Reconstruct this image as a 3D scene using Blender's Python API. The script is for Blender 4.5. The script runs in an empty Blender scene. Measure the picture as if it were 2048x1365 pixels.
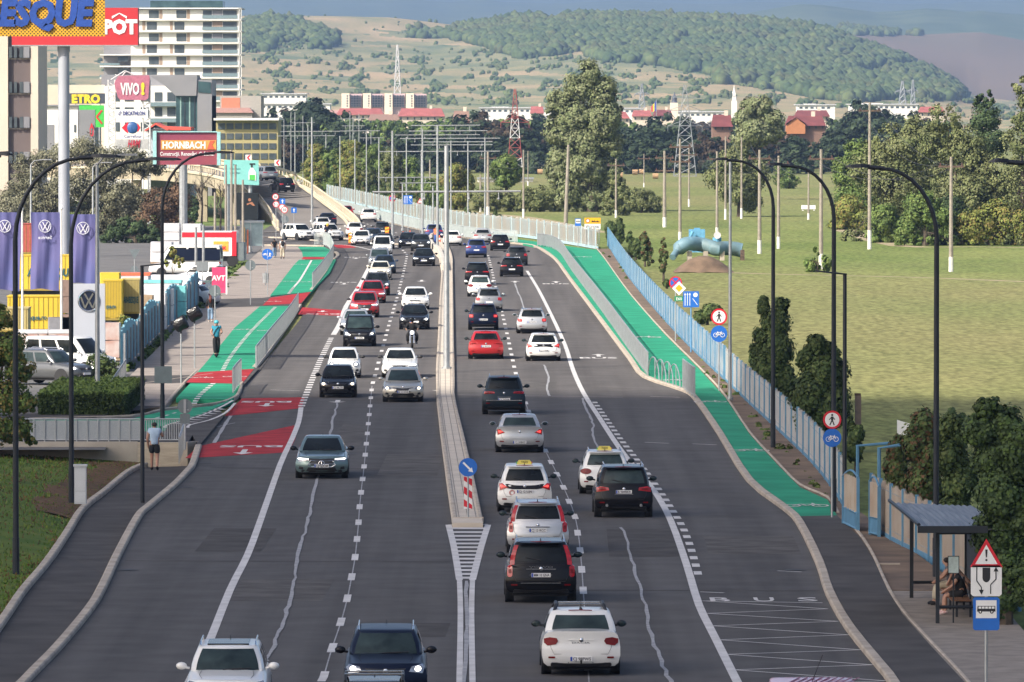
import bpy, math, random
import numpy as np
from mathutils import Vector, Matrix
R = math.radians
D = bpy.data
SC = bpy.context.scene
COL = SC.collection
random.seed(7)
NP = np.random.default_rng(7)
F, HC, YH, CX, CY = 14460.0, 13.6, 206.0, 1024.0, 682.5
PIT = math.atan((CY - YH) / F)
cam = D.objects.new('camera', D.cameras.new('camera'))
COL.objects.link(cam); SC.camera = cam
cam.location = (0, 0, HC)
cam.rotation_euler = (math.pi / 2 - PIT, 0, 0)
cam.data.sensor_width = 36; cam.data.lens = F / 2048 * 36
cam.data.clip_start = 1; cam.data.clip_end = 60000
SC.render.resolution_x = 1024; SC.render.resolution_y = 682
SUN_EL, SUN_AZ = 38, 229      # azimuth clockwise from +Y : sun stands to the left, a little behind the camera
w = D.worlds.new('World'); SC.world = w; w.use_nodes = True
nt = w.node_tree; bg = nt.nodes['Background']
sky = nt.nodes.new('ShaderNodeTexSky'); sky.sky_type = 'NISHITA'; sky.sun_disc = False
sky.sun_elevation = R(SUN_EL); sky.sun_rotation = R(SUN_AZ); sky.air_density = .75; sky.dust_density = 4; sky.ozone_density = .4
nt.links.new(sky.outputs[0], bg.inputs[0]); bg.inputs[1].default_value = 0.13
sl = D.lights.new('sun', 'SUN'); sl.energy = 4.6; sl.angle = R(0.5); sl.color = (1, .93, .82)
sun = D.objects.new('sun', sl); COL.objects.link(sun)
az = R(SUN_AZ); el = R(SUN_EL)
SDIR = Vector((math.sin(az) * math.cos(el), math.cos(az) * math.cos(el), math.sin(el)))
sun.rotation_euler = (-SDIR).to_track_quat('-Z', 'Y').to_euler(); sun.location = (0, 0, 900)
SC.view_settings.view_transform = 'Standard'; SC.view_settings.look = 'None'
SC.view_settings.exposure = 0.72; SC.view_settings.gamma = 1
_cp, _sp = math.cos(PIT), math.sin(PIT)
def ray(px, py):
 x = (px - CX) / F; u = (CY - py) / F
 return Vector((x, _cp + u * _sp, -_sp + u * _cp))
def G(px, py, z=0.0):            # where the line of sight through a photo pixel meets the plane z
 r = ray(px, py); t = (z - HC) / r.z
 return Vector((r.x * t, r.y * t, z))
def AT(px, py, d):
 r = ray(px, py); t = d / r.y
 return Vector((r.x * t, d, HC + r.z * t))
def SCL(py): return (py - YH) / HC         # photo pixels per metre at a ground row
def DIST(py): return G(CX, py).y
_m = {}
def M(name, col, rough=.6, metal=0, var=.12, scale=4, coat=0, emit=0, col2=None, bump=0, spec=.5, trans=0, stretch=None, streak=0):
 if name in _m: return _m[name]
 m = D.materials.new(name); m.use_nodes = True; n = m.node_tree.nodes; l = m.node_tree.links
 b = n['Principled BSDF']
 b.inputs['Roughness'].default_value = rough; b.inputs['Metallic'].default_value = metal
 b.inputs['Specular IOR Level'].default_value = spec
 if coat: b.inputs['Coat Weight'].default_value = coat; b.inputs['Coat Roughness'].default_value = .05
 tc = n.new('ShaderNodeTexCoord'); no = n.new('ShaderNodeTexNoise'); no.inputs['Scale'].default_value = scale
 no.inputs['Detail'].default_value = 5
 if streak:
  n2 = n.new('ShaderNodeTexNoise'); n2.inputs['Scale'].default_value = 1; n2.inputs['Detail'].default_value = 3; m2 = n.new('ShaderNodeMapping'); m2.inputs['Scale'].default_value = (.9, .012, 1); l.new(tc.outputs['Object'], m2.inputs[0]); l.new(m2.outputs[0], n2.inputs['Vector'])
 if stretch:
  mp = n.new('ShaderNodeMapping'); mp.inputs['Scale'].default_value = stretch
  l.new(tc.outputs['Object'], mp.inputs[0]); l.new(mp.outputs[0], no.inputs['Vector'])
 else: l.new(tc.outputs['Object'], no.inputs['Vector'])
 mr = n.new('ShaderNodeMapRange'); mr.inputs[1].default_value = .3; mr.inputs[2].default_value = .7
 l.new(no.outputs['Fac'], mr.inputs[0])
 if streak:
  av = n.new('ShaderNodeMath'); av.operation = 'MULTIPLY_ADD'; av.inputs[1].default_value = .45; hf = n.new('ShaderNodeMath'); hf.operation = 'MULTIPLY'; hf.inputs[1].default_value = .6; l.new(no.outputs['Fac'], av.inputs[0]); l.new(n2.outputs['Fac'], hf.inputs[0]); l.new(hf.outputs[0], av.inputs[2]); l.new(av.outputs[0], mr.inputs[0]); mr.inputs[1].default_value = .38; mr.inputs[2].default_value = .68
 mx = n.new('ShaderNodeMix'); mx.data_type = 'RGBA'
 c1 = col; c2 = col2 or tuple(max(0, c * (1 - 2 * var)) for c in col)
 if not col2: c1 = tuple(min(1, c * (1 + var * .5)) for c in col)
 mx.inputs[6].default_value = (*c1, 1); mx.inputs[7].default_value = (*c2, 1)
 l.new(mr.outputs[0], mx.inputs[0]); l.new(mx.outputs[2], b.inputs['Base Color'])
 if emit:
  l.new(mx.outputs[2], b.inputs['Emission Color']); b.inputs['Emission Strength'].default_value = emit
 if bump:
  bp = n.new('ShaderNodeBump'); bp.inputs['Strength'].default_value = bump; bp.inputs['Distance'].default_value = .02
  l.new(no.outputs['Fac'], bp.inputs['Height']); l.new(bp.outputs[0], b.inputs['Normal'])
 if trans: b.inputs['Transmission Weight'].default_value = trans
 _m[name] = m; return m
class MB:
 def __init__(s): s.v = []; s.f = []; s.mi = []; s.cm = 0
 def add(s, vs, fs):
  o = len(s.v); s.v += [tuple(p) for p in vs]
  for f in fs: s.f.append(tuple(i + o for i in f)); s.mi.append(s.cm)
  return s
 def mat(s, i): s.cm = i; return s
 def box(s, x0, x1, y0, y1, z0, z1, rot=0, c=None):
  P = [(x, y, z) for z in (z0, z1) for x, y in ((x0, y0), (x1, y0), (x1, y1), (x0, y1))]
  if rot:
   ca, sa = math.cos(rot), math.sin(rot); cx, cy = c or ((x0 + x1) / 2, (y0 + y1) / 2)
   P = [(cx + (x - cx) * ca - (y - cy) * sa, cy + (x - cx) * sa + (y - cy) * ca, z) for x, y, z in P]
  return s.add(P, [(3, 2, 1, 0), (4, 5, 6, 7), (0, 1, 5, 4), (1, 2, 6, 5), (2, 3, 7, 6), (3, 0, 4, 7)])
 def prism(s, poly, z0, z1):        # polygon in xy
  n = len(poly)
  P = [(p[0], p[1], z0) for p in poly] + [(p[0], p[1], z1) for p in poly]
  return s.add(P, [tuple(range(n))[::-1], tuple(range(n, 2 * n))] + [(i, (i + 1) % n, n + (i + 1) % n, n + i) for i in range(n)])
 def prismy(s, poly, y0, y1):       # polygon in xz, faces -y and +y
  n = len(poly)
  P = [(p[0], y0, p[1]) for p in poly] + [(p[0], y1, p[1]) for p in poly]
  return s.add(P, [tuple(range(n)), tuple(range(n, 2 * n))[::-1]] + [((i + 1) % n, i, n + i, n + (i + 1) % n) for i in range(n)])
 def tube(s, pts, r, n=8, cap=True):
  pts = [Vector(p) for p in pts]; rs = r if isinstance(r, (list, tuple)) else [r] * len(pts)
  V = []; Fc = []; up = None
  for i, p in enumerate(pts):
   t = (pts[min(i + 1, len(pts) - 1)] - pts[max(i - 1, 0)])
   t = t.normalized() if t.length > 1e-9 else Vector((0, 0, 1))
   a = Vector((0, 0, 1)) if abs(t.z) < .9 else Vector((0, 1, 0))
   if up is not None: a = up
   u = t.cross(a)
   if u.length < 1e-6: u = t.cross(Vector((1, 0, 0)))
   u.normalize(); v = u.cross(t).normalized(); up = v
   for k in range(n):
    an = 2 * math.pi * k / n; V.append(p + (u * math.cos(an) + v * math.sin(an)) * rs[i])
  for i in range(len(pts) - 1):
   for k in range(n):
    a = i * n + k; b = i * n + (k + 1) % n; Fc.append((a, b, b + n, a + n))
  if cap: Fc.append(tuple(range(n))[::-1]); Fc.append(tuple(range((len(pts) - 1) * n, len(pts) * n)))
  return s.add(V, Fc)
 def loft(s, rings, closed=True, cap=False):
  n = len(rings[0]); V = [p for r in rings for p in r]; Fc = []
  for i in range(len(rings) - 1):
   for k in range(n if closed else n - 1):
    a = i * n + k; b = i * n + (k + 1) % n; Fc.append((a, b, b + n, a + n))
  if cap: Fc.append(tuple(range(n))[::-1]); Fc.append(tuple(range((len(rings) - 1) * n, len(rings) * n)))
  return s.add(V, Fc)
 def ball(s, c, rx, ry=None, rz=None, n=10, m=7):
  ry = ry or rx; rz = rz or rx; rings = []
  for i in range(m + 1):
   t = math.pi * i / m; rr = math.sin(t) + 1e-4
   rings.append([(c[0] + rx * rr * math.cos(2 * math.pi * k / n), c[1] + ry * rr * math.sin(2 * math.pi * k / n), c[2] - rz * math.cos(t)) for k in range(n)])
  return s.loft(rings)
 def build(s, name, mats, parent=None, loc=None, smooth=False, rz=None):
  me = D.meshes.new(name)
  me.from_pydata(s.v, [], s.f)
  if not isinstance(mats, (list, tuple)): mats = [mats]
  for m in mats: me.materials.append(m)
  if any(s.mi): me.polygons.foreach_set('material_index', s.mi)
  if smooth: me.polygons.foreach_set('use_smooth', [True] * len(me.polygons))
  me.update()
  o = D.objects.new(name, me); COL.objects.link(o)
  if smooth == 'auto':
   try: me.set_sharp_from_angle(angle=R(35))
   except Exception: pass
  if parent: o.parent = parent
  if loc is not None: o.location = loc
  if rz is not None: o.rotation_euler = (0, 0, rz)
  return o
def tag(o, label, cat, group=None, kind=None):
 if label: o['label'] = label
 if cat: o['category'] = cat
 if group: o['group'] = group
 if kind: o['kind'] = kind
 return o
def struct(o): o['kind'] = 'structure'; return o
def thing(name, loc, label, cat, group=None, rz=0):
 o = D.objects.new(name, None); COL.objects.link(o); o.empty_display_size = .3
 o.location = loc; o.rotation_euler = (0, 0, rz)
 return tag(o, label, cat, group)
KIDS = {}
def clone(root, loc, rz=0, sc=None, label=None):
 def cp(o, par):
  c = o.copy(); COL.objects.link(c)
  if par: c.parent = par
  for ch in list(o.children): cp(ch, c)
  return c
 r = cp(root, None); r.location = loc; r.rotation_euler = (0, 0, rz)
 if sc: r.scale = sc if isinstance(sc, (tuple, list)) else (sc, sc, sc)
 if label: r['label'] = label
 return r
_fc = {}
def text_mb(mb, txt, cx, cz, h, y=0, th=.004, bold=1.0, wid=1.0, mirror=False, shear=0, maxw=None, flip=None):
 """adds the lettering to mb, standing in the xz plane facing -y, centred on cx,cz with cap height h"""
 cu = D.curves.new('t', 'FONT'); cu.body = txt; cu.size = 1; cu.align_x = 'CENTER'; cu.offset = .012 * bold; cu.resolution_u = 2
 cu.shear = shear
 ob = D.objects.new('t', cu); COL.objects.link(ob)
 me = ob.to_mesh(); V = [v.co.copy() for v in me.vertices]; P = [tuple(p.vertices) for p in me.polygons]
 ob.to_mesh_clear(); D.objects.remove(ob); D.curves.remove(cu)
 if not V: return mb
 y0, y1 = 0, .69
 x0 = min(v.x for v in V); x1 = max(v.x for v in V); k = h / (y1 - y0); kx = k * wid
 if maxw and (x1 - x0) * kx > maxw: kx = maxw / (x1 - x0)
 q = []
 for v in V:
  X = (v.x - (x0 + x1) / 2) * kx * (-1 if mirror else 1); Z = (v.y - .345) * k
  q.append((X, Z))
 if flip: q = [flip(a, b) for a, b in q]
 mb.add([(cx + a, y - th, cz + b) for a, b in q], [p[::-1] if mirror else p for p in P])
 return mb
def text_ground(mb, txt, px, py, wm, lm, z, yaw=0, toward=False, bold=1):
 """lettering laid on the ground; wm wide (m), lm long (m)"""
 t = MB(); text_mb(t, txt, 0, 0, 1.0, bold=bold)
 xs = [v[0] for v in t.v]; wx = max(xs) - min(xs); c = G(px, py, z)
 ca, sa = math.cos(yaw), math.sin(yaw); sg = -1 if toward else 1
 P = []
 for v in t.v:
  x = v[0] / wx * wm * sg; y = v[2] * lm * sg
  P.append((c.x + x * ca - y * sa, c.y + x * sa + y * ca, z))
 mb.add(P, t.f); return mb
def poly_ground(name, pts, z, mat, thick=None, kids=None):
 """flat sheet through photo points on plane z, triangulated; thick makes it a slab going down"""
 P = [G(p[0], p[1], p[2] if len(p) > 2 else z) for p in pts]
 import mathutils
 tr = mathutils.geometry.tessellate_polygon([[Vector((p.x, p.y, 0)) for p in P]])
 mb = MB(); n = len(P)
 def up(f):
  a, b, c = (P[i] for i in f)
  return f if (b - a).cross(c - a).z > 0 else tuple(reversed(f))
 mb.add(P, [up(tuple(t)) for t in tr])
 if thick:
  Q = [p - Vector((0, 0, thick)) for p in P]
  mb.add(P + Q, [(i, (i + 1) % n, n + (i + 1) % n, n + i) for i in range(n)])
 return mb.build(name, mat)
def resample(P, step):
 out = [P[0].copy()]; acc = 0
 for a, b in zip(P, P[1:]):
  L = (b - a).length; t = step - acc
  while t <= L: out.append(a.lerp(b, t / L)); t += step
  acc = L - (t - step)
 return out
def smoothpts(pts, k=4):           # catmull-rom in photo space
 n = len(pts); out = []
 for i in range(n - 1):
  p0, p1, p2, p3 = pts[max(i - 1, 0)], pts[i], pts[i + 1], pts[min(i + 2, n - 1)]
  for j in range(k):
   t = j / k
   out.append(tuple(.5 * (2 * b + (-a + c) * t + (2 * a - 5 * b + 4 * c - d) * t * t + (-a + 3 * b - 3 * c + d) * t ** 3) for a, b, c, d in zip(p0, p1, p2, p3)))
 out.append(tuple(pts[-1])); return out
def line(pts, z=0, sm=3):
 q = smoothpts(pts, sm) if sm else pts
 return [G(p[0], p[1], z) for p in q]
def ribbon(mb, P, wd, z=None, w2=None):
 L = []; n = len(P)
 for i, p in enumerate(P):
  t = P[min(i + 1, n - 1)] - P[max(i - 1, 0)]; t.z = 0; t.normalize(); s = Vector((t.y, -t.x, 0))
  ww = wd if w2 is None else wd + (w2 - wd) * i / (n - 1)
  zz = p.z if z is None else z
  L.append((p.x - s.x * ww / 2, p.y - s.y * ww / 2, zz)); L.append((p.x + s.x * ww / 2, p.y + s.y * ww / 2, zz))
 mb.add(L, [(2 * i, 2 * i + 1, 2 * i + 3, 2 * i + 2) for i in range(n - 1)])
 return mb
def bar(mb, P, wd, z0, z1, off=0):   # solid strip following P
 n = len(P); L = []
 for i, p in enumerate(P):
  t = P[min(i + 1, n - 1)] - P[max(i - 1, 0)]; t.z = 0; t.normalize(); s = Vector((t.y, -t.x, 0))
  a = p + s * (off - wd / 2); b = p + s * (off + wd / 2); c = .18 * min(wd, .2)
  L.append([(a.x, a.y, p.z + z0), (a.x, a.y, p.z + z1 - c), (a.x + s.x * c, a.y + s.y * c, p.z + z1), (b.x - s.x * c, b.y - s.y * c, p.z + z1), (b.x, b.y, p.z + z1 - c), (b.x, b.y, p.z + z0)])
 mb.loft(L, closed=True, cap=True); return mb
def dashes(mb, P, ln, gap, wd, z, phase=0):
 Q = resample(P, .25); i = int(phase / .25); st = int((ln + gap) / .25); k = max(1, int(ln / .25))
 while i + k < len(Q):
  if i >= 0: ribbon(mb, Q[i:i + k + 1], wd, z)
  i += st
 return mb
mAsph = M('asphalt', (.102, .098, .097), .95, var=.17, scale=.6, spec=.12, streak=1)
mAsphNew = M('asphalt_fresh', (.084, .079, .077), .95, var=.18, scale=.5, spec=.12)
mLight = M('asphalt_worn', (.165, .150, .135), .9, var=.12, scale=.12)
mPave = M('pavement', (.31, .27, .24), .95, var=.12, scale=.6, spec=.12)
mConc = M('kerb_concrete', (.43, .37, .30), .9, var=.16, scale=1.3)
mGreen = M('green_cycle_coating', (.032, .29, .165), .8, var=.16, scale=.5, spec=.1)
mRed = M('red_coating', (.38, .034, .038), .8, var=.2, scale=.8, spec=.1)
mWhite = M('road_paint', (.60, .58, .56), .7, var=.12, scale=1.2)
mSeal = M('crack_sealant', (.34, .34, .35), .8, var=.2, scale=3)
mGrass = M('grass', (.085, .135, .025), .95, var=.2, scale=.06)
mGrassDk = M('lawn_grass', (.060, .11, .018), .95, col2=(.12, .15, .030), scale=.5, spec=.1)
mSoil = M('bare_soil', (.17, .115, .075), .95, var=.25, scale=.9)
mSoilDk = M('planting_soil', (.075, .045, .028), .95, col2=(.15, .09, .045), scale=3, spec=.1)
mLeafLit = M('fallen_leaves', (.14, .07, .03), .9, var=.3, scale=2)
def ground_mat():
 m = D.materials.new('meadow'); m.use_nodes = True; n = m.node_tree.nodes; l = m.node_tree.links; b = n['Principled BSDF']
 b.inputs['Roughness'].default_value = 1; b.inputs['Specular IOR Level'].default_value = .1
 tc = n.new('ShaderNodeTexCoord')
 def noise(sc, stretch, det=6):
  mp = n.new('ShaderNodeMapping'); mp.inputs['Scale'].default_value = stretch; l.new(tc.outputs['Object'], mp.inputs[0])
  no = n.new('ShaderNodeTexNoise'); no.inputs['Scale'].default_value = sc; no.inputs['Detail'].default_value = det
  l.new(mp.outputs[0], no.inputs['Vector']); return no
 def ramp(fac, a, b_):
  r = n.new('ShaderNodeValToRGB'); r.color_ramp.elements[0].position = a[0]; r.color_ramp.elements[0].color = (*a[1], 1)
  r.color_ramp.elements[1].position = b_[0]; r.color_ramp.elements[1].color = (*b_[1], 1); l.new(fac, r.inputs[0]); return r
 g = ramp(noise(.055, (1, .28, 1)).outputs['Fac'], (.34, (.115, .160, .042)), (.68, (.205, .225, .075)))
 t = ramp(noise(.03, (1, .3, 1)).outputs['Fac'], (.34, (.235, .205, .095)), (.66, (.17, .185, .07)))
 sx = n.new('ShaderNodeSeparateXYZ'); l.new(tc.outputs['Object'], sx.inputs[0])
 wob = noise(.02, (1, 1, 1)); ad = n.new('ShaderNodeMath'); ad.operation = 'MULTIPLY_ADD'; ad.inputs[1].default_value = 260
 l.new(wob.outputs['Fac'], ad.inputs[0]); l.new(sx.outputs['Y'], ad.inputs[2])
 cr = n.new('ShaderNodeValToRGB'); mr = n.new('ShaderNodeMapRange'); mr.inputs[1].default_value = 100; mr.inputs[2].default_value = 1700
 l.new(ad.outputs[0], mr.inputs[0]); l.new(mr.outputs[0], cr.inputs[0])
 e = cr.color_ramp.elements; e[0].position = 0; e[0].color = (0.15, 0.15, .15, 1); e[1].position = 1; e[1].color = (.5, .5, .5, 1)
 for p, v in ((.13, .1), (.19, .35), (.25, .7), (.33, .8), (.365, .6), (.40, .12), (.46, .0), (.52, .06), (.60, .55), (.66, .8), (.72, .35), (.8, .85), (.88, .5)):
  x = e.new(p); x.color = (v, v, v, 1)
 mx = n.new('ShaderNodeMix'); mx.data_type = 'RGBA'; l.new(cr.outputs[0], mx.inputs[0]); l.new(g.outputs[0], mx.inputs[6]); l.new(t.outputs[0], mx.inputs[7])
 fine = noise(2.6, (1, .22, 1), 10); mr2 = n.new('ShaderNodeMapRange'); mr2.inputs[1].default_value = .3; mr2.inputs[2].default_value = .7; mr2.inputs[3].default_value = .6; mr2.inputs[4].default_value = 1.35
 l.new(fine.outputs['Fac'], mr2.inputs[0])
 mu = n.new('ShaderNodeMix'); mu.data_type = 'RGBA'; mu.blend_type = 'MULTIPLY'; mu.inputs[0].default_value = 1
 l.new(mx.outputs[2], mu.inputs[6]); l.new(mr2.outputs[0], mu.inputs[7]); l.new(mu.outputs[2], b.inputs['Base Color'])
 return m
mMeadow = ground_mat()
PXK = [-700, 300, 480, 560, 640, 700, 780, 860, 900, 960, 1010, 1100, 1264, 1400, 1500, 1600, 1650, 1700, 1750, 1800, 1850, 1900, 1930, 1960, 2048, 2300, 2800]
def row(d): return d
ROWS = [   # distance, height (m) or skyline row in the photo
 (120, 'z', [-.12] * 27), (2600, 'z', [-.12] * 27), (3400, 'z', [0] * 27),
 (4000, 'y', [206, 206, 208, 208, 208, 208, 210, 210, 210, 210, 208, 206, 206, 206, 208, 212, 214, 216, 220, 224, 228, 232, 236, 238, 238, 240, 240]),
 (4600, 'y', [150, 150, 160, 165, 168, 172, 176, 178, 176, 176, 174, 170, 165, 165, 170, 178, 184, 188, 192, 196, 202, 208, 214, 220, 225, 230, 230]),
 (5200, 'y', [95, 100, 108, 112, 118, 124, 128, 130, 128, 126, 122, 118, 112, 118, 124, 132, 140, 150, 160, 168, 178, 190, 204, 214, 222, 230, 230]),
 (5700, 'y', [60, 62, 64, 64, 70, 82, 90, 92, 88, 84, 76, 64, 62, 68, 74, 84, 92, 106, 120, 134, 150, 174, 198, 212, 222, 230, 230]),
 (6200, 'y', [30, 30, 31, 31, 32, 33, 35, 45, 50, 49, 44, 36, 40, 44, 50, 60, 68, 86, 104, 122, 144, 170, 196, 210, 220, 228, 230]),
 (6800, 'y', [60, 60, 60, 60, 60, 60, 64, 70, 74, 74, 70, 62, 66, 70, 76, 80, 84, 96, 110, 126, 144, 164, 180, 188, 195, 200, 200]),
 (7300, 'y', [90, 90, 90, 90, 90, 90, 90, 90, 90, 90, 90, 90, 92, 92, 92, 92, 92, 94, 100, 108, 118, 128, 134, 138, 146, 160, 170]),
 (8200, 'y', [90, 90, 90, 90, 90, 90, 90, 90, 90, 90, 90, 90, 90, 88, 76, 60, 59, 60, 66, 70, 70, 68, 67, 67, 83, 110, 130]),
 (9300, 'y', [60, 60, 60, 60, 60, 60, 60, 60, 60, 60, 60, 60, 60, 74, 90, 88, 86, 84, 84, 84, 84, 84, 84, 84, 90, 110, 120]),
 (10800, 'y', [40, 40, 40, 40, 42, 44, 46, 50, 50, 50, 50, 50, 50, 55, 30, 13, 14, 20, 27, 24, 17, 19, 22, 20, 30, 30, 30]),
 (12500, 'y', [30, 30, 30, 30, 34, 36, 40, 44, 46, 46, 44, 42, 40, 44, 44, 40, 40, 40, 42, 42, 42, 42, 42, 42, 42, 42, 42]),
 (16000, 'y', [-30, -30, -24, -14, -8, -6, -6, 2, 4, 0, 6, 8, 5, 9, 6, 8, 7, 3, 6, 9, 7, 8, 5, 7, 4, 0, 0]),
 (18000, 'y', [10] * 27), (24000, 'y', [-70] * 27)]
def zrow(d, kind, v): return v if kind == 'z' else HC + (YH - v) / F * d * 1.0
RD = np.array([r[0] for r in ROWS], float)
RZ = np.array([[zrow(r[0], r[1], v) for v in r[2]] for r in ROWS])
def vnoise(x, y, seed=0):
 out = np.zeros_like(x, dtype=float); a = 1; tot = 0
 rg = np.random.default_rng(seed)
 for o in range(4):
  ph = rg.random(8) * 6.28; f = 2 ** o; s = 0
  for k in range(4):
   an = rg.random() * 6.28; s = s + np.sin((x * math.cos(an) + y * math.sin(an)) * f * (1 + .3 * k) + ph[k])
  out += a * s / 4; tot += a; a *= .55
 return out / tot
def terr(px, d):
 """height of the land at azimuth px, distance d (arrays)"""
 px = np.asarray(px, float); d = np.asarray(d, float)
 cols = np.array([np.interp(px, PXK, RZ[i]) for i in range(len(RD))])
 i = np.clip(np.searchsorted(RD, d) - 1, 0, len(RD) - 2)
 t = np.clip((d - RD[i]) / (RD[i + 1] - RD[i]), 0, 1); t = t * t * (3 - 2 * t) * .6 + t * .4
 ar = np.arange(len(px.ravel())).reshape(px.shape)
 z = cols.reshape(len(RD), -1)[i.ravel(), ar.ravel()].reshape(px.shape) * (1 - t) + cols.reshape(len(RD), -1)[(i + 1).ravel(), ar.ravel()].reshape(px.shape) * t
 x = (px - CX) / F * d
 amp = np.clip((d - 3600) / 2000, 0, 1) * (2.2 + 4 * np.clip((d - 6000) / 6000, 0, 1))
 z = z + vnoise(x / 160, d / 220, 3) * amp + vnoise(x / 45, d / 60, 5) * amp * .3
 return z
def PIP(poly, x, y):
 c = np.zeros(x.shape, bool); n = len(poly)
 for i in range(n):
  x0, y0 = poly[i]; x1, y1 = poly[(i + 1) % n]
  if y0 == y1: continue
  m = ((y0 > y) != (y1 > y)) & (x < (x1 - x0) * (y - y0) / (y1 - y0) + x0); c ^= m
 return c
WOODS = [[(300, 52), (470, 55), (540, 40), (600, 50), (665, 72), (682, 88), (660, 98), (560, 104), (470, 106), (300, 100)],
 [(800, 66), (830, 58), (900, 56), (960, 50), (1010, 42), (1100, 33), (1264, 36), (1500, 46), (1600, 56), (1650, 64), (1700, 82), (1800, 118), (1850, 140), (1900, 166), (1935, 195), (1900, 203), (1800, 200), (1700, 206), (1620, 196), (1560, 182), (1440, 168), (1430, 152), (1300, 130), (1200, 122), (1160, 104), (1110, 112), (1040, 118), (960, 92), (900, 78), (820, 76)],
 [(1676, 62), (1690, 52), (1760, 58), (1850, 70), (1800, 76), (1700, 70)]]
def to_px(x, d, z):     # photo position of a world point (row), arrays
 return CX + F * x / d, YH + (HC - z) / d * F
def is_wood(px, py, d, x):
 far = d > 9300
 w = np.zeros(px.shape)
 jx = px + vnoise(px / 9, py / 5, 21) * 9; jy = py + vnoise(px / 12, py / 6, 22) * 4
 for i, p in enumerate(WOODS):
  m = PIP(p, jx, jy) & (d < 6500 if i < 2 else (d > 7300) & (d < 9300)); w[m] = 1
 sc = vnoise(px / 22, py / 5, 31) + .5 * vnoise(px / 8, py / 2.5, 32)
 band = (d > 3900) & (d < 6300) & (w == 0) & (py > 104)
 w[band & (sc > .36)] = .8
 w[band & (sc > .2) & (sc <= .36)] = .3
 w[(w == 1) & (vnoise(px / 46, py / 12, 61) > .30)] = .35
 w[far] = .75 + .25 * np.sign(vnoise(px[far] / 30, py[far] / 6, 41) + .55)
 return w
na, nd = 560, 300
pa = np.concatenate([np.linspace(-700, 2800, na)])
dd = np.concatenate([[60, 100, 160, 220, 250, 275, 287.5, 292, 300, 400, 600, 900, 1300, 1800, 2400, 2700, 3000], np.linspace(3200, 6400, 170), np.linspace(6450, 11000, 70), np.linspace(11200, 16500, 36), np.linspace(16800, 24000, 12)])
PA, DD = np.meshgrid(pa, dd)
WX = 1 + np.clip((2600 - DD) / 2600, 0, 1) ** 1 * np.clip(600 / np.maximum(DD, 1), 0, 14)
X = (PA - CX) / F * DD * WX; Z = terr(PA, DD); Z[DD < 3000] = -.12; Z[(DD <= 288) & (X < -2)] = -1.4
mb = MB(); nr, nc = X.shape
vs = np.stack([X, DD, Z], -1).reshape(-1, 3)
ii = (np.arange(nr - 1)[:, None] * nc + np.arange(nc - 1)[None, :]).ravel()
fs = np.stack([ii, ii + 1, ii + nc + 1, ii + nc], 1)
def fast_mesh(name, vs, fs, mats, mi=None, smooth=False):
 me = D.meshes.new(name); k = fs.shape[1]
 me.vertices.add(len(vs)); me.vertices.foreach_set('co', np.ascontiguousarray(vs, dtype=np.float32).ravel())
 me.loops.add(fs.size); me.loops.foreach_set('vertex_index', np.ascontiguousarray(fs, dtype=np.int32).ravel())
 me.polygons.add(len(fs)); me.polygons.foreach_set('loop_start', np.arange(0, fs.size, k, dtype=np.int32))
 for m in mats: me.materials.append(m)
 if mi is not None: me.polygons.foreach_set('material_index', np.asarray(mi, dtype=np.int32))
 me.polygons.foreach_set('use_smooth', np.full(len(fs), bool(smooth)))
 me.update(calc_edges=True); me.validate()
 return me
def link(name, me, parent=None, loc=None):
 o = D.objects.new(name, me); COL.objects.link(o)
 if parent: o.parent = parent
 if loc is not None: o.location = loc
 return o
mDry = M('dry_hill_grass', (.42, .31, .18), 1, col2=(.22, .215, .11), scale=.022, spec=.1, stretch=(1, .35, 1))
mPast = M('hill_pasture', (.30, .27, .14), 1, col2=(.11, .15, .08), scale=.03, spec=.1, stretch=(1, .35, 1))
mWoodFl = M('hill_wood_floor', (.050, .085, .030), 1, col2=(.035, .065, .025), scale=.01, spec=.1)
mBrown = M('brown_hill_grass', (.20, .145, .105), 1, col2=(.15, .125, .085), scale=.004, spec=.1, stretch=(1, .35, 1))
mFarWd = M('far_woodland', (.12, .15, .085), 1, col2=(.055, .09, .05), scale=.012, spec=.1)
fc = (vs[fs[:, 0]] + vs[fs[:, 2]]) / 2
fpx, fpy = to_px(fc[:, 0], fc[:, 1], fc[:, 2])
wd = is_wood(fpx, fpy, fc[:, 1], fc[:, 0])
mi = np.zeros(len(fs), int)
hill = fc[:, 1] > 3300
bands = vnoise(fpx / 260, fpy / 7, 51) + .4 * vnoise(fpx / 60, fpy / 4, 52)
mi[hill] = np.where(bands[hill] > .02, 1, 2)
mi[hill & (fpy < 62) & (fc[:, 1] < 6500)] = 1
mi[hill & (wd > .5)] = 3
mi[hill & (fc[:, 1] > 6600)] = 4
mi[hill & (fc[:, 1] > 9300)] = np.where(wd[hill & (fc[:, 1] > 9300)] > .6, 5, 4)
mi[(fc[:, 1] > 9300) & (fc[:, 1] < 12000) & (fpx > 1400)] = 5
me = fast_mesh('ground', vs, fs, [mMeadow, mDry, mPast, mWoodFl, mBrown, mFarWd], mi, smooth=True)
struct(link('ground', me))
def ico(sub=1):
 import bmesh
 b = bmesh.new(); bmesh.ops.create_icosphere(b, subdivisions=sub, radius=1)
 v = np.array([p.co[:] for p in b.verts]); f = np.array([[q.index for q in p.verts] for p in b.faces]); b.free(); return v, f
IV, IF = ico(1)
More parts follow.
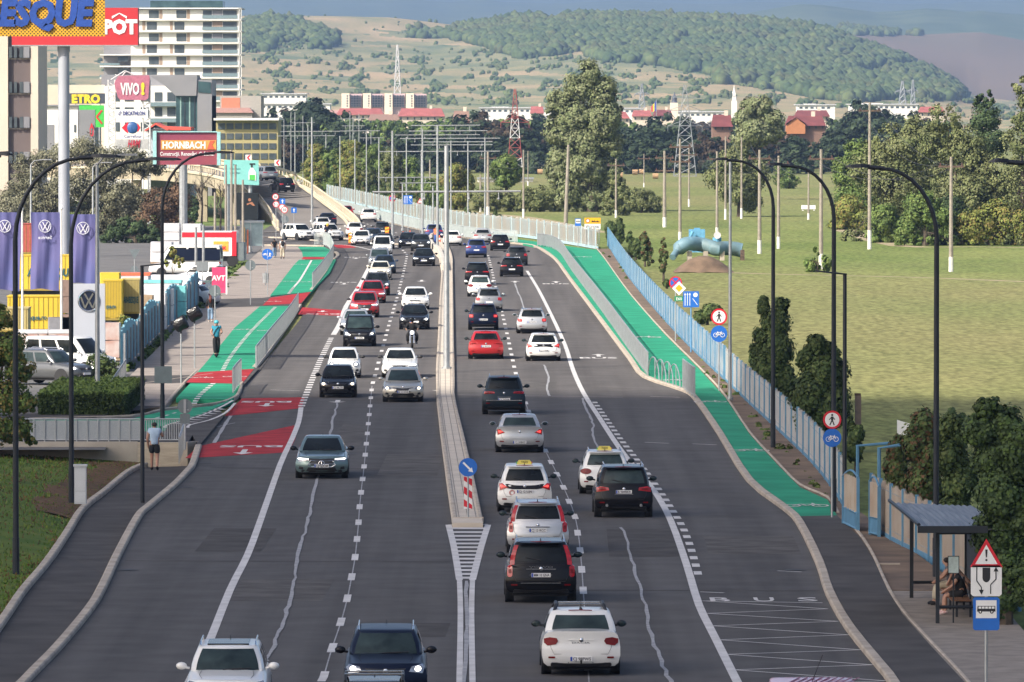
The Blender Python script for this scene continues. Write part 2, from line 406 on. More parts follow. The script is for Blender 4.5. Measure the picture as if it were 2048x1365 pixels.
def blobs(name, C, rad, hgt, mats, jit=.28, tone=None):
 n = len(C); nv = len(IV)
 V = IV[None] * (1 + NP.normal(0, jit * .55, (n, nv, 1)))
 V = V * np.stack([rad, rad, hgt], 1)[:, None, :] + C[:, None, :]
 Fc = (IF[None] + (np.arange(n) * nv)[:, None, None]).reshape(-1, 3)
 mi = np.repeat(NP.integers(0, len(mats), n) if tone is None else np.clip((tone + NP.normal(0, .22, n) + .5) * len(mats), 0, len(mats) - 1).astype(int), len(IF))
 return link(name, fast_mesh(name, V.reshape(-1, 3), Fc, mats, mi, smooth=True))
mW1 = M('wood_crowns_light', (.125, .155, .060), 1, var=.2, scale=.3, spec=.1)
mW2 = M('wood_crowns_mid', (.090, .125, .050), 1, var=.2, scale=.3, spec=.1)
mW3 = M('wood_crowns_dark', (.065, .10, .042), 1, var=.2, scale=.3, spec=.1)
mW4 = M('wood_crowns_dry', (.105, .12, .05), 1, var=.2, scale=.3, spec=.1)
N = 230000
cpx = NP.uniform(200, 2150, N); cd = NP.uniform(3950, 8600, N)
cz = terr(cpx, cd); cx_ = (cpx - CX) / F * cd
qx, qy = to_px(cx_, cd, cz)
ww = is_wood(qx, qy, cd, cx_)
keep = NP.random(N) < np.where(ww > .9, .5, np.where(ww > .5, .62, np.where(ww > .2, .30, .004)))
keep &= ~((ww < .9) & (cd > 6400))
C = np.stack([cx_, cd, cz], 1)[keep]; W9 = ww[keep]
rr = np.where(W9 > .9, NP.uniform(2.0, 5.4, len(C)), NP.uniform(.5, 1.9, len(C)))
C[:, 2] += rr * .5
tag(blobs('hill_woodland', C, rr, rr * NP.uniform(.8, 1.25, len(C)), [mW3, mW2, mW2, mW1, mW4], tone=vnoise(C[:, 0] / 60, C[:, 1] / 90, 77) * .8), 'woods and scrub covering the distant hills', 'woodland', kind='stuff')
KH = .12      # kerb height
Z1, Z2, Z3, Z4 = -.05, -.04, .0, .004
struct(poly_ground('parking_lot', [(-900, 900), (210, 900), (300, 700), (430, 590), (520, 500), (555, 470), (520, 452), (-500, 452)], Z1, M('yard_asphalt', (.13, .125, .12), .9, var=.15, scale=.3)))
struct(poly_ground('verge', [(505, 470), (555, 465), (700, 462), (600, 380), (480, 380), (300, 400), (-400, 410), (-400, 440), (300, 452), (480, 452)], Z1 + .005, M('verge_grass', (.13, .19, .035), 1, var=.2, scale=.3)))
ROADL = [(50, 1365), (114, 1299), (179, 1221), (206, 1175), (234, 1115), (275, 1038), (298, 1015), (348, 973), (375, 937), (397, 893), (447, 833), (484, 797), (470, 790), (520, 735), (600, 640), (640, 570), (672, 515), (640, 503), (560, 497), (500, 478), (540, 452), (640, 440), (700, 470), (712, 452), (690, 432), (640, 412), (600, 402)]
ROADR = [(600, 396), (700, 426), (780, 448), (870, 468), (960, 482), (1040, 490), (1075, 497), (1110, 520), (1140, 560), (1200, 640), (1260, 720), (1290, 757), (1370, 785), (1395, 805), (1440, 870), (1500, 965), (1570, 1020), (1600, 1050), (1640, 1130), (1660, 1190), (1700, 1260), (1765, 1340), (1785, 1365), (2300, 2200), (2300, 2600), (-700, 2600), (-700, 2200)]
struct(poly_ground('road', ROADL + ROADR, Z3, mAsph))
struct(poly_ground('road_surface', [(488, 795), (520, 735), (600, 640), (640, 570), (672, 515), (640, 503), (560, 497), (500, 478), (540, 452), (640, 440), (700, 470), (712, 452), (690, 432), (600, 397), (700, 427), (780, 449), (870, 469), (960, 483), (1040, 491), (1073, 498), (1108, 521), (1138, 561), (1198, 641), (1258, 721), (1288, 758), (1368, 786), (1380, 796)], Z3 + .004, M('asphalt_weathered', (.115, .107, .103), .95, var=.17, scale=.5, spec=.12, streak=1)))
ZP = Z3 + .010
PL = KH - .01
struct(poly_ground('pavement', [(208, 812), (330, 812), (372, 765), (395, 745), (430, 705), (470, 655), (520, 614), (543, 591), (588, 530), (610, 520), (606, 514), (605, 504), (596, 494), (530, 492), (505, 515), (440, 570), (405, 600), (330, 682), (262, 750)], PL, mPave, .25))
struct(poly_ground('path_crossing', [(256, 752), (425, 750), (482, 737), (520, 735), (488, 770), (372, 766), (240, 768)], PL + .006, mAsphNew))
struct(poly_ground('path_crossing', [(390, 600), (525, 596), (622, 584), (600, 612), (525, 613), (395, 616)], PL + .006, mAsphNew))
struct(poly_ground('green_cycle_path', [(395, 745), (415, 722), (470, 655), (520, 613), (600, 612), (514, 700), (508, 738)], PL + .012, mGreen, .2))
struct(poly_ground('green_cycle_path', [(540, 592), (588, 530), (598, 520), (672, 519), (660, 545), (622, 584)], PL + .012, mGreen, .2))
struct(poly_ground('green_cycle_path', [(604, 504), (596, 494), (648, 494), (660, 500), (668, 508), (662, 516), (606, 515)], PL + .012, mGreen, .2))
struct(poly_ground('green_cycle_path', [(352, 797), (380, 767), (482, 767), (474, 790), (463, 800), (425, 812), (330, 822), (262, 838), (-60, 842), (-60, 868), (330, 862), (337, 849), (400, 830), (466, 800)], PL + .010, mGreen, .2))
RX = MB()
def redpatch(pts, z): return struct(poly_ground('red_crossing_surface', pts, z - .003, mRed))
redpatch([(370, 917), (397, 893), (598, 849), (590, 880), (577, 905)], ZP)
redpatch([(449, 833), (484, 797), (610, 795), (603, 815), (592, 818)], ZP)
redpatch([(372, 765), (395, 745), (508, 738), (484, 768)], PL + .018)
redpatch([(525, 611), (541, 596), (622, 584), (602, 607)], PL + .018)
redpatch([(596, 629), (604, 615), (694, 622), (684, 632)], ZP)
redpatch([(603, 519), (607, 514), (664, 515), (664, 519)], PL + .018)
redpatch([(676, 497), (664, 490), (704, 490), (712, 496)], ZP)
struct(poly_ground('green_cycle_path', [(600, 386), (700, 412), (780, 432), (880, 458), (960, 470), (1060, 482), (1190, 500), (1192, 498), (1210, 520), (1260, 590), (1330, 670), (1400, 740), (1450, 795), (1500, 870), (1555, 930), (1600, 975), (1655, 1000), (1674, 1031), (1588, 1033), (1565, 1012), (1503, 960), (1444, 868), (1397, 800), (1373, 780), (1294, 753), (1264, 716), (1204, 636), (1144, 556), (1114, 517), (1078, 494), (1042, 487), (960, 479), (870, 465), (780, 445), (700, 423), (600, 394)], PL, mGreen, .25))
struct(poly_ground('footway', [(1588, 1033), (1674, 1031), (1720, 1075), (1748, 1120), (1775, 1180), (1805, 1228), (1860, 1290), (1930, 1365), (2120, 1600), (2420, 2200), (2290, 2200), (1790, 1366), (1768, 1338), (1704, 1258), (1664, 1190), (1644, 1130), (1604, 1048)], PL + .006, mAsphNew, .25))
struct(poly_ground('pavement', [(1775, 1182), (1900, 1182), (1980, 1182), (2048, 1262), (2300, 1600), (2600, 2200), (2420, 2200), (2120, 1600), (1930, 1365), (1860, 1290), (1805, 1228)], PL + .002, M('paving_blocks', (.25, .215, .18), .9, var=.16, scale=1.5), .25))
struct(poly_ground('soil_strip', [(1192, 498), (1240, 498), (1330, 620), (1450, 745), (1560, 855), (1700, 1010), (1760, 1052), (1930, 1180), (1775, 1181), (1748, 1120), (1720, 1075), (1674, 1031), (1655, 1000), (1600, 975), (1555, 930), (1500, 870), (1450, 795), (1400, 740), (1330, 670), (1260, 590), (1210, 520)], PL - .02, M('strip_soil', (.19, .13, .085), .95, col2=(.07, .048, .032), scale=.5), .1))
MEDL = [(905, 1046), (893, 960), (880, 860), (873, 795), (872, 740), (876, 670), (879, 600), (883, 545), (878, 515), (862, 498), (860, 485), (866, 478)]
MEDR = [(966, 1046), (948, 960), (928, 875), (909, 790), (908, 700), (907, 617), (906, 545), (906, 520), (900, 500), (892, 485), (880, 478)]
struct(poly_ground('median_island', MEDL + MEDR[::-1], .15, M('median_paving', (.56, .49, .40), .9, var=.1, scale=.8), .2))
k = MB()
bar(k, line(MEDL, 0), .14, -.05, .18, off=.08); bar(k, line(MEDR, 0), .14, -.05, .18, off=-.08); bar(k, line([(904, 1046), (967, 1046)], 0, 0), .14, -.05, .18)
struct(k.build('median_kerb', mConc))
k = MB()
for t in (.22, .5, .78):
 P = [G(a[0] * (1 - t) + b[0] * t, a[1] * (1 - t) + b[1] * t, 0) for a, b in zip(MEDL[:10], MEDR[:10])]
 ribbon(k, P, .03, .154)
struct(k.build('median_joints', M('joint_dark', (.24, .21, .18), .9)))
nose = MB()
bar(nose, line([(866, 478), (861, 485), (864, 498), (880, 512), (889, 545)], 0), .35, 0, .62)
tag(nose.build('concrete_barrier', M('pale_concrete', (.52, .48, .42), .85, var=.1, scale=1)), 'low pale concrete barrier curving round the far end of the median', 'barrier')
def kerb(pts, wd=.28, z1=KH + .02, off=0, sm=3, mat=mConc, name='kerb', z=0):
 m = MB(); bar(m, line(pts, z, sm), wd, -.06, z1, off); return struct(m.build(name, mat))
kerb([(1180, 500), (1090, 500)][::-1] and [(600, 395), (700, 425), (780, 447), (870, 467), (960, 481), (1040, 489), (1075, 496), (1110, 519), (1140, 559), (1200, 639), (1260, 719), (1290, 756), (1370, 784), (1395, 804), (1440, 869), (1500, 964), (1570, 1019), (1600, 1049), (1640, 1130), (1660, 1190), (1700, 1260), (1765, 1340), (1785, 1366), (1850, 1470), (1960, 1650), (2120, 1910), (2300, 2200)], .26)
kerb([(484, 768), (478, 788), (466, 800), (430, 811), (330, 822), (262, 836), (60, 842)], .16, KH + .012)
kerb([(508, 739), (540, 700), (600, 613)], .26)
kerb([(622, 583), (648, 550), (664, 522)], .26)
kerb([(664, 505), (673, 507), (676, 513), (668, 520)], .26)
kerb([(505, 477), (560, 477), (645, 484)], .26); kerb([(530, 492), (600, 493), (650, 494)], .2)
kerb([(505, 468), (560, 466), (600, 468)], .26)
kerb([(680, 478), (720, 482), (762, 488), (850, 493)], .3)
kerb([(300, 812), (330, 812), (372, 765), (394, 745)], .12, KH + .01, sm=0); kerb([(240, 778), (425, 752)], .1, PL + .02, sm=0)
kerb([(1192, 498), (1210, 520), (1260, 590), (1330, 670), (1400, 740), (1450, 795), (1500, 870), (1555, 930), (1600, 975), (1655, 1000), (1676, 1031)], .09, PL + .03)
kerb([(1690, 1045), (1720, 1075), (1748, 1120), (1775, 1180), (1805, 1228), (1860, 1290), (1930, 1365), (2020, 1480), (2120, 1600)], .09, PL + .03)
kerb([(1752, 1136), (1800, 1136)], .09, PL + .03, sm=0)
LD = -.80
def zl(py): return LD * min(1, max(0, (1120 - py) / 130)) ** 1
fl = [(0, 1257), (46, 1189), (92, 1134), (133, 1074), (165, 1024), (211, 987), (256, 950), (290, 935)]
fr = [(50, 1365), (114, 1299), (179, 1221), (206, 1175), (234, 1115), (275, 1038), (298, 1015), (348, 973), (375, 945), (385, 932)]
def strip_between(A, B, za, zb, n=60):
 def rs(P):
  P = smoothpts(P, 4); L = [0]
  for a, b in zip(P, P[1:]): L.append(L[-1] + math.hypot(a[0] - b[0], a[1] - b[1]))
  return [tuple(np.interp(L[-1] * i / n, L, [p[j] for p in P]) for j in (0, 1)) for i in range(n + 1)]
 a = rs(A); b = rs(B); V = []
 for p, q in zip(a, b): V.append(G(p[0], p[1], za(p[1]))); V.append(G(q[0], q[1], zb(q[1])))
 m = MB(); m.add(V, [(2 * i, 2 * i + 1, 2 * i + 3, 2 * i + 2) for i in range(n)]); return m
EXTL = [(-340, 1800), (-120, 1430)]; EXTR = [(-300, 1900), (-60, 1490)]
struct(strip_between(EXTL + fl, EXTR + fr, lambda y: zl(y) + .05, lambda y: zl(y) + .05).build('footway', mAsphNew))
k = MB(); P = [G(p[0], p[1], 0) for p in smoothpts(EXTR + fr + [(397, 895)], 4)]; bar(k, P, .26, -.9, .13)
struct(k.build('kerb', mConc))
k = MB(); P = [G(p[0], p[1], zl(p[1])) for p in smoothpts(EXTL + fl, 4)]; bar(k, P, .24, -.3, .2)
struct(k.build('kerb', mConc))
struct(poly_ground('plaza_shelf', [(-60, 886), (375, 886), (385, 870), (397, 893), (447, 833), (440, 820), (200, 838), (-60, 842)], PL, mAsphNew, .3))
struct(poly_ground('plaza_path', [(-80, 860), (180, 836), (330, 812), (200, 812), (100, 826), (-80, 832)], PL + .004, mAsphNew))
bank = MB()
prof = [(-700, 1.9), (-200, 1.5), (0, 0)]
rows = []
for t in np.linspace(0, 1, 26):
 P = smoothpts(EXTL + fl, 6); q = P[int(t * (len(P) - 1))]; p = G(q[0], q[1], zl(q[1])); r_ = []
 for s in np.linspace(0, 1, 12):
  rise = 1.7 * (s ** .8) * min(1, max(.25, (p.y - 190) / 40)) * min(1, max(.3, (294 - p.y) / 50)) + .09 * math.sin(p.y * .9 + s * 7) * s
  r_.append((p.x - .1 - s * 11, min(p.y + s * 2, 286.3 + s * .2), p.z + .12 + rise))
 rows.append(r_)
rows.append([(x, 287.05, z) for x, y, z in rows[-1]]); rows_bank = [list(r) for r in rows]; bank.loft(rows, closed=False)
struct(bank.build('lawn_bank', mGrassDk, smooth=True))
sb = MB(); srows = []
for t in np.linspace(.62, 1, 14):
 P = smoothpts(EXTL + fl, 6); q = P[int(t * (len(P) - 1))]; p = G(q[0], q[1], zl(q[1])); r_ = []
 for s in np.linspace(0, .2, 7):
  rise = 1.7 * (s ** .8) * min(1, max(.25, (p.y - 190) / 40)) * min(1, max(.3, (294 - p.y) / 50)) + .09 * math.sin(p.y * .9 + s * 7) * s
  edge = .05 if s < .17 * (1 - abs(t - .85) * 1.2) + .03 * math.sin(t * 60) else -.06
  r_.append((p.x - .1 - s * 11, p.y + s * 2, p.z + .12 + rise + edge * random.uniform(.7, 1.3)))
 srows.append([(x_, min(y_, 286.2 + (p.x - x_) * .02), z_) for x_, y_, z_ in r_])
sb.loft(srows, closed=False); struct(sb.build('planting_soil', mSoilDk, smooth=True))
mk = MB()
LL = [(395, 1330), (418, 1285), (460, 1180), (495, 1110), (523, 1035), (560, 930), (583, 880), (597, 845), (602, 815)]
ribbon(mk, line(LL + [], ZP), .22); ribbon(mk, line([(-140, 2200), (150, 1700), (330, 1450), (395, 1330)], ZP), .22)
dashes(mk, line([(603, 813), (620, 770), (640, 722), (664, 673)], ZP), 1.5, 1.6, .30, ZP)
ribbon(mk, line([(667, 670), (681, 645), (692, 613), (718, 573), (735, 541), (747, 520)], ZP), .32)
ribbon(mk, line([(757, 508), (748, 502), (720, 495), (697, 491), (670, 489)], ZP), .2)
ribbon(mk, line([(1475, 1365), (1430, 1275), (1398, 1210), (1373, 1129), (1341, 1040), (1309, 983), (1274, 940), (1240, 898), (1197, 833), (1167, 786), (1146, 740), (1130, 690), (1100, 625), (1076, 578), (1054, 542)], ZP), .22)
ribbon(mk, line([(1475, 1365), (1700, 1800), (1900, 2200)], ZP), .22)
dashes(mk, line([(1189, 804), (1205, 827), (1240, 877), (1277, 924), (1312, 971), (1344, 1019), (1368, 1060), (1385, 1107), (1399, 1160)], ZP), 1.6, 1.9, .23, ZP)
CL = [(560, 1500), (610, 1420), (647, 1355), (663, 1300), (681, 1247), (694, 1200), (703, 1156), (710, 1116), (714, 1079), (717, 1046), (719, 1016), (722, 986), (725, 960), (728, 935), (739, 824), (744, 772), (753, 741), (764, 700), (779, 646), (787, 620), (794, 596), (800, 573), (805, 554), (808, 540), (813, 518), (814, 510), (804, 499), (785, 490)]
CR_ = [(1200, 1560), (1184, 1430), (1178, 1365), (1172, 1260), (1167, 1188), (1161, 1106), (1151, 1037), (1129, 979), (1103, 926), (1080, 880), (1055, 817), (1033, 752), (1029, 737), (1015, 672), (1006, 633), (995, 590), (986, 551), (977, 513), (960, 496)]
dashes(mk, line(CL, ZP, 0), 3, 6, .2, ZP, 0); dashes(mk, line(CR_, ZP, 0), 3, 6, .2, ZP, 1)
dashes(mk, line([(640, 440), (700, 447), (780, 470), (850, 485)], ZP), 3, 6, .2, ZP); dashes(mk, line([(704, 438), (745, 452), (800, 468), (880, 480)], ZP), 3, 6, .2, ZP)
mkd = MB(); ribbon(mkd, line(CL[2:16], ZP - .002), .035); ribbon(mkd, line(CR_[2:12], ZP - .002), .035)
ribbon(mkd, line([(916, 790), (1050, 792), (1200, 794), (1245, 795)], ZP - .002, 0), .12); ribbon(mkd, line([(396, 742 + 120), (470, 846)], ZP - .002, 0), .06)
A = [(897, 1050), (908, 1095), (919, 1160)]; B = [(976, 1050), (962, 1095), (945, 1160)]
ribbon(mk, line(A, ZP), .20); ribbon(mk, line(B, ZP), .20); ribbon(mk, line([(897, 1050), (976, 1049)], ZP, 0), .25)
ribbon(mk, line([(919, 1160), (921, 1230), (919, 1365), (915, 1600), (905, 2200)], ZP), .15); ribbon(mk, line([(945, 1160), (943, 1230), (945, 1365), (948, 1600), (955, 2200)], ZP), .15)
for i in range(14):
 y = 1057 + i * 7.6; t = (y - 1050) / 110
 x0 = 897 + 22 * t + 6; x1 = 976 - 31 * t - 6
 ribbon(mk, [G(x0, y, ZP - .002), G(x1, y, ZP - .002)], .85)
zz = [(1410, 1201), (1642, 1206)]
ribbon(mk, line([(1405, 1202), (1645, 1206)], ZP, 0), .12)
L_ = [(1405, 1202), (1414, 1227), (1425, 1252), (1439, 1280), (1453, 1309), (1468, 1340), (1484, 1372)]; R_ = [(1655, 1218), (1676, 1243), (1697, 1270), (1722, 1300), (1745, 1330), (1772, 1362), (1800, 1396)]
for i in range(7):
 ribbon(mk, [G(*L_[i], ZP), G(*R_[i], ZP)], .10)
 if i < 6: ribbon(mk, [G(*R_[i], ZP + .001), G(*L_[i + 1], ZP + .001)], .10)
for ch, x in (('B', 1440), ('U', 1528), ('S', 1615)): text_ground(mk, ch, x, 1199, .55, 1.5, ZP)
for x, y, tw, wd, ln in ((1197, 716, 0, 2.0, 1.6), (1112, 568, 0, 2.0, 1.8), (645, 628.5, 1, 2.2, 1.2), (688, 565, 0, 2.0, 1.4), (712, 515, 0, 2.0, 1.6), (502, 893, 1, 2.5, 1.2), (532, 804, 1, 2.3, 1.3)):
 text_ground(mk, 'BUS', x, y, wd, ln * 1.2, ZP + .003, toward=bool(tw), bold=2)
def arrow(px, py, ln, toward=False, wd=.22, z=ZP + .003):
 c = G(px, py, z); s = -1 if toward else 1
 mk.add([(c.x - wd / 2, c.y - ln / 2 * s, z), (c.x + wd / 2, c.y - ln / 2 * s, z), (c.x + wd / 2, c.y + ln * .15 * s, z), (c.x - wd / 2, c.y + ln * .15 * s, z)], [(0, 1, 2, 3)])
 mk.add([(c.x - wd * 1.8, c.y + ln * .15 * s, z), (c.x + wd * 1.8, c.y + ln * .15 * s, z), (c.x, c.y + ln / 2 * s, z)], [(0, 1, 2)])
for x, y, ln, tw in ((1197, 711, 4, 0), (1112, 564.5, 5, 0), (645, 623, 3, 1), (688, 568, 4, 1), (712, 517, 4, 1), (487, 904, 4, 1), (533, 810, 3.4, 1), (675, 803, 3, 1), (843, 562, 5, 1), (1030, 564, 5, 0), (880, 780, 3, 1)): arrow(x, y, ln, tw)
for x, y in ((1290, 885), (1385, 888), (1555, 1142), (1400, 1184)): ribbon(mk, [G(x, y, ZP), G(x + 48, y + 2, ZP)], .12)
for x, y in ((1300, 793), (540, 780)): ribbon(mk, [G(x, y, ZP), G(x + 60, y + 2, ZP)], .10)
ribbon(mk, line([(466, 801), (440, 815), (400, 832), (337, 849), (330, 856)], PL + .02), .13); ribbon(mk, line([(470, 806), (452, 825), (420, 840), (380, 850), (376, 856)], PL + .02), .13)
for i in range(8):
 t = i / 8; ribbon(mk, [G(345 + 100 * t, 847 - 34 * t, PL + .02), G(384 + 72 * t, 849 - 34 * t, PL + .02)], .28)
ZG = PL + .022
dashes(mk, line([(445, 742), (462, 712), (500, 665), (552, 613)], ZG), 1.2, 1.1, .22, ZG)
dashes(mk, line([(577, 588), (588, 574)], ZG), .5, .5, .22, ZG); ribbon(mk, line([(588, 574), (600, 560), (615, 535), (623, 521)], ZG), .16)
dashes(mk, line([(388, 808), (400, 790), (428, 766)], ZG), 1.3, 1.4, .24, ZG)
dashes(mk, line([(290, 841), (330, 832), (362, 822)], ZG), 1.1, 1.2, .12, ZG)
def bike(px, py, z, s=1.0, mir=1):
 c = G(px, py, z); u = 1.1 * s; v = 2.6 * s
 def ring(cx, cy):
  P = [(c.x + mir * (cx + .27 * math.cos(a)) * u, c.y + (cy + .27 * math.sin(a)) * v) for a in np.linspace(0, 2 * math.pi, 13)]
  Q = [(c.x + mir * (cx + .20 * math.cos(a)) * u, c.y + (cy + .20 * math.sin(a)) * v) for a in np.linspace(0, 2 * math.pi, 13)]
  mk.add([(*p, z) for p in P] + [(*q, z) for q in Q], [(i, i + 1, i + 14, i + 13) for i in range(12)])
 ring(-.42, -.15); ring(.42, -.15)
 for a, b in (((-.42, -.15), (-.15, .2)), ((-.15, .2), (.25, .2)), ((.25, .2), (.42, -.15)), ((-.15, .2), (.02, -.15)), ((.02, -.15), (.25, .2)), ((.25, .2), (.22, .42)), ((-.42, -.15), (.02, -.15))):
  ribbon(mk, [Vector((c.x + mir * a[0] * u, c.y + a[1] * v, z)), Vector((c.x + mir * b[0] * u, c.y + b[1] * v, z))], .08 * s)
for x, y in ((487, 659), (537, 661), (598, 529), (634, 530), (577, 563), (612, 564)): bike(x, y, ZG, .9)
for x, y in ((403, 755), (470, 753), (546, 603)): bike(x, y, ZG + .004, .8)
for x, y in ((1160, 514), (1286, 674), (1345, 760), (1420, 803), (1500, 900), (1612, 1010)): bike(x, y, ZG, 1.0 if y > 700 else 1.4)
struct(mk.build('road_markings', mWhite)); struct(mkd.build('faded_road_markings', mSeal))
ck = MB()
def crack(pts, wd=.095, j=2.8):
 P = smoothpts(pts, 5); Q = []
 for i, p in enumerate(P): Q.append(G(p[0] + random.uniform(-j, j) * SCL(p[1]) / 70, p[1], ZP + .006))
 L = [];
 n = len(Q)
 for i, p in enumerate(Q):
  w_ = wd * random.uniform(.7, 1.3); L += [(p.x - w_ / 2, p.y, p.z), (p.x + w_ / 2, p.y, p.z)]
 ck.add(L, [(2 * i, 2 * i + 1, 2 * i + 3, 2 * i + 2) for i in range(n - 1)])
crack([(532, 1322), (548, 1295), (556, 1267), (570, 1235), (580, 1195), (591, 1155), (595, 1123), (605, 1080), (615, 1048), (619, 1024), (633, 968), (640, 930)])
crack([(659, 874), (665, 845), (671, 820), (675, 805)]); crack([(1088, 730), (1097, 755), (1094, 775), (1099, 792)], .1, 1.5)
crack([(1165, 796), (1168, 808), (1180, 835), (1186, 850), (1187, 870), (1198, 903)]); crack([(1243, 1055), (1262, 1110), (1275, 1160), (1290, 1210), (1303, 1270), (1322, 1322), (1345, 1372), (1375, 1440)])
crack([(1030, 567), (1036, 585), (1043, 600), (1050, 625)], .1, 1); crack([(462, 832), (445, 858), (428, 886)], .14, 1)
crack([(932, 1162), (933, 1230), (931, 1300), (930, 1400)], .10, 2)
struct(ck.build('crack_sealing', mSeal))
dc = MB()
for x, y in ((255, 1140), (372, 975), (408, 926), (700, 1048 - 140), (1120, 700), (1440, 768), (1590, 1140), (1345, 758)):
 c = G(x, y, ZP); dc.add([(c.x + .33 * math.cos(a), c.y + .33 * math.sin(a), ZP + .002) for a in np.linspace(0, 6.283, 15)[:-1]], [tuple(range(14))])
struct(dc.build('drain_covers', M('cast_iron', (.06, .058, .055), .7, .5)))
DK = [  # left edge, right edge, height
 ((556, 462), (722, 470), .02), ((548, 450), (714, 455), .05), ((540, 436), (694, 437), .55), ((528, 420), (668, 418), 1.3), ((514, 402), (640, 397), 2.2), ((500, 388), (612, 378), 3.1), ((484, 376), (580, 362), 4.0), ((462, 366), (548, 352), 4.7), ((430, 356), (520, 346), 5.2), ((380, 347), (470, 339), 5.4), ((310, 341), (400, 334), 5.5), ((200, 338), (300, 330), 5.5), ((60, 336), (160, 328), 5.5), ((-200, 334), (-100, 326), 5.5)]
mRamp = M('overpass_asphalt', (.20, .178, .155), .9, var=.08, scale=.1)
mCream = M('cream_parapet', (.60, .52, .38), .8, var=.08, scale=.5)
mOC = M('overpass_concrete', (.42, .36, .26), .85, var=.14, scale=.3)
ovL = smoothpts([(a[0], a[1], h) for a, b, h in DK], 5); ovR = smoothpts([(b[0], b[1], h) for a, b, h in DK], 5)
PL_ = [G(p[0], p[1], p[2]) for p in ovL]; PR_ = [G(p[0], p[1], p[2]) for p in ovR]
ov = thing('overpass', (PL_[0].x, PL_[0].y, 0), 'concrete overpass ramp rising and bending left with cream parapets', 'overpass')
def sub(P, o): return [p - o for p in P]
oo = Vector(ov.location); a_ = sub(PL_, oo); b_ = sub(PR_, oo); n = len(a_)
m = MB(); m.add([q for p in zip(a_, b_) for q in p], [(2 * i, 2 * i + 1, 2 * i + 3, 2 * i + 2) for i in range(n - 1)]); m.build('roadway', mRamp, ov)
m = MB()
for P in (a_, b_): m.add([q for p in P for q in (p, Vector((p.x, p.y, max(-.1, p.z - 1.2) if p.z > 4.4 else -.1)))], [(2 * i, 2 * i + 1, 2 * i + 3, 2 * i + 2) for i in range(n - 1)])
for i in range(34, n, 9): m.box(a_[i].x - .6, a_[i].x + .6, a_[i].y + 2, a_[i].y + 4, -.1, 4.2)
m.build('retaining_wall', mOC, ov)
for P, nm in ((a_, 'parapet'), (b_, 'parapet')):
 m = MB(); off = 0
 bar(m, P, .30, 0, .30); 
 m.build(nm, mCream, ov)
 m = MB(); bar(m, P, .16, .95, 1.10)
 for p in resample(P, 2.0): m.box(p.x - .06, p.x + .06, p.y - .06, p.y + .06, p.z + .4, p.z + 1.05)
 m.build('guard_rail', mCream, ov)
m = MB(); bar(m, b_, .2, .55, .85, off=-1.2); m.build('crash_barrier', mCream, ov)
wt = thing('retaining_wall', G(200, 935, LD), 'low concrete retaining wall below the grey railing at the left', 'wall')
o = Vector(wt.location)
def Q(px, py, z, o=o): return G(px, py, z) - o
yb = G(200, 932, LD).y
xw0 = AT(-60, 900, yb).x; xw1 = AT(372, 900, yb).x
m = MB(); m.box(xw0 - o.x, AT(275, 900, yb).x - o.x, yb - o.y, yb - o.y + .3, -.1, -LD + .16); m.build('wall', M('wall_concrete', (.40, .365, .31), .9, var=.12, scale=.8), wt)
m = MB(); m.box(AT(275, 900, yb).x - o.x, AT(366, 900, yb).x - o.x, yb - o.y + .02, yb - o.y + .32, -.1, -LD + .13); m.build('end_wall', M('board_marked_concrete', (.46, .40, .31), .9, var=.1, scale=2, stretch=(1, 1, 6)), wt)
m = MB(); p0 = G(366, 932, 0); p1 = G(392, 888, 0)
m.loft([[(p.x - o.x - .15, p.y - o.y, LD - o.z - .1), (p.x - o.x - .15, p.y - o.y, .14 - o.z), (p.x - o.x + .12, p.y - o.y, .14 - o.z), (p.x - o.x + .12, p.y - o.y, LD - o.z - .1)] for p in (AT(369, 900, yb), G(392, 890, 0))], cap=True); m.build('side_wall', mConc, wt)
tk = MB(); ribbon(tk, line([(1440, 545), (1560, 549), (1700, 552), (1860, 556), (2100, 566)], -.105), 1.3); ribbon(tk, line([(960, 428), (1040, 434), (1110, 446), (1200, 466)], -.105), 2.4); ribbon(tk, line([(1680, 458), (1800, 492), (1950, 494), (2080, 496)], -.105), 2.2); ribbon(tk, line([(880, 420), (940, 424), (1000, 430)], -.105), 1.8)
struct(tk.build('dirt_track', M('track_soil', (.36, .28, .19), 1, col2=(.24, .22, .10), scale=.5)))
pm = MB(); pl = MB()
for x, y, a, b in ((560, 1180, 2.6, 9), (830, 1260, 1.6, 5), (1290, 1085, 2.4, 14), (1500, 1090, 2.8, 9), (820, 930, 2.2, 16), (470, 1080, 2.0, 12), (1060, 770, 2.4, 7), (700, 870, 1.2, 20)):
 c = G(x, y, ZP - .004); m_ = pm if (x // 10) % 2 else pl; m_.add([(c.x - a / 2, c.y - b / 2, c.z), (c.x + a / 2, c.y - b / 2, c.z), (c.x + a / 2 + .1, c.y + b / 2, c.z), (c.x - a / 2 + .1, c.y + b / 2, c.z)], [(0, 1, 2, 3)])
for y, x0, x1 in ((936, 420, 900), (1122, 250, 900), (1180, 960, 1640), (900, 950, 1440), (700, 600, 870)): ribbon(pm, [G(x0, y, ZP - .0035), G(x1, y + 2, ZP - .0035)], .25)
struct(pm.build('asphalt_patches', M('asphalt_patch', (.084, .079, .076), .95, var=.2, scale=.9, spec=.12))); struct(pl.build('asphalt_patches', M('asphalt_patch_pale', (.112, .105, .10), .95, var=.2, scale=.9, spec=.12)))
def paint(name, col, metal=.0, rough=.32):
 return M('paint_' + name, col, rough, metal, var=.03, scale=1.2, coat=.8 if max(col) > .1 else 0, spec=.5 if max(col) > .1 else .22)
PW = paint('white', (.72, .72, .70)); PWc = paint('cream', (.66, .62, .52)); PSi = paint('silver', (.50, .51, .52), .5); PSb = paint('silver_beige', (.50, .48, .42), .5)
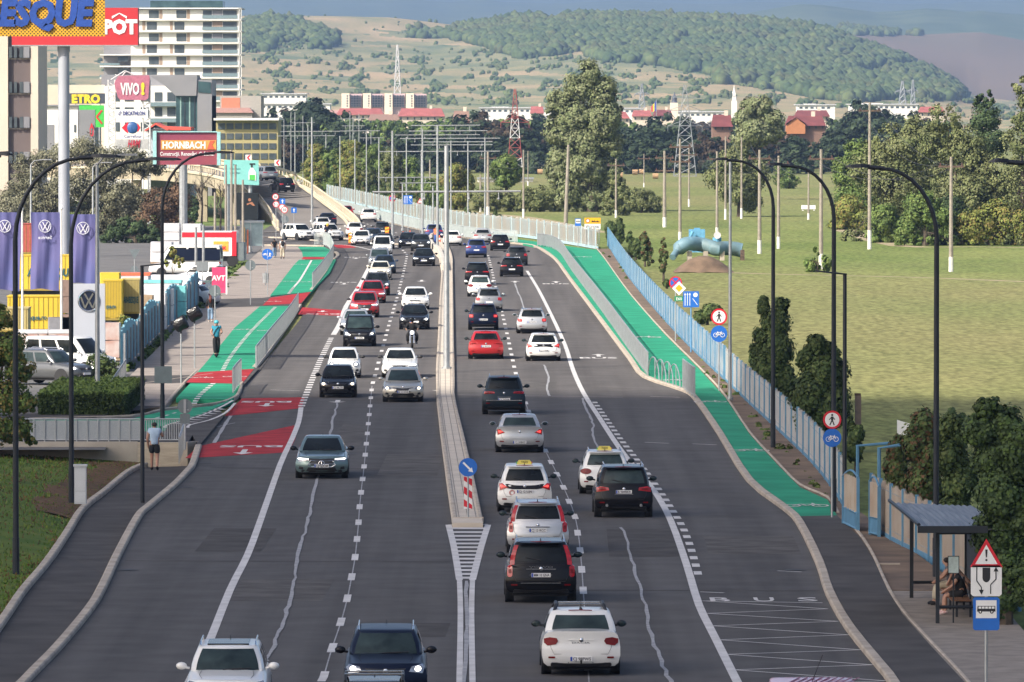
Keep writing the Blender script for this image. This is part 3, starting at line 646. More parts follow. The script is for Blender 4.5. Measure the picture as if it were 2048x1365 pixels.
PBk = paint('black', (.008, .008, .010), rough=.12); PGr = paint('grey', (.10, .105, .11), .4); PDg = paint('dark_grey', (.035, .038, .042), .4); PNv = paint('navy', (.008, .013, .032), .3)
PBl = paint('blue', (.015, .035, .15), .3); PRd = paint('red', (.40, .015, .018), .2); PTl = paint('teal_grey', (.13, .20, .20), .5); PPk = paint('pink', (.75, .30, .42)); PSg = paint('grey_silver', (.27, .28, .29), .5)
PDb = paint('dark_blue', (.03, .05, .09), .4); PDt = paint('dark_teal', (.02, .03, .04), .4)
mGlass = M('car_glass', (.012, .016, .018), .04, 0, var=.4, scale=1.3, spec=.22)
mGlassG = M('car_glass_clear', (.035, .055, .055), .04, 0, col2=(.012, .02, .022), scale=2.2, spec=.3)
mTyre = M('tyre_rubber', (.018, .018, .018), .85); mRim = M('alloy_rim', (.42, .43, .44), .35, .8); mTrim = M('black_plastic', (.020, .020, .022), .55, var=.2)
mChrome = M('chrome', (.75, .76, .78), .15, 1, var=.02); mTail = M('tail_lens', (.42, .010, .014), .15, col2=(.22, .004, .008), scale=9, coat=.5); mTailD = M('tail_lens_dark', (.20, .006, .008), .25, col2=(.10, .004, .005), scale=6, spec=.3)
mTailOn = M('tail_lamp_lit', (.95, .06, .05), .3, emit=1.2, var=.02)
mHead = M('headlamp_glass', (.55, .58, .62), .12, .5, col2=(.16, .17, .19), scale=9, coat=.8); mHeadOn = M('headlamp_lit', (1, .97, .90), .3, emit=3.2, var=.01); mHeadY = M('headlamp_warm', (1, .86, .62), .3, emit=2.2, var=.01)
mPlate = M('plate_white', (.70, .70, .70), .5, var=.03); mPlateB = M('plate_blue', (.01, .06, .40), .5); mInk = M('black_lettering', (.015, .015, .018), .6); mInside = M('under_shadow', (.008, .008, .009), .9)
UL = [(0, .86), (.10, .955), (.32, 1.0), (.58, 1.0), (.78, .975), (.92, .93), (1.0, .86)]
def lerp(a, b, t): return a + (b - a) * t
class Car:
 def __init__(s, L=4.5, W=1.84, H=1.48, zb=.24, belt=.93, hood=.72, hoodb=.92, deck=None, yf0=None, yf1=None, yr1=None, yr0=None, rprof=None, fprof=None, wc0=.83, wc1=.64, fcor=.34, rcor=.16, plz=None):
  s.L, s.W, s.H, s.w, s.h = L, W, H, W / 2, L / 2; s.zb, s.belt, s.hood, s.hoodb = zb, belt, hood, hoodb; s.deck = deck
  s.yf0 = yf0 if yf0 is not None else s.h - 1.25; s.yf1 = yf1 if yf1 is not None else s.yf0 - .75
  s.yr0 = yr0 if yr0 is not None else -s.h + .16; s.yr1 = yr1 if yr1 is not None else -s.h + .50
  s.rp = rprof or [(zb, .14), (.36, .03), (.55, 0), (.62, .05), (belt - .05, .09), (belt, .14)]
  s.fp = fprof or [(zb, .10), (.36, .02), (.52, 0), (.62, .03), (hood - .06, .10), (hood, .24), (1.2, .4)]
  s.wc0, s.wc1, s.fcor, s.rcor = wc0 * s.w * 1.06, wc1 * s.w * 1.08, fcor, rcor
 def ye(s, x, z, end):
  k = min(1, abs(x) / s.w)
  if end < 0: return -s.h + np.interp(z, [p[0] for p in s.rp], [p[1] for p in s.rp]) + s.rcor * k ** 3.2
  return s.h - np.interp(z, [p[0] for p in s.fp], [p[1] for p in s.fp]) - s.fcor * k ** 3
 def zt(s, y):
  ys = [-s.h, s.yr0 + .05, s.yr0 + .3, s.yf0 - .3, s.yf0, s.h]
  dk = s.deck or s.belt
  return float(np.interp(y, ys, [dk - .02, dk, s.belt, s.belt, s.hoodb, s.hood]))
 def body(s):
  m = MB(); T = np.concatenate([np.linspace(0, .08, 4)[:-1], np.linspace(.08, .9, 16), np.linspace(.92, 1, 5)]); rings = []
  for t in T:
   y0 = -s.h + t * s.L; zt = s.zt(y0); q = []
   for u, k in UL: q.append((k * s.w, s.zb + u * (zt - s.zb)))
   for f, c in ((.80, .5), (.55, .85), (0, 1)): q.append((f * .86 * s.w, zt + .045 * c * (1 - .6 * max(0, t - .93) / .07)))
   full = [(x, z) for x, z in q] + [(-x, z) for x, z in q[-2::-1]]
   full = [(0, s.zb)] + full
   rings.append([(x, lerp(s.ye(x, z, -1), s.ye(x, z, 1), t), z) for x, z in full])
  m.loft(rings)
  for end, ring in ((-1, rings[0]), (1, rings[-1])):
   zt = s.zt(end * s.h); rows = []
   for u, k in UL + [(1.0, .62)]:
    z = s.zb + u * (zt - s.zb)
    if (u, k) == (1.0, .62): z = zt + .035 * (1 if end < 0 else .4)
    rows.append([(x, float(s.ye(x, z, end)), z) for x in np.linspace(-k * s.w, k * s.w, 11)])
   if end > 0: rows = [r[::-1] for r in rows]
   m.loft(rows, closed=False)
  return m
 def cab(s, t):
  z = lerp(s.belt - .02, s.H - .06, t); b = math.sin(t * math.pi / 2)
  return z, lerp(s.yf0, s.yf1, t) + .05 * math.sin(t * math.pi), lerp(s.yr0, s.yr1, t) - .05 * math.sin(t * math.pi), lerp(s.wc0, s.wc1, t ** 1.15) + .025 * math.sin(t * math.pi)
 def C(s, edge, u, t, off=0):
  """u 0..1 across the edge; edge F/R/L/B(rear)"""
  z, yf, yr, hw = s.cab(t)
  if edge == 'F': x = lerp(-hw, hw, u); return (x, yf - .16 * (x / hw) ** 2 + off, z + off * .5)
  if edge == 'B': x = lerp(-hw, hw, u); return (x, yr + .11 * (x / hw) ** 2 - off, z + off * .5)
  y = lerp(yr + .11, yf - .16, u); bow = 1 + .02 * math.sin(u * math.pi)
  return ((hw * bow + off) * (1 if edge == 'R' else -1), y, z)
 def cabin(s):
  m = MB(); rings = []
  def ring(t):
   return [s.C('B', u, t) for u in np.linspace(0.03, .97, 7)] + [s.C('R', u, t) for u in np.linspace(.03, .97, 7)] + [s.C('F', u, t) for u in np.linspace(.97, .03, 7)] + [s.C('L', u, t) for u in np.linspace(.97, .03, 7)]
  for t in (0, .25, .5, .75, .92, 1): rings.append(ring(t))
  top = rings[-1]; cx = 0; cy = sum(p[1] for p in top) / len(top)
  for k, dz in ((.95, .028), (.80, .045), (.4, .058), (.02, .06)): rings.append([(p[0] * k, cy + (p[1] - cy) * k, p[2] + dz) for p in top])
  return m.loft(rings)
 def panel(s, edge, u0, u1, t0, t1, off=.008, n=6, taper=0):
  m = MB(); rows = []
  for t in np.linspace(t0, t1, 5):
   tt = (t - t0) / (t1 - t0)
   a, b = lerp(u0, u0 + taper, tt), lerp(u1, u1 - taper, tt)
   rows.append([s.C(edge, u, t, off) for u in np.linspace(a, b, n)])
  if edge in 'FL': rows = [r[::-1] for r in rows]
  return m.loft(rows, closed=False)
 def patch(s, poly, end, off=.02, m=None, c=None):
  """polygon (x,z) lying on the front (1) or rear (-1) end"""
  m = m or MB(); n = len(poly); cx = sum(p[0] for p in poly) / n; cz = sum(p[1] for p in poly) / n
  rows = []
  for k in (1.0, .96, .5, .02):
   o = off if k < 1 else -.03
   rows.append([(cx + (x - cx) * k, float(s.ye(cx + (x - cx) * k, cz + (z - cz) * k, end)) + end * o, cz + (z - cz) * k) for x, z in poly])
  m.loft(rows); return m
def mirror_poly(p): return [(-x, z) for x, z in p][::-1]
def rpoly(x0, x1, z0, z1, c=.03, n=2):
 return [(x0 + c, z0), (x1 - c, z0), (x1, z0 + c), (x1, z1 - c), (x1 - c, z1), (x0 + c, z1), (x0, z1 - c), (x0, z0 + c)]
def ell(cx, cz, a, b, n=14): return [(cx + a * math.cos(t), cz + b * math.sin(t)) for t in np.linspace(0, 2 * math.pi, n + 1)[:-1]]
_wheel = {}
def wheel_meshes(r):
 if r not in _wheel:
  m = MB(); wd = .11; pr = [(-wd, r * .60), (-wd, r * .93), (-wd * .8, r), (wd * .8, r), (wd, r * .93), (wd, r * .60)]
  m.loft([[(x, q * math.cos(a), q * math.sin(a)) for x, q in pr] for a in np.linspace(0, 2 * math.pi, 21)], closed=True)
  t = m.build('wheel', mTyre, smooth='auto'); COL.objects.unlink(t)
  m = MB()
  for sx in (-1, 1):
   m.loft([[(sx * (wd - .02), r * .12 * math.cos(a), r * .12 * math.sin(a)) for a in np.linspace(0, 6.283, 15)[:-1]], [(sx * (wd - .015), r * .0 + 1e-3 * math.cos(a), 1e-3 * math.sin(a)) for a in np.linspace(0, 6.283, 15)[:-1]]])
   for k in range(5):
    a = k * 2 * math.pi / 5; ca, sa = math.cos(a), math.sin(a); hw = r * .10
    P = [(sx * (wd - .02), ca * q - sa * e, sa * q + ca * e) for q, e in ((r * .08, -hw), (r * .62, -hw * 1.3), (r * .62, hw * 1.3), (r * .08, hw))]
    m.add(P, [(0, 1, 2, 3)])
   m.loft([[(sx * (wd - .005), q * math.cos(a), q * math.sin(a)) for a in np.linspace(0, 6.283, 21)] for q in (r * .56, r * .63)])
  m.tube([(-.05, 0, 0), (.05, 0, 0)], r * .5, 14)
  d = m.build('rim', mRim); COL.objects.unlink(d)
  _wheel[r] = (t.data, d.data); D.objects.remove(t); D.objects.remove(d)
 return _wheel[r]
def plate(t, y, z, txt, face, w_=.52, h_=.11, blue=True):
 """face -1 looks to -y (rear of the car)"""
 m = MB(); m.box(-w_ / 2, w_ / 2, y - .012, y + .012, z - h_ / 2, z + h_ / 2); p = m.build('number_plate', mPlate, t)
 yy = y + face * .014
 m = MB()
 if blue:
  x0, x1 = (-w_ / 2 + .005, -w_ / 2 + .05) if face < 0 else (w_ / 2 - .05, w_ / 2 - .005)
  m.box(min(x0, x1), max(x0, x1), yy - .002, yy + .002, z - h_ / 2 + .005, z + h_ / 2 - .005); m.build('blue_band', mPlateB, p)
 if txt:
  m = MB(); text_mb(m, txt, .02, z, h_ * .66, y=0, th=0, bold=1.4, maxw=w_ * .82)
  V = [(x * (1 if face < 0 else -1), yy + face * .003, zz) for x, y_, zz in m.v]; m.v = V
  m.build('plate_lettering', mInk, p)
 return p
def build_car(kind, face, px, py, paint_, label, name='car', cat='car', plate_txt='', lamp='wedge', head='lit', near=None, rz=None, z=0, Wd=None, rails=False, extra=None, group=None, glass=None, mir=None, grille='wide', badge=None, loc=None, **kw):
 """face 'R' shows its tail to the camera, 'F' its front"""
 K = dict(
  sedan=dict(L=4.65, W=1.84, H=1.46, belt=.93, deck=1.02, yf0=.98, yf1=.25, yr1=-1.10, yr0=-1.62, wc1=.62, rprof=[(.24, .12), (.36, .03), (.55, 0), (.62, .04), (.9, .07), (1.02, .05)]),
  hatch=dict(L=4.1, W=1.77, H=1.48, belt=.94, yf0=1.02, yf1=.32, yr1=-1.62, yr0=-1.90, wc1=.63),
  small=dict(L=3.7, W=1.66, H=1.50, belt=.95, hood=.78, yf0=.98, yf1=.30, yr1=-1.42, yr0=-1.70, wc1=.63),
  wagon=dict(L=4.75, W=1.84, H=1.50, belt=.95, yf0=1.02, yf1=.30, yr1=-1.85, yr0=-2.22, wc1=.63),
  suv=dict(L=4.6, W=1.89, H=1.68, zb=.30, belt=1.06, hood=.92, hoodb=1.06, yf0=1.05, yf1=.45, yr1=-1.85, yr0=-2.15, wc1=.66, rprof=[(.30, .14), (.42, .03), (.62, 0), (.70, .05), (1.0, .09), (1.06, .14)], fprof=[(.30, .10), (.42, .02), (.60, 0), (.72, .03), (.86, .10), (.92, .22), (1.3, .4)]),
  mpv=dict(L=4.65, W=1.82, H=1.70, zb=.26, belt=1.0, hood=.84, hoodb=1.0, yf0=1.35, yf1=.55, yr1=-2.0, yr0=-2.18, wc1=.70),
  van=dict(L=4.9, W=1.9, H=1.95, zb=.28, belt=1.08, hood=.92, hoodb=1.08, yf0=1.55, yf1=.85, yr1=-2.3, yr0=-2.4, wc1=.80))[kind].copy()
 K.update(kw); c = Car(**K)
 if loc is None: loc = G(px, py, z); loc.y += (c.h if face == 'R' else c.h) - .25
 r = (.0113 if face == 'R' else math.pi + .0113) if rz is None else rz
 t = thing(name, loc, label, cat, group, r)
 sc = 40 if near is None else near
 s_ = SCL(py) if near is None else near
 big = s_ > 33
 suv = kind in ('suv',); wr = .36 if suv else .32
 body = c.body().build('body', paint_, t, smooth='auto')
 cab_o = c.cabin().build('roof', paint_, t, smooth='auto')
 gl = glass or mGlass
 c.panel('F', .07, .93, .06, .93, taper=.01).build('windshield', gl, t, smooth=True)
 rw = kw.get('_', None)
 tr0 = .10 if kind in ('sedan',) else .16
 c.panel('B', .09, .91, tr0, .86, taper=.01).build('rear_window', gl, t, smooth=True)
 for e in 'LR':
  for a, b in ((.05, .28), (.32, .60), (.64, .94)):
   c.panel(e, a, b, .10, .86, taper=.0).build('side_window', gl, t, smooth=True)
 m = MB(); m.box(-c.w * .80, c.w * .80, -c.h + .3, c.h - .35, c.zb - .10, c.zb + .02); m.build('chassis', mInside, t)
 wb = c.L * .30; td, rd = wheel_meshes(wr)
 for yy in (-wb, wb + .05):
  for sx in (-1, 1):
   wh = link('wheel', td, t, (sx * (c.w - .13), yy, wr))
   if s_ > 20: link('rim', rd, wh)
   m = MB(); m.tube([(sx * (c.w - .06), yy, wr + .02), (sx * (c.w + .004), yy, wr + .02)], wr + .055, 18); m.build('wheel_arch', mTrim, t)
 lowp = rpoly(-c.w * .80, c.w * .80, c.zb - .02, c.zb + .09, .03)
 if extra != 'plainbumper' : c.patch(lowp, -1, .012).build('rear_bumper_insert', mTrim, t)
 c.patch(lowp, 1, .012).build('front_bumper_insert', mTrim, t)
 mm = mir or paint_
 for sx in (-1, 1):
  m = MB(); zz = c.belt + .06; yy = c.yf0 - .32
  m.ball((sx * (c.w + .10), yy, zz + .03), .125, .075, .085, 10, 6); m.tube([(sx * (c.w - .08), yy, zz - .02), (sx * (c.w + .04), yy, zz)], .03, 6)
  mo = m.build('mirror', mm, t, smooth=True)
  if big: m = MB(); m.ball((sx * (c.w + .10), yy - .062, zz + .03), .10, .02, .065, 10, 5); m.build('mirror_glass', mGlassG, mo, smooth=True)
 zb = c.belt
 if face == 'R' or s_ < 0 or kw.get('both'):
  zl = lambda f: c.zb + f * (zb - c.zb)
  shapes = dict(
   wedge=[(.50 * c.w, zl(.80)), (.94 * c.w, zl(.72)), (.955 * c.w, zl(.93)), (.80 * c.w, zl(.97)), (.52 * c.w, zl(.92))],
   block=rpoly(.66 * c.w, .955 * c.w, zl(.66), zl(.95), .04), slim=[(.42 * c.w, zl(.84)), (.94 * c.w, zl(.80)), (.95 * c.w, zl(.95)), (.45 * c.w, zl(.95))],
   drop=[(.58 * c.w, zl(.82)), (.64 * c.w, zl(.71)), (.86 * c.w, zl(.67)), (.95 * c.w, zl(.76)), (.955 * c.w, zl(.90)), (.80 * c.w, zl(.95)), (.62 * c.w, zl(.92))], round=ell(.76 * c.w, zl(.80), .20, .105), vert=rpoly(.80 * c.w, .95 * c.w, zl(.55), zl(.98), .04), hook=[(.60 * c.w, zl(.80)), (.93 * c.w, zl(.66)), (.955 * c.w, zl(.98)), (.82 * c.w, zl(1.0)), (.74 * c.w, zl(.90))])
  P = shapes.get(lamp if lamp in shapes else 'vert')
  for Q in (P, mirror_poly(P)):
   lo = c.patch(Q, -1, .022).build('tail_lamp', mTail if lamp not in ('round', 'drop') else mTailD, t, smooth='auto')
   if big and lamp != 'round':
    cx = sum(p[0] for p in Q) / len(Q); cz = sum(p[1] for p in Q) / len(Q)
    c.patch([(cx + (x - cx) * .55, cz + (q - cz) * .35) for x, q in Q], -1, .03).build('lamp_core', mTailOn if lamp in ('block', 'hook') else mTailD, lo)
  if lamp == 'pillar':
   for a, b in ((.0, .075), (.925, 1.0)):
    c.panel('B', a, b, .0, .90, off=.014, n=3).build('tail_lamp', mTail, t)
  if big:
   m = MB(); x1 = .80 * c.w; zz0 = zl(.40)
   pts = [(x, z_) for x, z_ in ((-x1, zl(.93)), (-x1 * .96, zl(.6)), (-x1 * .86, zz0), (x1 * .86, zz0), (x1 * .96, zl(.6)), (x1, zl(.93)))]
   m.tube([(x, float(c.ye(x, q, -1)) - .001, q) for x, q in pts], .005, 5); m.build('tailgate_seam', mInk, t)
   m = MB(); ze = zl(.62) if kind != 'sedan' else zl(.84)
   m.box(-.30, .30, float(c.ye(0, ze, -1)) - .016, float(c.ye(0, ze, -1)) + .02, ze, ze + .022); m.build('handle_strip', mChrome if paint_ in (PBk, PDt, PDg) else paint_, t)
   for sx in (-1, 1): c.patch([(sx * a, q) for a, q in rpoly(.66 * c.w, .84 * c.w, c.zb + .19, c.zb + .235, .01)][::sx], -1, .014).build('reflector', mTailD, t)
   m = MB()
   m.tube([(-.28, c.yr1 + .0, c.H - .02), (0, c.yr1 - .03, c.H - .012), (.28, c.yr1, c.H - .02)], .012, 5); m.build('brake_light_strip', mTailD, t)
  pz = kw.get('pz') or (zl(.50) if kind != 'sedan' else zl(.55))
  if K.get('plz'): pz = K['plz']
  plate(t, float(c.ye(0, pz, -1)) - .02, pz, plate_txt, -1)
  m = MB(); bz = zl(.86)
  m.loft([[(q * math.cos(a), float(c.ye(0, bz, -1)) - .02 + (0 if q > .03 else -.01), bz + q * math.sin(a)) for a in np.linspace(0, 6.283, 13)] for q in (.055, .045, .001)]); m.build('badge', mChrome, t)
  if kind != 'sedan':
   m = MB(); m.loft([[(x, c.yr1 + .02 + .11 * abs(x / .7) ** 2, c.H - .055), (x, c.yr1 - .15 + .11 * abs(x / .7) ** 2, c.H - .06), (x, c.yr1 - .15 + .11 * abs(x / .7) ** 2, c.H - .04), (x, c.yr1 + .05, c.H - .01)] for x in np.linspace(-.56, .56, 7)], cap=True)
   m.build('spoiler', paint_, t)
   if big:
    m = MB(); q0 = c.C('B', .5, .2, .03); q1 = c.C('B', .26, .34, .03); m.tube([q0, q1], .012, 5); m.build('wiper', mInk, t)
 if face == 'F' or kw.get('both'):
  zf = lambda f: c.zb + f * (c.hood - c.zb)
  Hd = [(.56 * c.w, zf(.74)), (.90 * c.w, zf(.66)), (.95 * c.w, zf(.88)), (.88 * c.w, zf(1.0)), (.62 * c.w, zf(.92))]
  if head == 'round': Hd = ell(.72 * c.w, zf(.84), .155, .12)
  if head == 'tall': Hd = [(.60 * c.w, zf(.62)), (.92 * c.w, zf(.66)), (.93 * c.w, zf(1.0)), (.78 * c.w, zf(1.02)), (.62 * c.w, zf(.84))]
  if head == 'slimlit': Hd = [(.46 * c.w, zf(.74)), (.88 * c.w, zf(.68)), (.95 * c.w, zf(.84)), (.88 * c.w, zf(.96)), (.50 * c.w, zf(.84))]
  for Q in (Hd, mirror_poly(Hd)):
   ho = c.patch(Q, 1, .02).build('headlight', mHead, t, smooth='auto')
   if head != 'off':
    cx = sum(p[0] for p in Q) / len(Q); cz = sum(p[1] for p in Q) / len(Q)
    if head == 'slimlit': LQ = [(cx + (x - cx) * .9, cz + (q - cz) * .30 + .035) for x, q in Q]
    else: LQ = ell(cx, cz, .075, .06, 10)
    c.patch(LQ, 1, .032).build('lamp_core', mHeadY if head in ('warm', 'tall') else mHeadOn, ho)
  gw, g0, g1 = dict(wide=(.50, .66, .86), big=(.52, .45, .90), slim=(.48, .78, .88), kidney=(.30, .60, .90), small=(.30, .72, .84), none=(.2, .7, .74))[grille]
  P = [(-gw * c.w, zf(g1)), (-gw * c.w * .82, zf(g0)), (gw * c.w * .82, zf(g0)), (gw * c.w, zf(g1))]
  go = c.patch(P, 1, .018).build('grille', mTrim, t)
  if badge != 'none':
   m = MB(); bz = zf((g0 + g1) / 2) if badge != 'top' else zf(.95)
   m.loft([[(q * math.cos(a), float(c.ye(0, bz, 1)) + .03 + (0 if q > .03 else .01), bz + q * math.sin(a)) for a in np.linspace(6.283, 0, 15)] for q in (.07, .055, .001)]); m.build('badge', mChrome, t)
  P = [(-.62 * c.w, c.zb + .04), (.62 * c.w, c.zb + .04), (.52 * c.w, c.zb + .19), (-.52 * c.w, c.zb + .19)]
  c.patch(P, 1, .022).build('lower_intake', mTrim, t)
  for sx in (-1, 1):
   Q = [(.70 * c.w, c.zb + .10), (.88 * c.w, c.zb + .12), (.86 * c.w, c.zb + .22), (.72 * c.w, c.zb + .20)]
   if sx < 0: Q = mirror_poly(Q)
   c.patch(Q, 1, .018).build('fog_lamp_recess', mTrim, t)
  plate(t, float(c.ye(0, c.zb + .24, 1)) + .03, c.zb + .24, plate_txt, 1)
  if big:
   m = MB()
   for sx in (-1, 1): m.tube([(sx * .1, c.yf0 + .02, c.belt + .035), (sx * .1 - .42, c.yf0 - .08, c.belt + .06)], .012, 5)
   m.build('wiper', mInk, t)
   m = MB(); x1 = .62 * c.w
   m.tube([(-x1, c.yf0 + .03, c.hoodb + .01), (-x1 * 1.05, c.h - .75, c.hood + .10), (-x1 * .9, c.h - .36, c.hood + .015)], .005, 5); m.tube([(x1, c.yf0 + .03, c.hoodb + .01), (x1 * 1.05, c.h - .75, c.hood + .10), (x1 * .9, c.h - .36, c.hood + .015)], .005, 5)
   m.build('bonnet_seam', mInk, t)
 if s_ > 28:
  m = MB(); m.loft([[(0.02, c.yr1 + .25, c.H - .01), (-.02, c.yr1 + .25, c.H - .01), (0, c.yr1 + .34, c.H - .01)], [(0.004, c.yr1 + .24, c.H + .07), (-.004, c.yr1 + .24, c.H + .07), (0, c.yr1 + .25, c.H + .07)]], cap=True); m.build('antenna', mInk, t)
 if rails:
  z0 = c.H - .03
  for sx in (-1, 1):
   m = MB(); x = sx * (c.wc1 * .93)
   m.tube([(x, c.yr1 + .12, z0), (x, c.yr1 + .25, z0 + .075), (x, c.yf1 - .3, z0 + .075), (x, c.yf1 - .12, z0)], .022, 6); m.build('roof_rail', mChrome if rails != 'black' else mTrim, t)
 t['_c'] = 1; del t['_c']
 return t, c
def taxi_sign(t, c, lab=''):
 y = c.yr1 + .75; m = MB(); z = c.H + .0
 m.loft([[(x * k, y + yy, z + h) for x, yy in ((-.30, -.06), (.30, -.06), (.30, .06), (-.30, .06))] for k, h in ((.8, 0), (.8, .05), (.6, .13))], cap=True)
 s_ = m.build('taxi_sign', M('taxi_sign_yellow', (.75, .62, .12), .4), t)
 for sx, mt in ((-1, M('taxi_green', (.05, .45, .10), .4)), (1, M('taxi_red', (.55, .03, .03), .4))):
  m = MB(); m.ball((sx * .22, y, z + .04), .06, .06, .04); m.build('side_light', mt, s_, smooth=True)
 m = MB(); text_mb(m, 'TAXI', 0, z + .07, .07, y=y - .075, bold=1.5); m.build('sign_lettering', mInk, s_)
B = build_car
t, c = B('sedan', 'R', 1160, 1352, PW, 'white saloon with black roof bars nearest the camera, licence plate CJ 98PWS', plate_txt='CJ 98PWS', lamp='drop', mir=mTrim, glass=mGlassG, L=4.4, W=1.86, H=1.52, rcor=.10, wc1=.69, wc0=.86, deck=1.06, belt=.97, yr0=-1.62, yr1=-1.12, plz=.42, near=60)
for i, yy in enumerate((.25, -.55)):
 m = MB(); m.box(-.50, .50, yy - .03, yy + .03, c.H + .07, c.H + .10); m.build('roof_bar', mChrome, t)
for sx in (-1, 1):
 m = MB(); m.tube([(sx * .62, -.95, c.H - .05), (sx * .56, -.7, c.H + .08), (sx * .56, .4, c.H + .08), (sx * .62, .65, c.H - .05)], .045, 6); m.build('roof_rail', mTrim, t)
m = MB(); m.tube([(.02, -.98, c.H - .01), (.02, -1.0, c.H + .35)], .007, 5); m.tube([(.02, -.98, c.H - .02), (.02, -.98, c.H + .04)], [.05, .015], 8); m.build('whip_antenna', mInk, t)
m = MB(); text_mb(m, 'DACIA', 0, .80, .045, y=float(c.ye(0, .8, -1)) - .004, bold=.5, wid=2.2); m.build('boot_lettering', mChrome, t)
m = MB(); m.tube([(0, -c.h + .1, .30), (0, -c.h - .08, .30), (0, -c.h - .08, .37)], .022, 6); m.ball((0, -c.h - .08, .38), .028); m.build('tow_ball', mInk, t)
for x in (-.72, -.3, .28, .70):
 m = MB(); m.ball((x, float(c.ye(x, .45, -1)) - .002, .45 if abs(x) > .5 else .33), .012, .01, .012, 6, 4); m.build('parking_sensor', mInk, t)
t, c = B('suv', 'R', 1080, 1207, PBk, 'glossy black estate-like SUV with tall red pillar lamps, licence plate MM 10 GNA', plate_txt='MM 10 GNA', lamp='pillar', rails=True, near=60, mir=PBk, W=1.93, L=4.65, plz=.78)
m = MB(); m.box(-.40, .40, -c.h + .04, -c.h + .08, .93, .955); m.build('chrome_strip', mChrome, t)
m = MB(); m.box(-.55, .55, -c.h - .025, -c.h + .03, .56, .575); m.build('chrome_strip', mChrome, t)
m = MB(); text_mb(m, 'VOLVO', 0, 1.0, .045, y=float(c.ye(0, 1.0, -1)) - .01, bold=.5, wid=3); m.build('tailgate_lettering', mChrome, t)
t, c = B('wagon', 'R', 1074, 1108, PSi, 'silver estate car with curved red pillar lamps, licence plate CJ 13 RCC', plate_txt='CJ 13 RCC', lamp='pillar', rails=True, near=60, H=1.56, W=1.86, belt=.98, plz=.72, wc1=.66, mir=PDg)
m = MB(); m.box(-.36, .36, -c.h + .03, -c.h + .08, .81, .835); m.build('chrome_strip', mChrome, t)
t, c = B('hatch', 'R', 1048, 1025, PW, 'white taxi hatchback with boomerang lamps and black tailgate glass, licence plate CJ 121UJN', plate_txt='CJ 121UJN', lamp='hook', near=50, H=1.56, L=4.45, W=1.80, belt=.98, yr0=-2.06, yr1=-1.75, mir=mTrim, plz=.70, cat='taxi', name='taxi')
taxi_sign(t, c)
c.patch([(-.60, .80), (-.40, .77), (.40, .77), (.60, .80), (.66, .95), (-.66, .95)], -1, .012).build('black_tailgate_panel', PBk, t)
m = MB()
for rr in (.09, .065): m.tube([(-.42 + rr * math.cos(a), float(c.ye(-.42, .66, -1)) - .012, .66 + rr * math.sin(a)) for a in np.linspace(0, 6.28, 13)], .008, 4)
m.build('door_sticker', M('sticker_red', (.5, .05, .03), .5), t)
B('sedan', 'R', 1038, 906, PSi, 'silver saloon with claw-striped red lamps, licence plate CJ 20BKF', plate_txt='CJ 20BKF', lamp='hook', near=45, W=1.86, L=4.8, yr0=-1.7, yr1=-1.2, plz=.42, glass=mGlassG, mir=PSg)
t, c = B('suv', 'R', 1007, 830, PDt, 'dark teal-black SUV with narrow fang-shaped lamps, licence plate CJ 79ZHA', plate_txt='CJ 79ZHA', lamp='slim', rails=True, near=40, W=1.87, H=1.65, mir=PDt)
m = MB(); m.box(-.78, .78, -c.h - .018, -c.h + .05, .62, .66); m.build('lower_trim', mChrome, t)
t, c = B('wagon', 'R', 1209, 989, PW, 'white taxi estate half hidden behind the black SUV', lamp='round', near=50, H=1.50, W=1.76, L=4.3, yr0=-1.95, yr1=-1.6, rails=True, cat='taxi', name='taxi', mir=mTrim, glass=mGlassG)
taxi_sign(t, c)
t, c = B('suv', 'R', 1246, 1036, PBk, 'black SUV in the bus-side lane beside the white taxis, licence plate B 989BKR', plate_txt='B 989BKR', lamp='wedge', rails=True, near=60, W=1.90, H=1.68, plz=.86, glass=mGlassG)
m = MB()
for sx in (-1, 1): m.tube([(sx * .56, -c.h + .1, .42), (sx * .56, -c.h - .03, .42)], .05, 10)
m.build('exhaust_tip', mChrome, t)
t, c = B('sedan', 'R', 971, 719, PRd, 'red car with swept lamps beside the median, seen from behind', plate_txt='CJ 18WWZ', lamp='slim', near=38, W=1.85, H=1.48, plz=.70, mir=mTrim)
t, c = B('hatch', 'R', 1086, 723, PW, 'white hatchback with black tailgate and L-shaped red lamps, right of the red car', plate_txt='CJ 31VRM', lamp='hook', near=38, W=1.80, H=1.46, L=4.35, yr0=-2.02, yr1=-1.6, plz=.58, mir=mTrim)
c.patch([(-.50, .74), (.50, .74), (.62, .95), (-.62, .95)], -1, .012).build('black_tailgate_panel', PBk, t)
B('suv', 'R', 966, 661, PNv, 'navy compact SUV with a silver bumper guard', plate_txt='CJ 02WUS', lamp='block', rails=True, near=34, W=1.80, H=1.56, belt=1.0, mir=PNv)
B('wagon', 'R', 1063, 668, PSi, 'silver estate in the right lane with big corner lamps', plate_txt='CJ 72CTL', lamp='block', rails=True, near=34, W=1.78, H=1.47, plz=.70)
B('wagon', 'R', 977, 623, PSg, 'grey estate car following the white hatchback by the median', lamp='block', rails=True, W=1.77, H=1.5)
B('hatch', 'R', 959, 594, PW, 'small white hatchback with round red lamps ahead of the grey estate', lamp='round', glass=mGlassG, W=1.72)
B('suv', 'R', 954, 570, PBk, 'black SUV right ahead of the small white hatchback', lamp='slim', W=1.85, H=1.66, rails=True)
B('suv', 'R', 952, 516, PBl, 'bright blue SUV next to the far end of the median', lamp='wedge', W=1.84, H=1.6, rails=True)
B('hatch', 'R', 1023, 554, PBk, 'black hatchback with glowing red lamps at the top of the right lane', lamp='slim', near=26, W=1.82, H=1.5, rails=True)
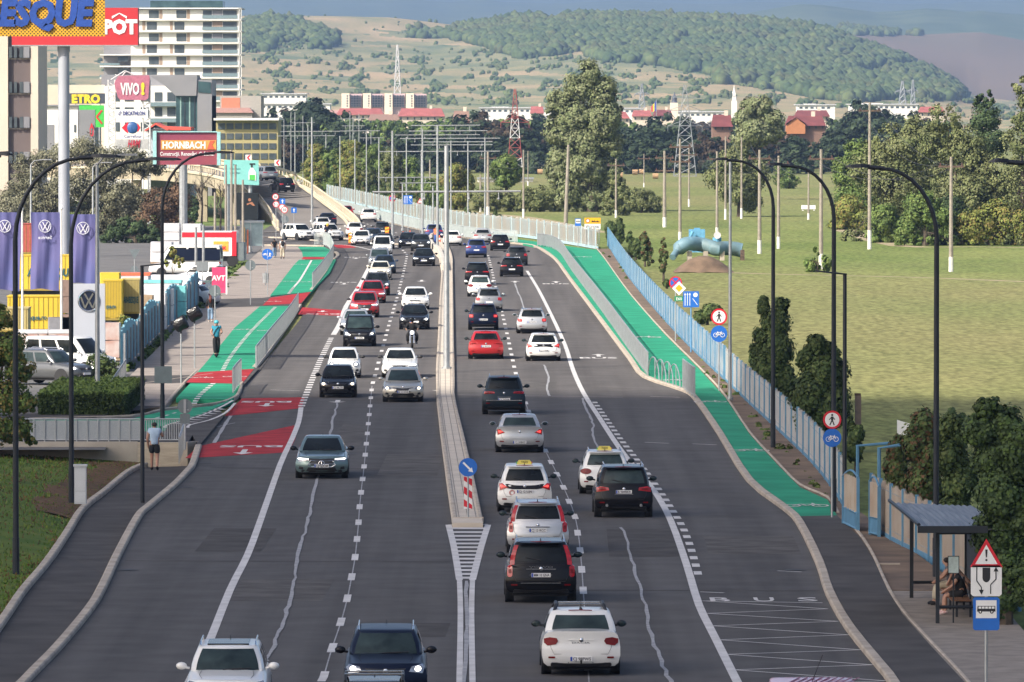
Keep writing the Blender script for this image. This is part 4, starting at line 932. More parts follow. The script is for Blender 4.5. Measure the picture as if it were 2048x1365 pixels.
B('suv', 'R', 1033, 532, PDg, 'dark grey car just ahead of the black hatchback, only its right half showing', lamp='block', W=1.82, H=1.58)
B('hatch', 'R', 1000, 502, PBk, 'black hatchback with wide red lamps merging beyond the blue SUV', lamp='wedge', W=1.80)
B('sedan', 'R', 965, 488, PSi, 'silver saloon behind the blue SUV near the far railing', lamp='wedge', W=1.78)
B('sedan', 'R', 904, 492, PW, 'white saloon emerging from behind the tall silver pole', lamp='wedge', W=1.78)
B('hatch', 'R', 868, 479, PBl, 'blue car standing behind the two thin silver poles', lamp='wedge', W=1.82)
B('suv', 'R', 736, 445, PW, 'white crossover alone on the far side road', lamp='wedge', W=1.84, H=1.55, rz=.03)
B('hatch', 'R', 691, 437, PRd, 'bright red hatchback passing the end of the cream parapet', lamp='wedge', W=1.72, rz=.06)
B('hatch', 'R', 764, 474, PDg, 'dark grey car among the traffic cones and orange barriers', lamp='wedge', W=1.8)
B('hatch', 'R', 709, 474, PW, 'white hatchback behind the white saloon at the foot of the overpass', lamp='round', W=1.8)
B('sedan', 'R', 653, 453, PNv, 'dark navy saloon at the bottom of the overpass ramp', lamp='slim', W=1.85, rz=.10)
B('hatch', 'R', 641, 463, PW, 'white hatchback right behind the white off-roader by the railing', lamp='round', W=1.75, rz=.15)
def onramp(px, py, h): return h
B('suv', 'R', 563, 385, PBk, 'black SUV driving up the overpass ramp', lamp='wedge', z=3.25, rz=.32, W=1.9)
B('suv', 'R', 527, 362, PSg, 'grey SUV at the bend of the overpass', lamp='slim', z=4.55, rz=.4, W=1.9)
t, c = B('sedan', 'F', 642, 958, PTl, 'teal-grey saloon with large star-badged chrome grille, alone in its lane', plate_txt='CJ 07ASM', head='slimlit', grille='big', near=50, L=4.95, W=1.90, H=1.47, hood=.80, belt=.95, mir=PBk, badge='none', yf0=1.0, yf1=.2)
zc = lambda f: c.zb + f * (c.hood - c.zb)
def frame_(P, rad, m): 
 Q = P + [P[0]]; m.tube([(x, float(c.ye(x, z, 1)) + .025, z) for x, z in Q], rad, 5)
m = MB(); frame_([(-.50, .52), (-.40, .66), (.40, .66), (.50, .52), (.36, .44), (-.36, .44)], .014, m)
m.tube([(-.46, c.h + .01, .545), (.46, c.h + .01, .545)], .008, 4)
m.tube([(.11 * math.cos(a), c.h + .035, .55 + .11 * math.sin(a)) for a in np.linspace(0, 6.283, 15)], .012, 5)
for a in (90, 210, 330): m.tube([(0, c.h + .04, .55), (.10 * math.cos(R(a)), c.h + .04, .55 + .10 * math.sin(R(a)))], [.02, .006], 5)
m.build('grille_star', mChrome, t)
t, c = B('hatch', 'F', 675, 796, PBk, 'black hatchback with round front badge, leading the left lane', plate_txt='CJ 44LTN', head='warm', grille='slim', near=40, W=1.70, H=1.46, mir=PBk, L=3.98, yf0=.95)
B('small', 'F', 687, 757, PW, 'small white city car with bulging round headlights', head='round', grille='none', near=38, W=1.66, H=1.47, mir=mTrim)
B('hatch', 'F', 805, 805, PSb, 'beige-silver hatchback with lit headlights, leading the lane by the median', plate_txt='B 101KNS', head='warm', grille='big', near=40, W=1.84, H=1.50, L=4.35, yf0=1.1, glass=mGlassG, badge='top')
t, c = B('sedan', 'F', 799, 757, PW, 'white saloon with ringed grille just behind the beige hatchback', head='slimlit', grille='wide', near=38, W=1.80, H=1.43, mir=mTrim, badge='none')
m = MB()
for k in range(4): m.tube([(-.12 + .08 * k + .05 * math.cos(a), c.h + .0, .62 + .05 * math.sin(a)) for a in np.linspace(0, 6.283, 11)], .007, 4)
m.build('ring_badge', mChrome, t)
B('mpv', 'F', 718, 694, PBk, 'tall black people carrier with wide windscreen in the left lane', plate_txt='CJ 55PRI', head='tall', grille='wide', near=35, W=1.82, H=1.72, glass=mGlassG, rails='black')
B('sedan', 'F', 710, 671, PSi, 'silver car mostly hidden behind the black people carrier', head='slimlit', W=1.78, glass=mGlassG)
B('suv', 'F', 728, 636, PRd, 'dark red SUV with silver roof and wing-shaped headlights', head='slimlit', grille='big', near=34, W=1.84, H=1.62, mir=mTrim)
B('hatch', 'F', 744, 607, PRd, 'bright red hatchback with black roof box feet right behind the red SUV', head='slimlit', grille='wide', W=1.80, H=1.52, rails='black')
B('suv', 'F', 753, 592, PDg, 'dark grey crossover between the red hatchback and the cream car', head='lit', grille='wide', W=1.82, H=1.6, rails='black')
B('small', 'F', 760, 560, PWc, 'small cream car with round headlights and oval grille', head='round', grille='small', near=26, W=1.70, H=1.42)
B('sedan', 'F', 768, 548, PDb, 'dark blue saloon showing between the grey van and the cream car', head='lit', W=1.8)
B('mpv', 'F', 758, 538, PSg, 'grey people carrier with pale bonnet near the junction', head='lit', grille='wide', W=1.80, H=1.64, glass=mGlassG)
B('mpv', 'F', 764, 512, PW, 'white family van between two grey cars', head='tall', grille='wide', W=1.78, H=1.75)
B('sedan', 'F', 768, 499, PDg, 'dark grey saloon with lit lamp ahead of the white family van', head='lit', W=1.84)
B('hatch', 'F', 746, 488, PDb, 'dark blue hatchback beside the white saloon at the junction', head='lit', W=1.8)
B('sedan', 'F', 723, 492, PW, 'white saloon pulling out from the junction', head='off', grille='big', near=26, W=1.82, rz=math.pi - .06)
B('hatch', 'F', 816, 497, PBk, 'black saloon left of the grey car beyond the barrier nose', head='lit', W=1.82, grille='wide')
B('suv', 'F', 841, 503, PDg, 'grey car with two lit headlights in front of the concrete nose', head='lit', W=1.82, H=1.56, grille='wide')
B('sedan', 'F', 847, 533, PBk, 'black saloon with kidney grille alone by the median', head='slimlit', grille='kidney', near=28, W=1.88, H=1.46, mir=PBk)
B('sedan', 'F', 830, 620, PW, 'white saloon with wide black grille following the motorcycle lane', head='slimlit', grille='wide', near=34, W=1.83, H=1.47, badge='top')
B('sedan', 'F', 828, 660, PBk, 'black saloon directly behind the motorcyclist', head='lit', grille='slim', near=34, W=1.82, H=1.45)
B('suv', 'F', 596, 482, PW, 'white SUV with twin kidney grille crossing in front of the grass', head='off', grille='kidney', near=26, W=1.88, H=1.66, rz=math.pi + .5, mir=PW)
B('suv', 'F', 655, 482, PW, 'white off-roader with roof rails behind the corner railing', head='off', grille='wide', near=26, W=1.82, H=1.68, rz=math.pi + .4, rails=True)
t, c = B('suv', 'F', 450, 1446, PW, 'white SUV with panoramic roof cut off by the bottom edge', head='lit', grille='wide', near=70, W=1.84, H=1.60, rails=True, mir=PW, glass=mGlassG)
m = MB(); m.add([(-.46, -1.3, c.H + .002), (.46, -1.3, c.H + .002), (.46, .25, c.H + .002), (-.46, .25, c.H + .002)], [(0, 1, 2, 3)]); 
m = MB(); m.box(-.46, .46, -1.25, .25, c.H - .03, c.H + .008); m.build('sunroof', mGlass, t)
t, c = B('suv', 'F', 769, 1410, PNv, 'navy SUV with silver roof rails and black mirrors at the bottom edge', head='lit', grille='wide', near=70, W=1.88, H=1.60, rails=True, mir=PBk, glass=mGlassG)
t, c = B('hatch', 'F', 745, 1524, PBk, 'black car with two silver roof bars, mostly below the bottom edge', head='lit', near=60, W=1.76, H=1.55)
for yy in (-.2, -1.0): m = MB(); m.box(-.62, .62, yy - .03, yy + .03, c.H + .09, c.H + .12); m.build('roof_bar', mChrome, t)
for sx in (-1, 1): m = MB(); m.tube([(sx * .60, -1.3, c.H - .02), (sx * .60, -1.1, c.H + .08), (sx * .60, -.05, c.H + .08), (sx * .60, .15, c.H - .02)], .035, 6); m.build('roof_rail', mTrim, t)
t, c = B('mpv', 'R', 1632, 1566, PPk, 'pink-wrapped van roof with dark stripes and a thin antenna at the bottom right', near=60, W=2.0, H=1.95, wc1=.78, name='van', cat='van')
m = MB()
for k in range(9): a = -.6 + k * .15; m.tube([(a, -1.7, c.H + .0), (a + .35, -.2, c.H + .015)], .012, 4)
m.build('roof_stripe', M('stripe_magenta', (.30, .04, .10), .5), t)
m = MB(); m.tube([(-.05, -1.1, c.H), (.15, -1.25, c.H + .55)], .008, 5); m.build('whip_antenna', mInk, t)
t, c = B('suv', 'F', 115, 792, PGr, 'grey SUV parked behind the clipped hedge', head='lit', grille='wide', near=40, rz=math.pi + .95, W=1.84, loc=G(100, 768, 0), glass=mGlassG, rails=True)
t, c = B('van', 'F', 150, 770, PW, 'white delivery van parked behind the grey SUV', head='lit', near=40, rz=math.pi + 1.0, W=1.85, loc=G(142, 750, 0), name='van', cat='van')
t, c = B('sedan', 'R', 0, 0, PW, 'white saloon parked nearest the pavement, its red lamp showing', near=30, rz=1.15, loc=G(372, 612, 0), lamp='round')
t, c = B('sedan', 'R', 0, 0, PSi, 'silver saloon parked beside the white sports car', near=30, rz=1.2, loc=G(358, 590, 0), lamp='wedge')
t, c = B('hatch', 'R', 0, 0, PW, 'white coupe with red lamp parked in front of the delivery van', near=30, rz=1.25, loc=G(398, 570, 0), lamp='round')
t, c = B('van', 'R', 0, 0, PW, 'long white van with a navy upper half in the parking row', near=30, rz=1.5, loc=G(372, 553, 0), H=2.5, L=5.9, W=2.0, wc1=.84, name='van', cat='van', yf0=2.1, yf1=1.3, yr0=-2.9, yr1=-2.8, belt=1.2)
m = MB()
for sx in (-1, 1): m.box(sx * 1.0 - .02, sx * 1.0 + .02, -2.8, 1.0, 1.25, 2.15)
m.build('navy_side_panel', PNv, t)
mLamp = M('lamp_post_black', (.018, .022, .030), .45, .3); mGalv = M('galvanised_steel', (.42, .44, .45), .45, .6, var=.1, scale=3); mGalvD = M('galvanised_dull', (.30, .31, .32), .6, .3, var=.15, scale=3)
mPoleC = M('pole_concrete', (.30, .265, .22), .9, var=.15, scale=2); mLime = M('whitewash', (.72, .70, .66), .85, var=.1, scale=3)
mSW = M('sign_white', (.75, .75, .74), .4, var=.04); mSR = M('sign_red', (.58, .015, .03), .4, var=.04); mSB = M('sign_blue', (.015, .13, .50), .4, var=.04); mSY = M('sign_yellow', (.80, .40, .01), .4, var=.04); mSK = mInk; mBack = M('sign_back', (.16, .19, .20), .5, .3, var=.06); mSG = M('sign_green', (.01, .24, .10), .4)
def post_top(px, py_base, py_top, z=0):
 p = G(px, py_base, z); return p, AT(px, py_top, p.y).z - z
mRust = M('rusty_crossarm', (.12, .08, .06), .9, var=.3, scale=6)
def arch_lamp(px, pyb, pyt, pxt, label, z=0, stub=None):
 p, h = post_top(px, pyb, pyt, z); t = thing('street_lamp', p, label, 'street lamp', 'tall curved street lamps')
 reach = abs(pxt - px) / SCL(pyb) * (1); s = 1 if pxt > px else -1; r = reach * .62; hz = h - .55 * r * 1.25
 pts = [(0, 0, 0), (0, 0, hz - r * .55)]; rad = [.088, .072]
 for a in np.linspace(0, math.pi / 2, 9): pts.append((s * r * (1 - math.cos(a)), 0, hz - r * .55 + (h - hz + r * .55) * math.sin(a))); rad.append(.066 - .012 * a)
 m = MB(); m.tube([pts[0], (0, 0, 1.2)], .10, 10); m.tube(pts, rad, 10); m.build('post', mLamp, t, smooth='auto')
 m = MB(); x0 = s * r; x1 = s * reach
 m.tube([(x0 - s * .1, 0, h), (x0 + s * .35, 0, h + .03)], .06, 8)
 V = []
 for x, a, b in ((x0 + s * .3, .06, .05), (x0 + s * .55, .15, .06), (x1 - s * .15, .15, .045), (x1, .05, .02)): V.append([(x, -a, h + .02), (x, a, h + .02), (x, a * .7, h + .02 + b * 1.8), (x, -a * .7, h + .02 + b * 1.8)])
 m.loft(V, cap=True); m.build('lamp_head', mLamp, t)
 m = MB(); m.box(min(x0 + s * .6, x1 - s * .2), max(x0 + s * .6, x1 - s * .2), -.10, .10, h + .005, h + .022); m.build('lamp_glass', M('lamp_lens', (.6, .6, .58), .2), t)
 return t
arch_lamp(32, 1160, 317, 245, 'black curved street lamp nearest the bottom left corner, on the grass')
arch_lamp(143, 1006, 322, 362, 'black curved street lamp beside the white utility cabinet', z=.12)
arch_lamp(325, 846, 308, 470, 'black curved street lamp by the railing carrying the back of a square sign')
arch_lamp(1546, 900, 322, 1425, 'black curved street lamp beside the cypresses, first from the far end of the right side')
arch_lamp(1667, 1030, 333, 1530, 'black curved street lamp carrying the no-pedestrians sign at the gate')
arch_lamp(1872, 1160, 337, 1690, 'black curved street lamp rising behind the bus shelter')
arch_lamp(2145, 1330, 327, 1975, 'black curved street lamp whose head reaches in from the right edge')
arch_lamp(-110, 1330, 313, 28, 'black curved street lamp whose head reaches in from the left edge')
def short_lamp(px, pyb, pyt, s, label):
 p, h = post_top(px, pyb, pyt); t = thing('path_lamp', p, label, 'street lamp', 'short path lamps')
 m = MB(); m.tube([(0, 0, 0), (0, 0, h)], [.075, .06], 8); m.build('post', mLamp, t)
 m = MB(); m.loft([[(s * x, -w_, h + zz), (s * x, w_, h + zz), (s * x, w_, h + zz + .05), (s * x, -w_, h + zz + .05)] for x, w_, zz in ((-.06, .07, -.04), (.35, .14, .0), (.85, .12, .06), (.95, .05, .08))], cap=True); m.build('lamp_head', mLamp, t)
short_lamp(285, 1006, 532, 1, 'short black path lamp with a flat head, on the left footway near the walking man')
short_lamp(1689, 1050, 548, -1, 'short black path lamp with a flat head, beside the right gate')
silver_lamp = 1
def silver(px, pyb, pyt, label, w_=.11, arms=(), z=0, name='trolley_pole'):
 p, h = post_top(px, pyb, pyt, z); t = thing(name, p, label, 'pole', 'silver trolley wire poles'); s = SCL(pyb) if pyb < 1000 else 70
 m = MB(); m.tube([(0, 0, 0), (0, 0, h)], [w_, w_ * .7], 8); m.tube([(0, 0, 0), (0, 0, .25)], w_ * 1.6, 8); m.build('post', mGalv, t, smooth='auto')
 for (xl, xr, ya) in arms:
  za = AT(px, ya, p.y).z - p.z; k = p.y / F
  m = MB(); m.tube([((xl - px) * k, 0, za - .04), ((xr - px) * k, 0, za)], .055, 6)
  for q in (.15, .35, .65, .85): x = lerp((xl - px) * k, (xr - px) * k, q); m.tube([(x, 0, za), (x, 0, za - .35)], .03, 5); m.ball((x, 0, za - .38), .07)
  m.build('cross_arm', mGalvD, t)
 return t
silver(1460, 805, 318, 'plain silver pole standing by the fence between the round signs and the thujas', .085)
silver(893, 744, 292, 'thick silver pole on the median with a long cross arm, nearest of all', .16, ((745, 1042, 383),))
silver(875, 500, 252, 'silver pole at the median nose with the topmost cross arm', .13, ((822, 960, 251),))
silver(845, 472, 258, 'silver pole left of the median nose', .12, ((818, 975, 262),))
silver(785, 480, 262, 'silver pole rising beside the orange barriers', .14, ((757, 1000, 303),))
silver(866, 470, 372, 'low silver mast holding camera arms', .10, ((755, 868, 355),), name='camera_mast')
silver(805, 462, 368, 'low silver mast left of the camera arms', .10, ((800, 872, 366),), name='camera_mast')
silver(624, 458, 235, 'silver pole behind the white off-roader', .13, ())
RP = [(902, 446, 282, 'right of the thick median pole'), (936, 458, 283, 'second to the right of the thick median pole'), (970, 462, 275, 'third to the right of the thick median pole'),
      (813, 432, 275, 'behind the blue lane sign'), (758, 423, 275, 'behind the camera mast arm'), (733, 417, 262, 'left of the blue lane sign'), (710, 412, 278, 'in front of the autumn bushes'), (680, 408, 272, 'before the dark bushes of the far path'), (652, 394, 268, 'where the far fence begins'), (616, 384, 250, 'beside the yellow-green trees'), (590, 370, 225, 'behind the overpass parapet'), (843, 436, 300, 'behind the warning triangle')]
ARM = {0: (822, 985, 290), 1: (845, 985, 284), 2: (800, 1000, 277), 3: (790, 960, 270), 4: (680, 760, 262), 6: (560, 690, 263), 8: (555, 670, 272)}
for i, (x, b, tp, lb) in enumerate(RP):
 a = ARM.get(i); silver(x, b, tp, 'thin silver trolley pole ' + lb, .10, (a,) if a else ())
for i, (x, tp, lb) in enumerate(((442, 292, 'left of the wooden billboard'), (457, 286, 'beside the yellow office block'), (501, 262, 'before the yellow office block'), (520, 244, 'at the right corner of the yellow office block'), (533, 247, 'just right of the yellow office block'), (545, 250, 'between the office block and the dark trees'), (568, 238, 'before the dark trees'), (582, 225, 'highest before the dark trees'), (606, 232, 'right of the dark trees'), (700, 224, 'before the red roofs'), (718, 228, 'before the low red roofs'), (706, 238, 'under the apartment blocks'), (742, 262, 'left of the tower mast'))):
 silver(x, 352 if x < 600 else 372, tp, 'distant thin silver pole ' + lb, .08, ((x - 22, x + 24, tp + 14),) if i % 3 != 1 else ())
poles = [(1739, 499, 205, .17, 1, 'tallest concrete pole, before the willow thicket'), (1902, 544, 314, .17, 1, 'concrete pole furthest right, on the mown meadow'), (1642, 539, 299, .17, 1, 'concrete pole beside the young shrub'), (1519, 508, 300, .17, 1, 'concrete pole right of the blue pipes'),
 (1483, 438, 275, .13, 0, 'concrete pole right of the twin pair by the round tree'), (1451, 440, 273, .13, 0, 'concrete pole left of the round tree trunk'), (1434, 478, 303, .14, 1, 'concrete pole behind the small blue tank'), (1557, 498, 312, .15, 1, 'thin concrete pole between the curved lamps'), (1378, 414, 298, .12, 1, 'far concrete pole under the lattice pylon'), (1360, 492, 278, .15, 2, 'concrete pole just behind the blue cube tank'), (1329, 455, 302, .19, 2, 'thick concrete pole with double cross arm'),
 (1288, 375, 308, .10, 1, 'small far concrete pole in the hay meadow'), (1232, 436, 318, .13, 1, 'concrete pole right of the great poplar'), (1130, 482, 290, .20, 0, 'leaning concrete pole by the town sign'), (1047, 436, 300, .13, 0, 'concrete pole left of the great poplar'), (976, 430, 304, .20, 1, 'concrete pole near the white shed'), (961, 424, 350, .15, 0, 'short wooden-looking pole near the white shed'), (911, 410, 330, .14, 0, 'short concrete pole behind the second silver pole'), (860, 418, 320, .14, 0, 'concrete pole among the bushes right of the lane sign'), (1056, 372, 302, .10, 0, 'far concrete pole left of the great poplar'), (1617, 440, 342, .12, 0, 'slim lattice pole in the hay meadow')]
PT = {}
for x, b, tp, r_, ar, lb in poles:
 p, h = post_top(x, b, tp, -.12); t = thing('utility_pole', p, lb, 'utility pole', 'concrete utility poles')
 lean = .35 if 'leaning' in lb else 0
 m = MB(); m.tube([(0, 0, 0), (lean, 0, h)], [r_ * 1.1, r_ * .68], 8); m.build('shaft', mPoleC, t, smooth='auto')
 m = MB(); wz = h * .13; m.tube([(0, 0, 0), (lean * .13, 0, wz)], [r_ * 1.1 + .006, r_ * 1.05 + .006], 8); m.build('whitewashed_foot', mLime, t)
 if ar:
  for zz in ((h - .8,) if ar == 1 else (h - .8, h - 2.2)):
   m = MB(); m.box(-1.05, 1.05, -.08, .08, zz - .08, zz + .08); ao = m.build('cross_arm', mRust, t)
   for xx in (-.88, .88): m = MB(); m.tube([(xx, 0, zz + .06), (xx, 0, zz + .30)], [.07, .04], 6); m.build('insulator', M('insulator_brown', (.10, .04, .03), .4), ao)
 PT[x] = Vector((p.x + lean, p.y, p.z + h - .7))
mWire = M('wire', (.05, .05, .055), .6)
def wire(a, b, sag, lb, r_=.018):
 m = MB(); P = [a.lerp(b, q) - Vector((0, 0, sag * 4 * q * (1 - q))) for q in np.linspace(0, 1, 11)]
 m.tube(P, r_, 4); o = m.build('overhead_wire', mWire); tag(o, lb, 'wire', 'overhead wires')
wl = [(1739, 1902), (1739, 1519), (1902, 1642), (1642, 1519), (1519, 1434), (1434, 1378), (1378, 1329), (1329, 1232), (1232, 1288), (1232, 1130), (1130, 1047), (1047, 976), (976, 911), (1360, 1434), (1557, 1483)]
nmw = {x: lb for x, b, tp, r_, ar, lb in poles}
short = {1739: 'tallest pole', 1902: 'rightmost pole', 1642: 'pole by the young shrub', 1519: 'pole right of the pipes', 1434: 'pole behind the small tank', 1378: 'far pole under the pylon', 1329: 'thick double-armed pole', 1232: 'pole right of the poplar', 1288: 'small hay-meadow pole', 1130: 'leaning pole', 1047: 'pole left of the poplar', 976: 'white shed pole', 911: 'short far pole', 1360: 'pole behind the cube tank', 1557: 'thin pole between lamps', 1483: 'round-tree pole'}
for a, b in wl:
 for k, off in enumerate((-1.0, 1.0)):
  wire(PT[a] + Vector((off * .88, 0, .2)), PT[b] + Vector((off, 0, 0)), 1.6, '%s wire from the %s to the %s' % (('left', 'right')[k], short[a], short[b]))
def sgn(px, pyb, label, parts, w_=.035, name='road_sign', z=.0, yaw=0, mat=None, cat='sign'):
 p = G(px, pyb, z); t = thing(name, p, label, cat, None, yaw); s = p.y / F
 top = max(AT(px, q[1], p.y).z - p.z for q in parts)
 m = MB(); m.tube([(0, .04, 0), (0, .04, top)], w_, 8); m.build('post', mat or mGalv, t)
 for q in parts:
  kind, cy, size = q[0], AT(px, q[1], p.y).z - p.z, q[2] * s     # size = half width in photo px
  cx = (q[3] - px) * s if len(q) > 3 and q[3] is not None else 0
  face_sign(t, kind, cx, cy, size, q[4] if len(q) > 4 else None, q[5] if len(q) > 5 else 0)
 return t
def disc(m, cx, cz, r0, y, n=24, sq=1): m.add([(cx + r0 * math.cos(a), y, cz + r0 * math.sin(a)) for a in np.linspace(0, 6.2832, n + 1)[:-1]], [tuple(range(n))])
def plane(m, P, y): m.add([(x, y, z) for x, z in P], [tuple(range(len(P)))])
def rect(cx, cz, a, b): return [(cx - a, cz - b), (cx + a, cz - b), (cx + a, cz + b), (cx - a, cz + b)]
def seg(m, a, b, w_, y):
 d = Vector((b[0] - a[0], b[1] - a[1])); d.normalize(); n = Vector((-d.y, d.x)) * w_ / 2
 plane(m, [(a[0] - n.x, a[1] - n.y), (b[0] - n.x, b[1] - n.y), (b[0] + n.x, b[1] + n.y), (a[0] + n.x, a[1] + n.y)][::1], y)
def plate_poly(P, mat, t, name, y=0, th=.012):
 m = MB(); m.prismy(P, y - th, y); return m.build(name, mat, t)
def face_sign(t, kind, cx, cz, r, arg=None, dy=0):
 y0 = -.0 + dy; base = ell(cx, cz, r, r, 26)
 e = y0 - .014
 if kind in ('nowalk', 'limit', 'nostop', 'bikeblue', 'arrowblue', 'bikewalk', 'back', 'bag', 'noentryish'):
  bm = {'nowalk': mSR, 'limit': mSR, 'nostop': mSR, 'bikeblue': mSB, 'arrowblue': mSB, 'bikewalk': mSB, 'back': mBack, 'bag': mBack, 'noentryish': mSR}[kind]
  if kind == 'bag':
   m = MB(); m.ball((cx, 0, cz), r * 1.08, .16, r * 1.12, 14, 9)
   m.v = [(x + .05 * math.sin(z * 9 + x * 5) * abs(x - cx) / r, y, z + .06 * math.sin(x * 11)) for x, y, z in m.v]
   m.ball((cx, 0, cz - r * 1.1), .05, .05, .12); return m.build('plastic_bag_cover', M('black_plastic_bag', (.006, .006, .007), .18, var=.3, scale=14, bump=1), t, smooth=False)
  o = plate_poly(base, bm, t, 'sign_plate', y0)
  if kind == 'back':
   m = MB(); m.box(cx - .05, cx + .05, y0 - .05, y0 - .013, cz - r * .9, cz + r * .9); m.box(cx + r * .25, cx + r * .5, y0 - .016, y0 - .0125, cz - r * .55, cz - r * .4); return m.build('bracket', mGalv, o)
  if kind in ('nowalk', 'limit', 'noentryish'):
   m = MB(); disc(m, cx, cz, r * .78, e); m.build('white_field', mSW, o)
  if kind == 'nostop':
   m = MB(); disc(m, cx, cz, r * .80, e); m.build('blue_field', mSB, o); m = MB(); seg(m, (cx - r * .6, cz + r * .6), (cx + r * .6, cz - r * .6), r * .2, e - .003); seg(m, (cx - r * .6, cz - r * .6), (cx + r * .6, cz + r * .6), r * .2, e - .005); m.build('red_cross', mSR, o)
  y1 = e - .004; m = MB()
  def S(a, b, w_): seg(m, (cx + a[0] * r, cz + a[1] * r), (cx + b[0] * r, cz + b[1] * r), w_ * r, y1 - .0006 * len(m.f))
  if kind == 'nowalk':
   disc(m, cx, cz + r * .52, r * .12, y1, 12); S((0, .36), (0, -.02), .26); S((0, 0), (-.25, -.58), .13); S((0, 0), (.22, -.58), .13); S((-.05, .32), (-.32, .0), .09); S((.05, .32), (.30, .02), .09); m.build('walking_figure', mInk, o)
  elif kind == 'limit': text_mb(m, arg or '50', cx, cz, r * .75, y=y1, bold=1.5); m.build('numerals', mInk, o)
  elif kind in ('bikeblue', 'bikewalk'):
   k = 1 if kind == 'bikeblue' else .55; ox, oz = (0, -.05) if kind == 'bikeblue' else (-.45, .0)
   def W(a): return (ox + a[0] * k, oz + a[1] * k)
   for wx in (-.42, .42):
    P = [W((wx + .25 * math.cos(a), -.1 + .25 * math.sin(a))) for a in np.linspace(0, 6.283, 13)]
    for a, b in zip(P, P[1:]): S(a, b, .06)
   for a, b in (((-.42, -.1), (-.18, .22)), ((-.18, .22), (.25, .22)), ((.25, .22), (.42, -.1)), ((-.18, .22), (.0, -.1)), ((0, -.1), (.25, .22)), ((-.42, -.1), (0, -.1)), ((.25, .22), (.28, .36)), ((-.26, .28), (-.1, .28))): S(W(a), W(b), .07)
   if kind == 'bikewalk':
    S((.45, .25), (.42, -.05), .2); S((.42, -.05), (.25, -.45), .11); S((.42, -.05), (.62, -.42), .11); S((.45, .2), (.68, .0), .09); S((.0, .8), (0, -.8), .05)
   m.build('pictogram', mSW, o)
  elif kind == 'arrowblue':
   S((-.52, .52), (.22, -.22), .20); plane(m, [(cx + a * r, cz + b * r) for a, b in ((.0, -.42), (.55, -.55), (.42, .0))], y1); m.build('white_arrow', mSW, o)
  return o
 if kind == 'priority':
  P = [(cx, cz - r), (cx + r, cz), (cx, cz + r), (cx - r, cz)]; o = plate_poly(P, mSW, t, 'sign_plate', y0); m = MB(); plane(m, [(cx + (x - cx) * .55, cz + (z - cz) * .55) for x, z in P], e); m.build('yellow_field', mSY, o); return o
 if kind == 'warn':
  P = [(cx - r, cz - r * .82), (cx + r, cz - r * .82), (cx, cz + r * .92)]; o = plate_poly(P, mSR, t, 'sign_plate', y0)
  m = MB(); plane(m, [(cx - r * .68, cz - r * .63), (cx + r * .68, cz - r * .63), (cx, cz + r * .55)], e); m.build('white_field', mSW, o)
  m = MB(); plane(m, [(cx - r * .035, cz - r * .22), (cx + r * .035, cz - r * .22), (cx + r * .075, cz + r * .26), (cx - r * .075, cz + r * .26)], e - .004); disc(m, cx, cz - r * .38, r * .07, e - .004, 12); m.build('exclamation_mark', mInk, o); return o
 if kind == 'giveway_back':
  return plate_poly([(cx, cz - r), (cx + r, cz + r * .8), (cx - r, cz + r * .8)], mBack, t, 'sign_plate', y0)
 if kind == 'sqback':
  return plate_poly(rpoly(cx - r, cx + r, cz - (arg or r), cz + (arg or r), .03), mBack, t, 'sign_plate', y0)
 if kind == 'squareback_light': return plate_poly(rpoly(cx - r, cx + r, cz - r * .8, cz + r * .8, .03), M('sign_back_pale', (.20, .22, .23), .6), t, 'sign_plate', y0)
 if kind in ('upblue',):
  o = plate_poly(rpoly(cx - r, cx + r, cz - r, cz + r, .03), mSB, t, 'sign_plate', y0); m = MB(); seg(m, (cx, cz - r * .7), (cx, cz + r * .1), r * .3, e); plane(m, [(cx - r * .45, cz + r * .05), (cx + r * .45, cz + r * .05), (cx, cz + r * .75)], e - .002); m.build('white_arrow', mSW, o); return o
 if kind == 'lanes':
  o = plate_poly(rpoly(cx - r, cx + r, cz - r, cz + r, .03), mSB, t, 'sign_plate', y0); m = MB()
  for k, q in ((-.75, 1), (-.45, 0), (-.15, 0)):
   seg(m, (cx + k * r, cz - r * .8), (cx + k * r, cz + r * .6), r * .08, e); plane(m, [(cx + (k - .11) * r, cz + r * .55), (cx + (k + .11) * r, cz + r * .55), (cx + k * r, cz + r * .85)], e - .002)
  disc(m, cx + r * .55, cz + r * .55, r * .28, e, 16); seg(m, (cx + .2 * r, cz + .1 * r), (cx + .8 * r, cz - .7 * r), r * .07, e); m.build('lane_arrows', mSW, o); return o
 if kind == 'eroad':
  o = plate_poly(rect(cx, cz, r, r * .55), mSG, t, 'sign_plate', y0); m = MB(); text_mb(m, 'E60', cx, cz, r * .62, y=e, bold=1.5); m.build('lettering', mSW, o); return o
 if kind == 'bus':
  o = plate_poly(rpoly(cx - r, cx + r, cz - r * 1.25, cz + r * 1.25, .04), mSB, t, 'sign_plate', y0)
  m = MB(); plane(m, rect(cx, cz + r * .35, r * .78, r * .68), e); m.build('white_field', mSW, o)
  m = MB(); b = cz + r * .35; plane(m, [(cx - .70 * r, b - .18 * r), (cx + .70 * r, b - .18 * r), (cx + .68 * r, b + .25 * r), (cx - .66 * r, b + .25 * r)], e - .003); disc(m, cx - .45 * r, b - .2 * r, .14 * r, e - .004, 14); disc(m, cx + .42 * r, b - .2 * r, .14 * r, e - .004, 14); m.build('bus_pictogram', mInk, o)
  m = MB()
  for k in range(5): plane(m, rect(cx + (-.48 + k * .25) * r, b + .12 * r, .10 * r, .08 * r), e - .006)
  disc(m, cx - .45 * r, b - .2 * r, .06 * r, e - .007, 10); disc(m, cx + .42 * r, b - .2 * r, .06 * r, e - .007, 10); m.build('bus_windows', mSW, o); return o
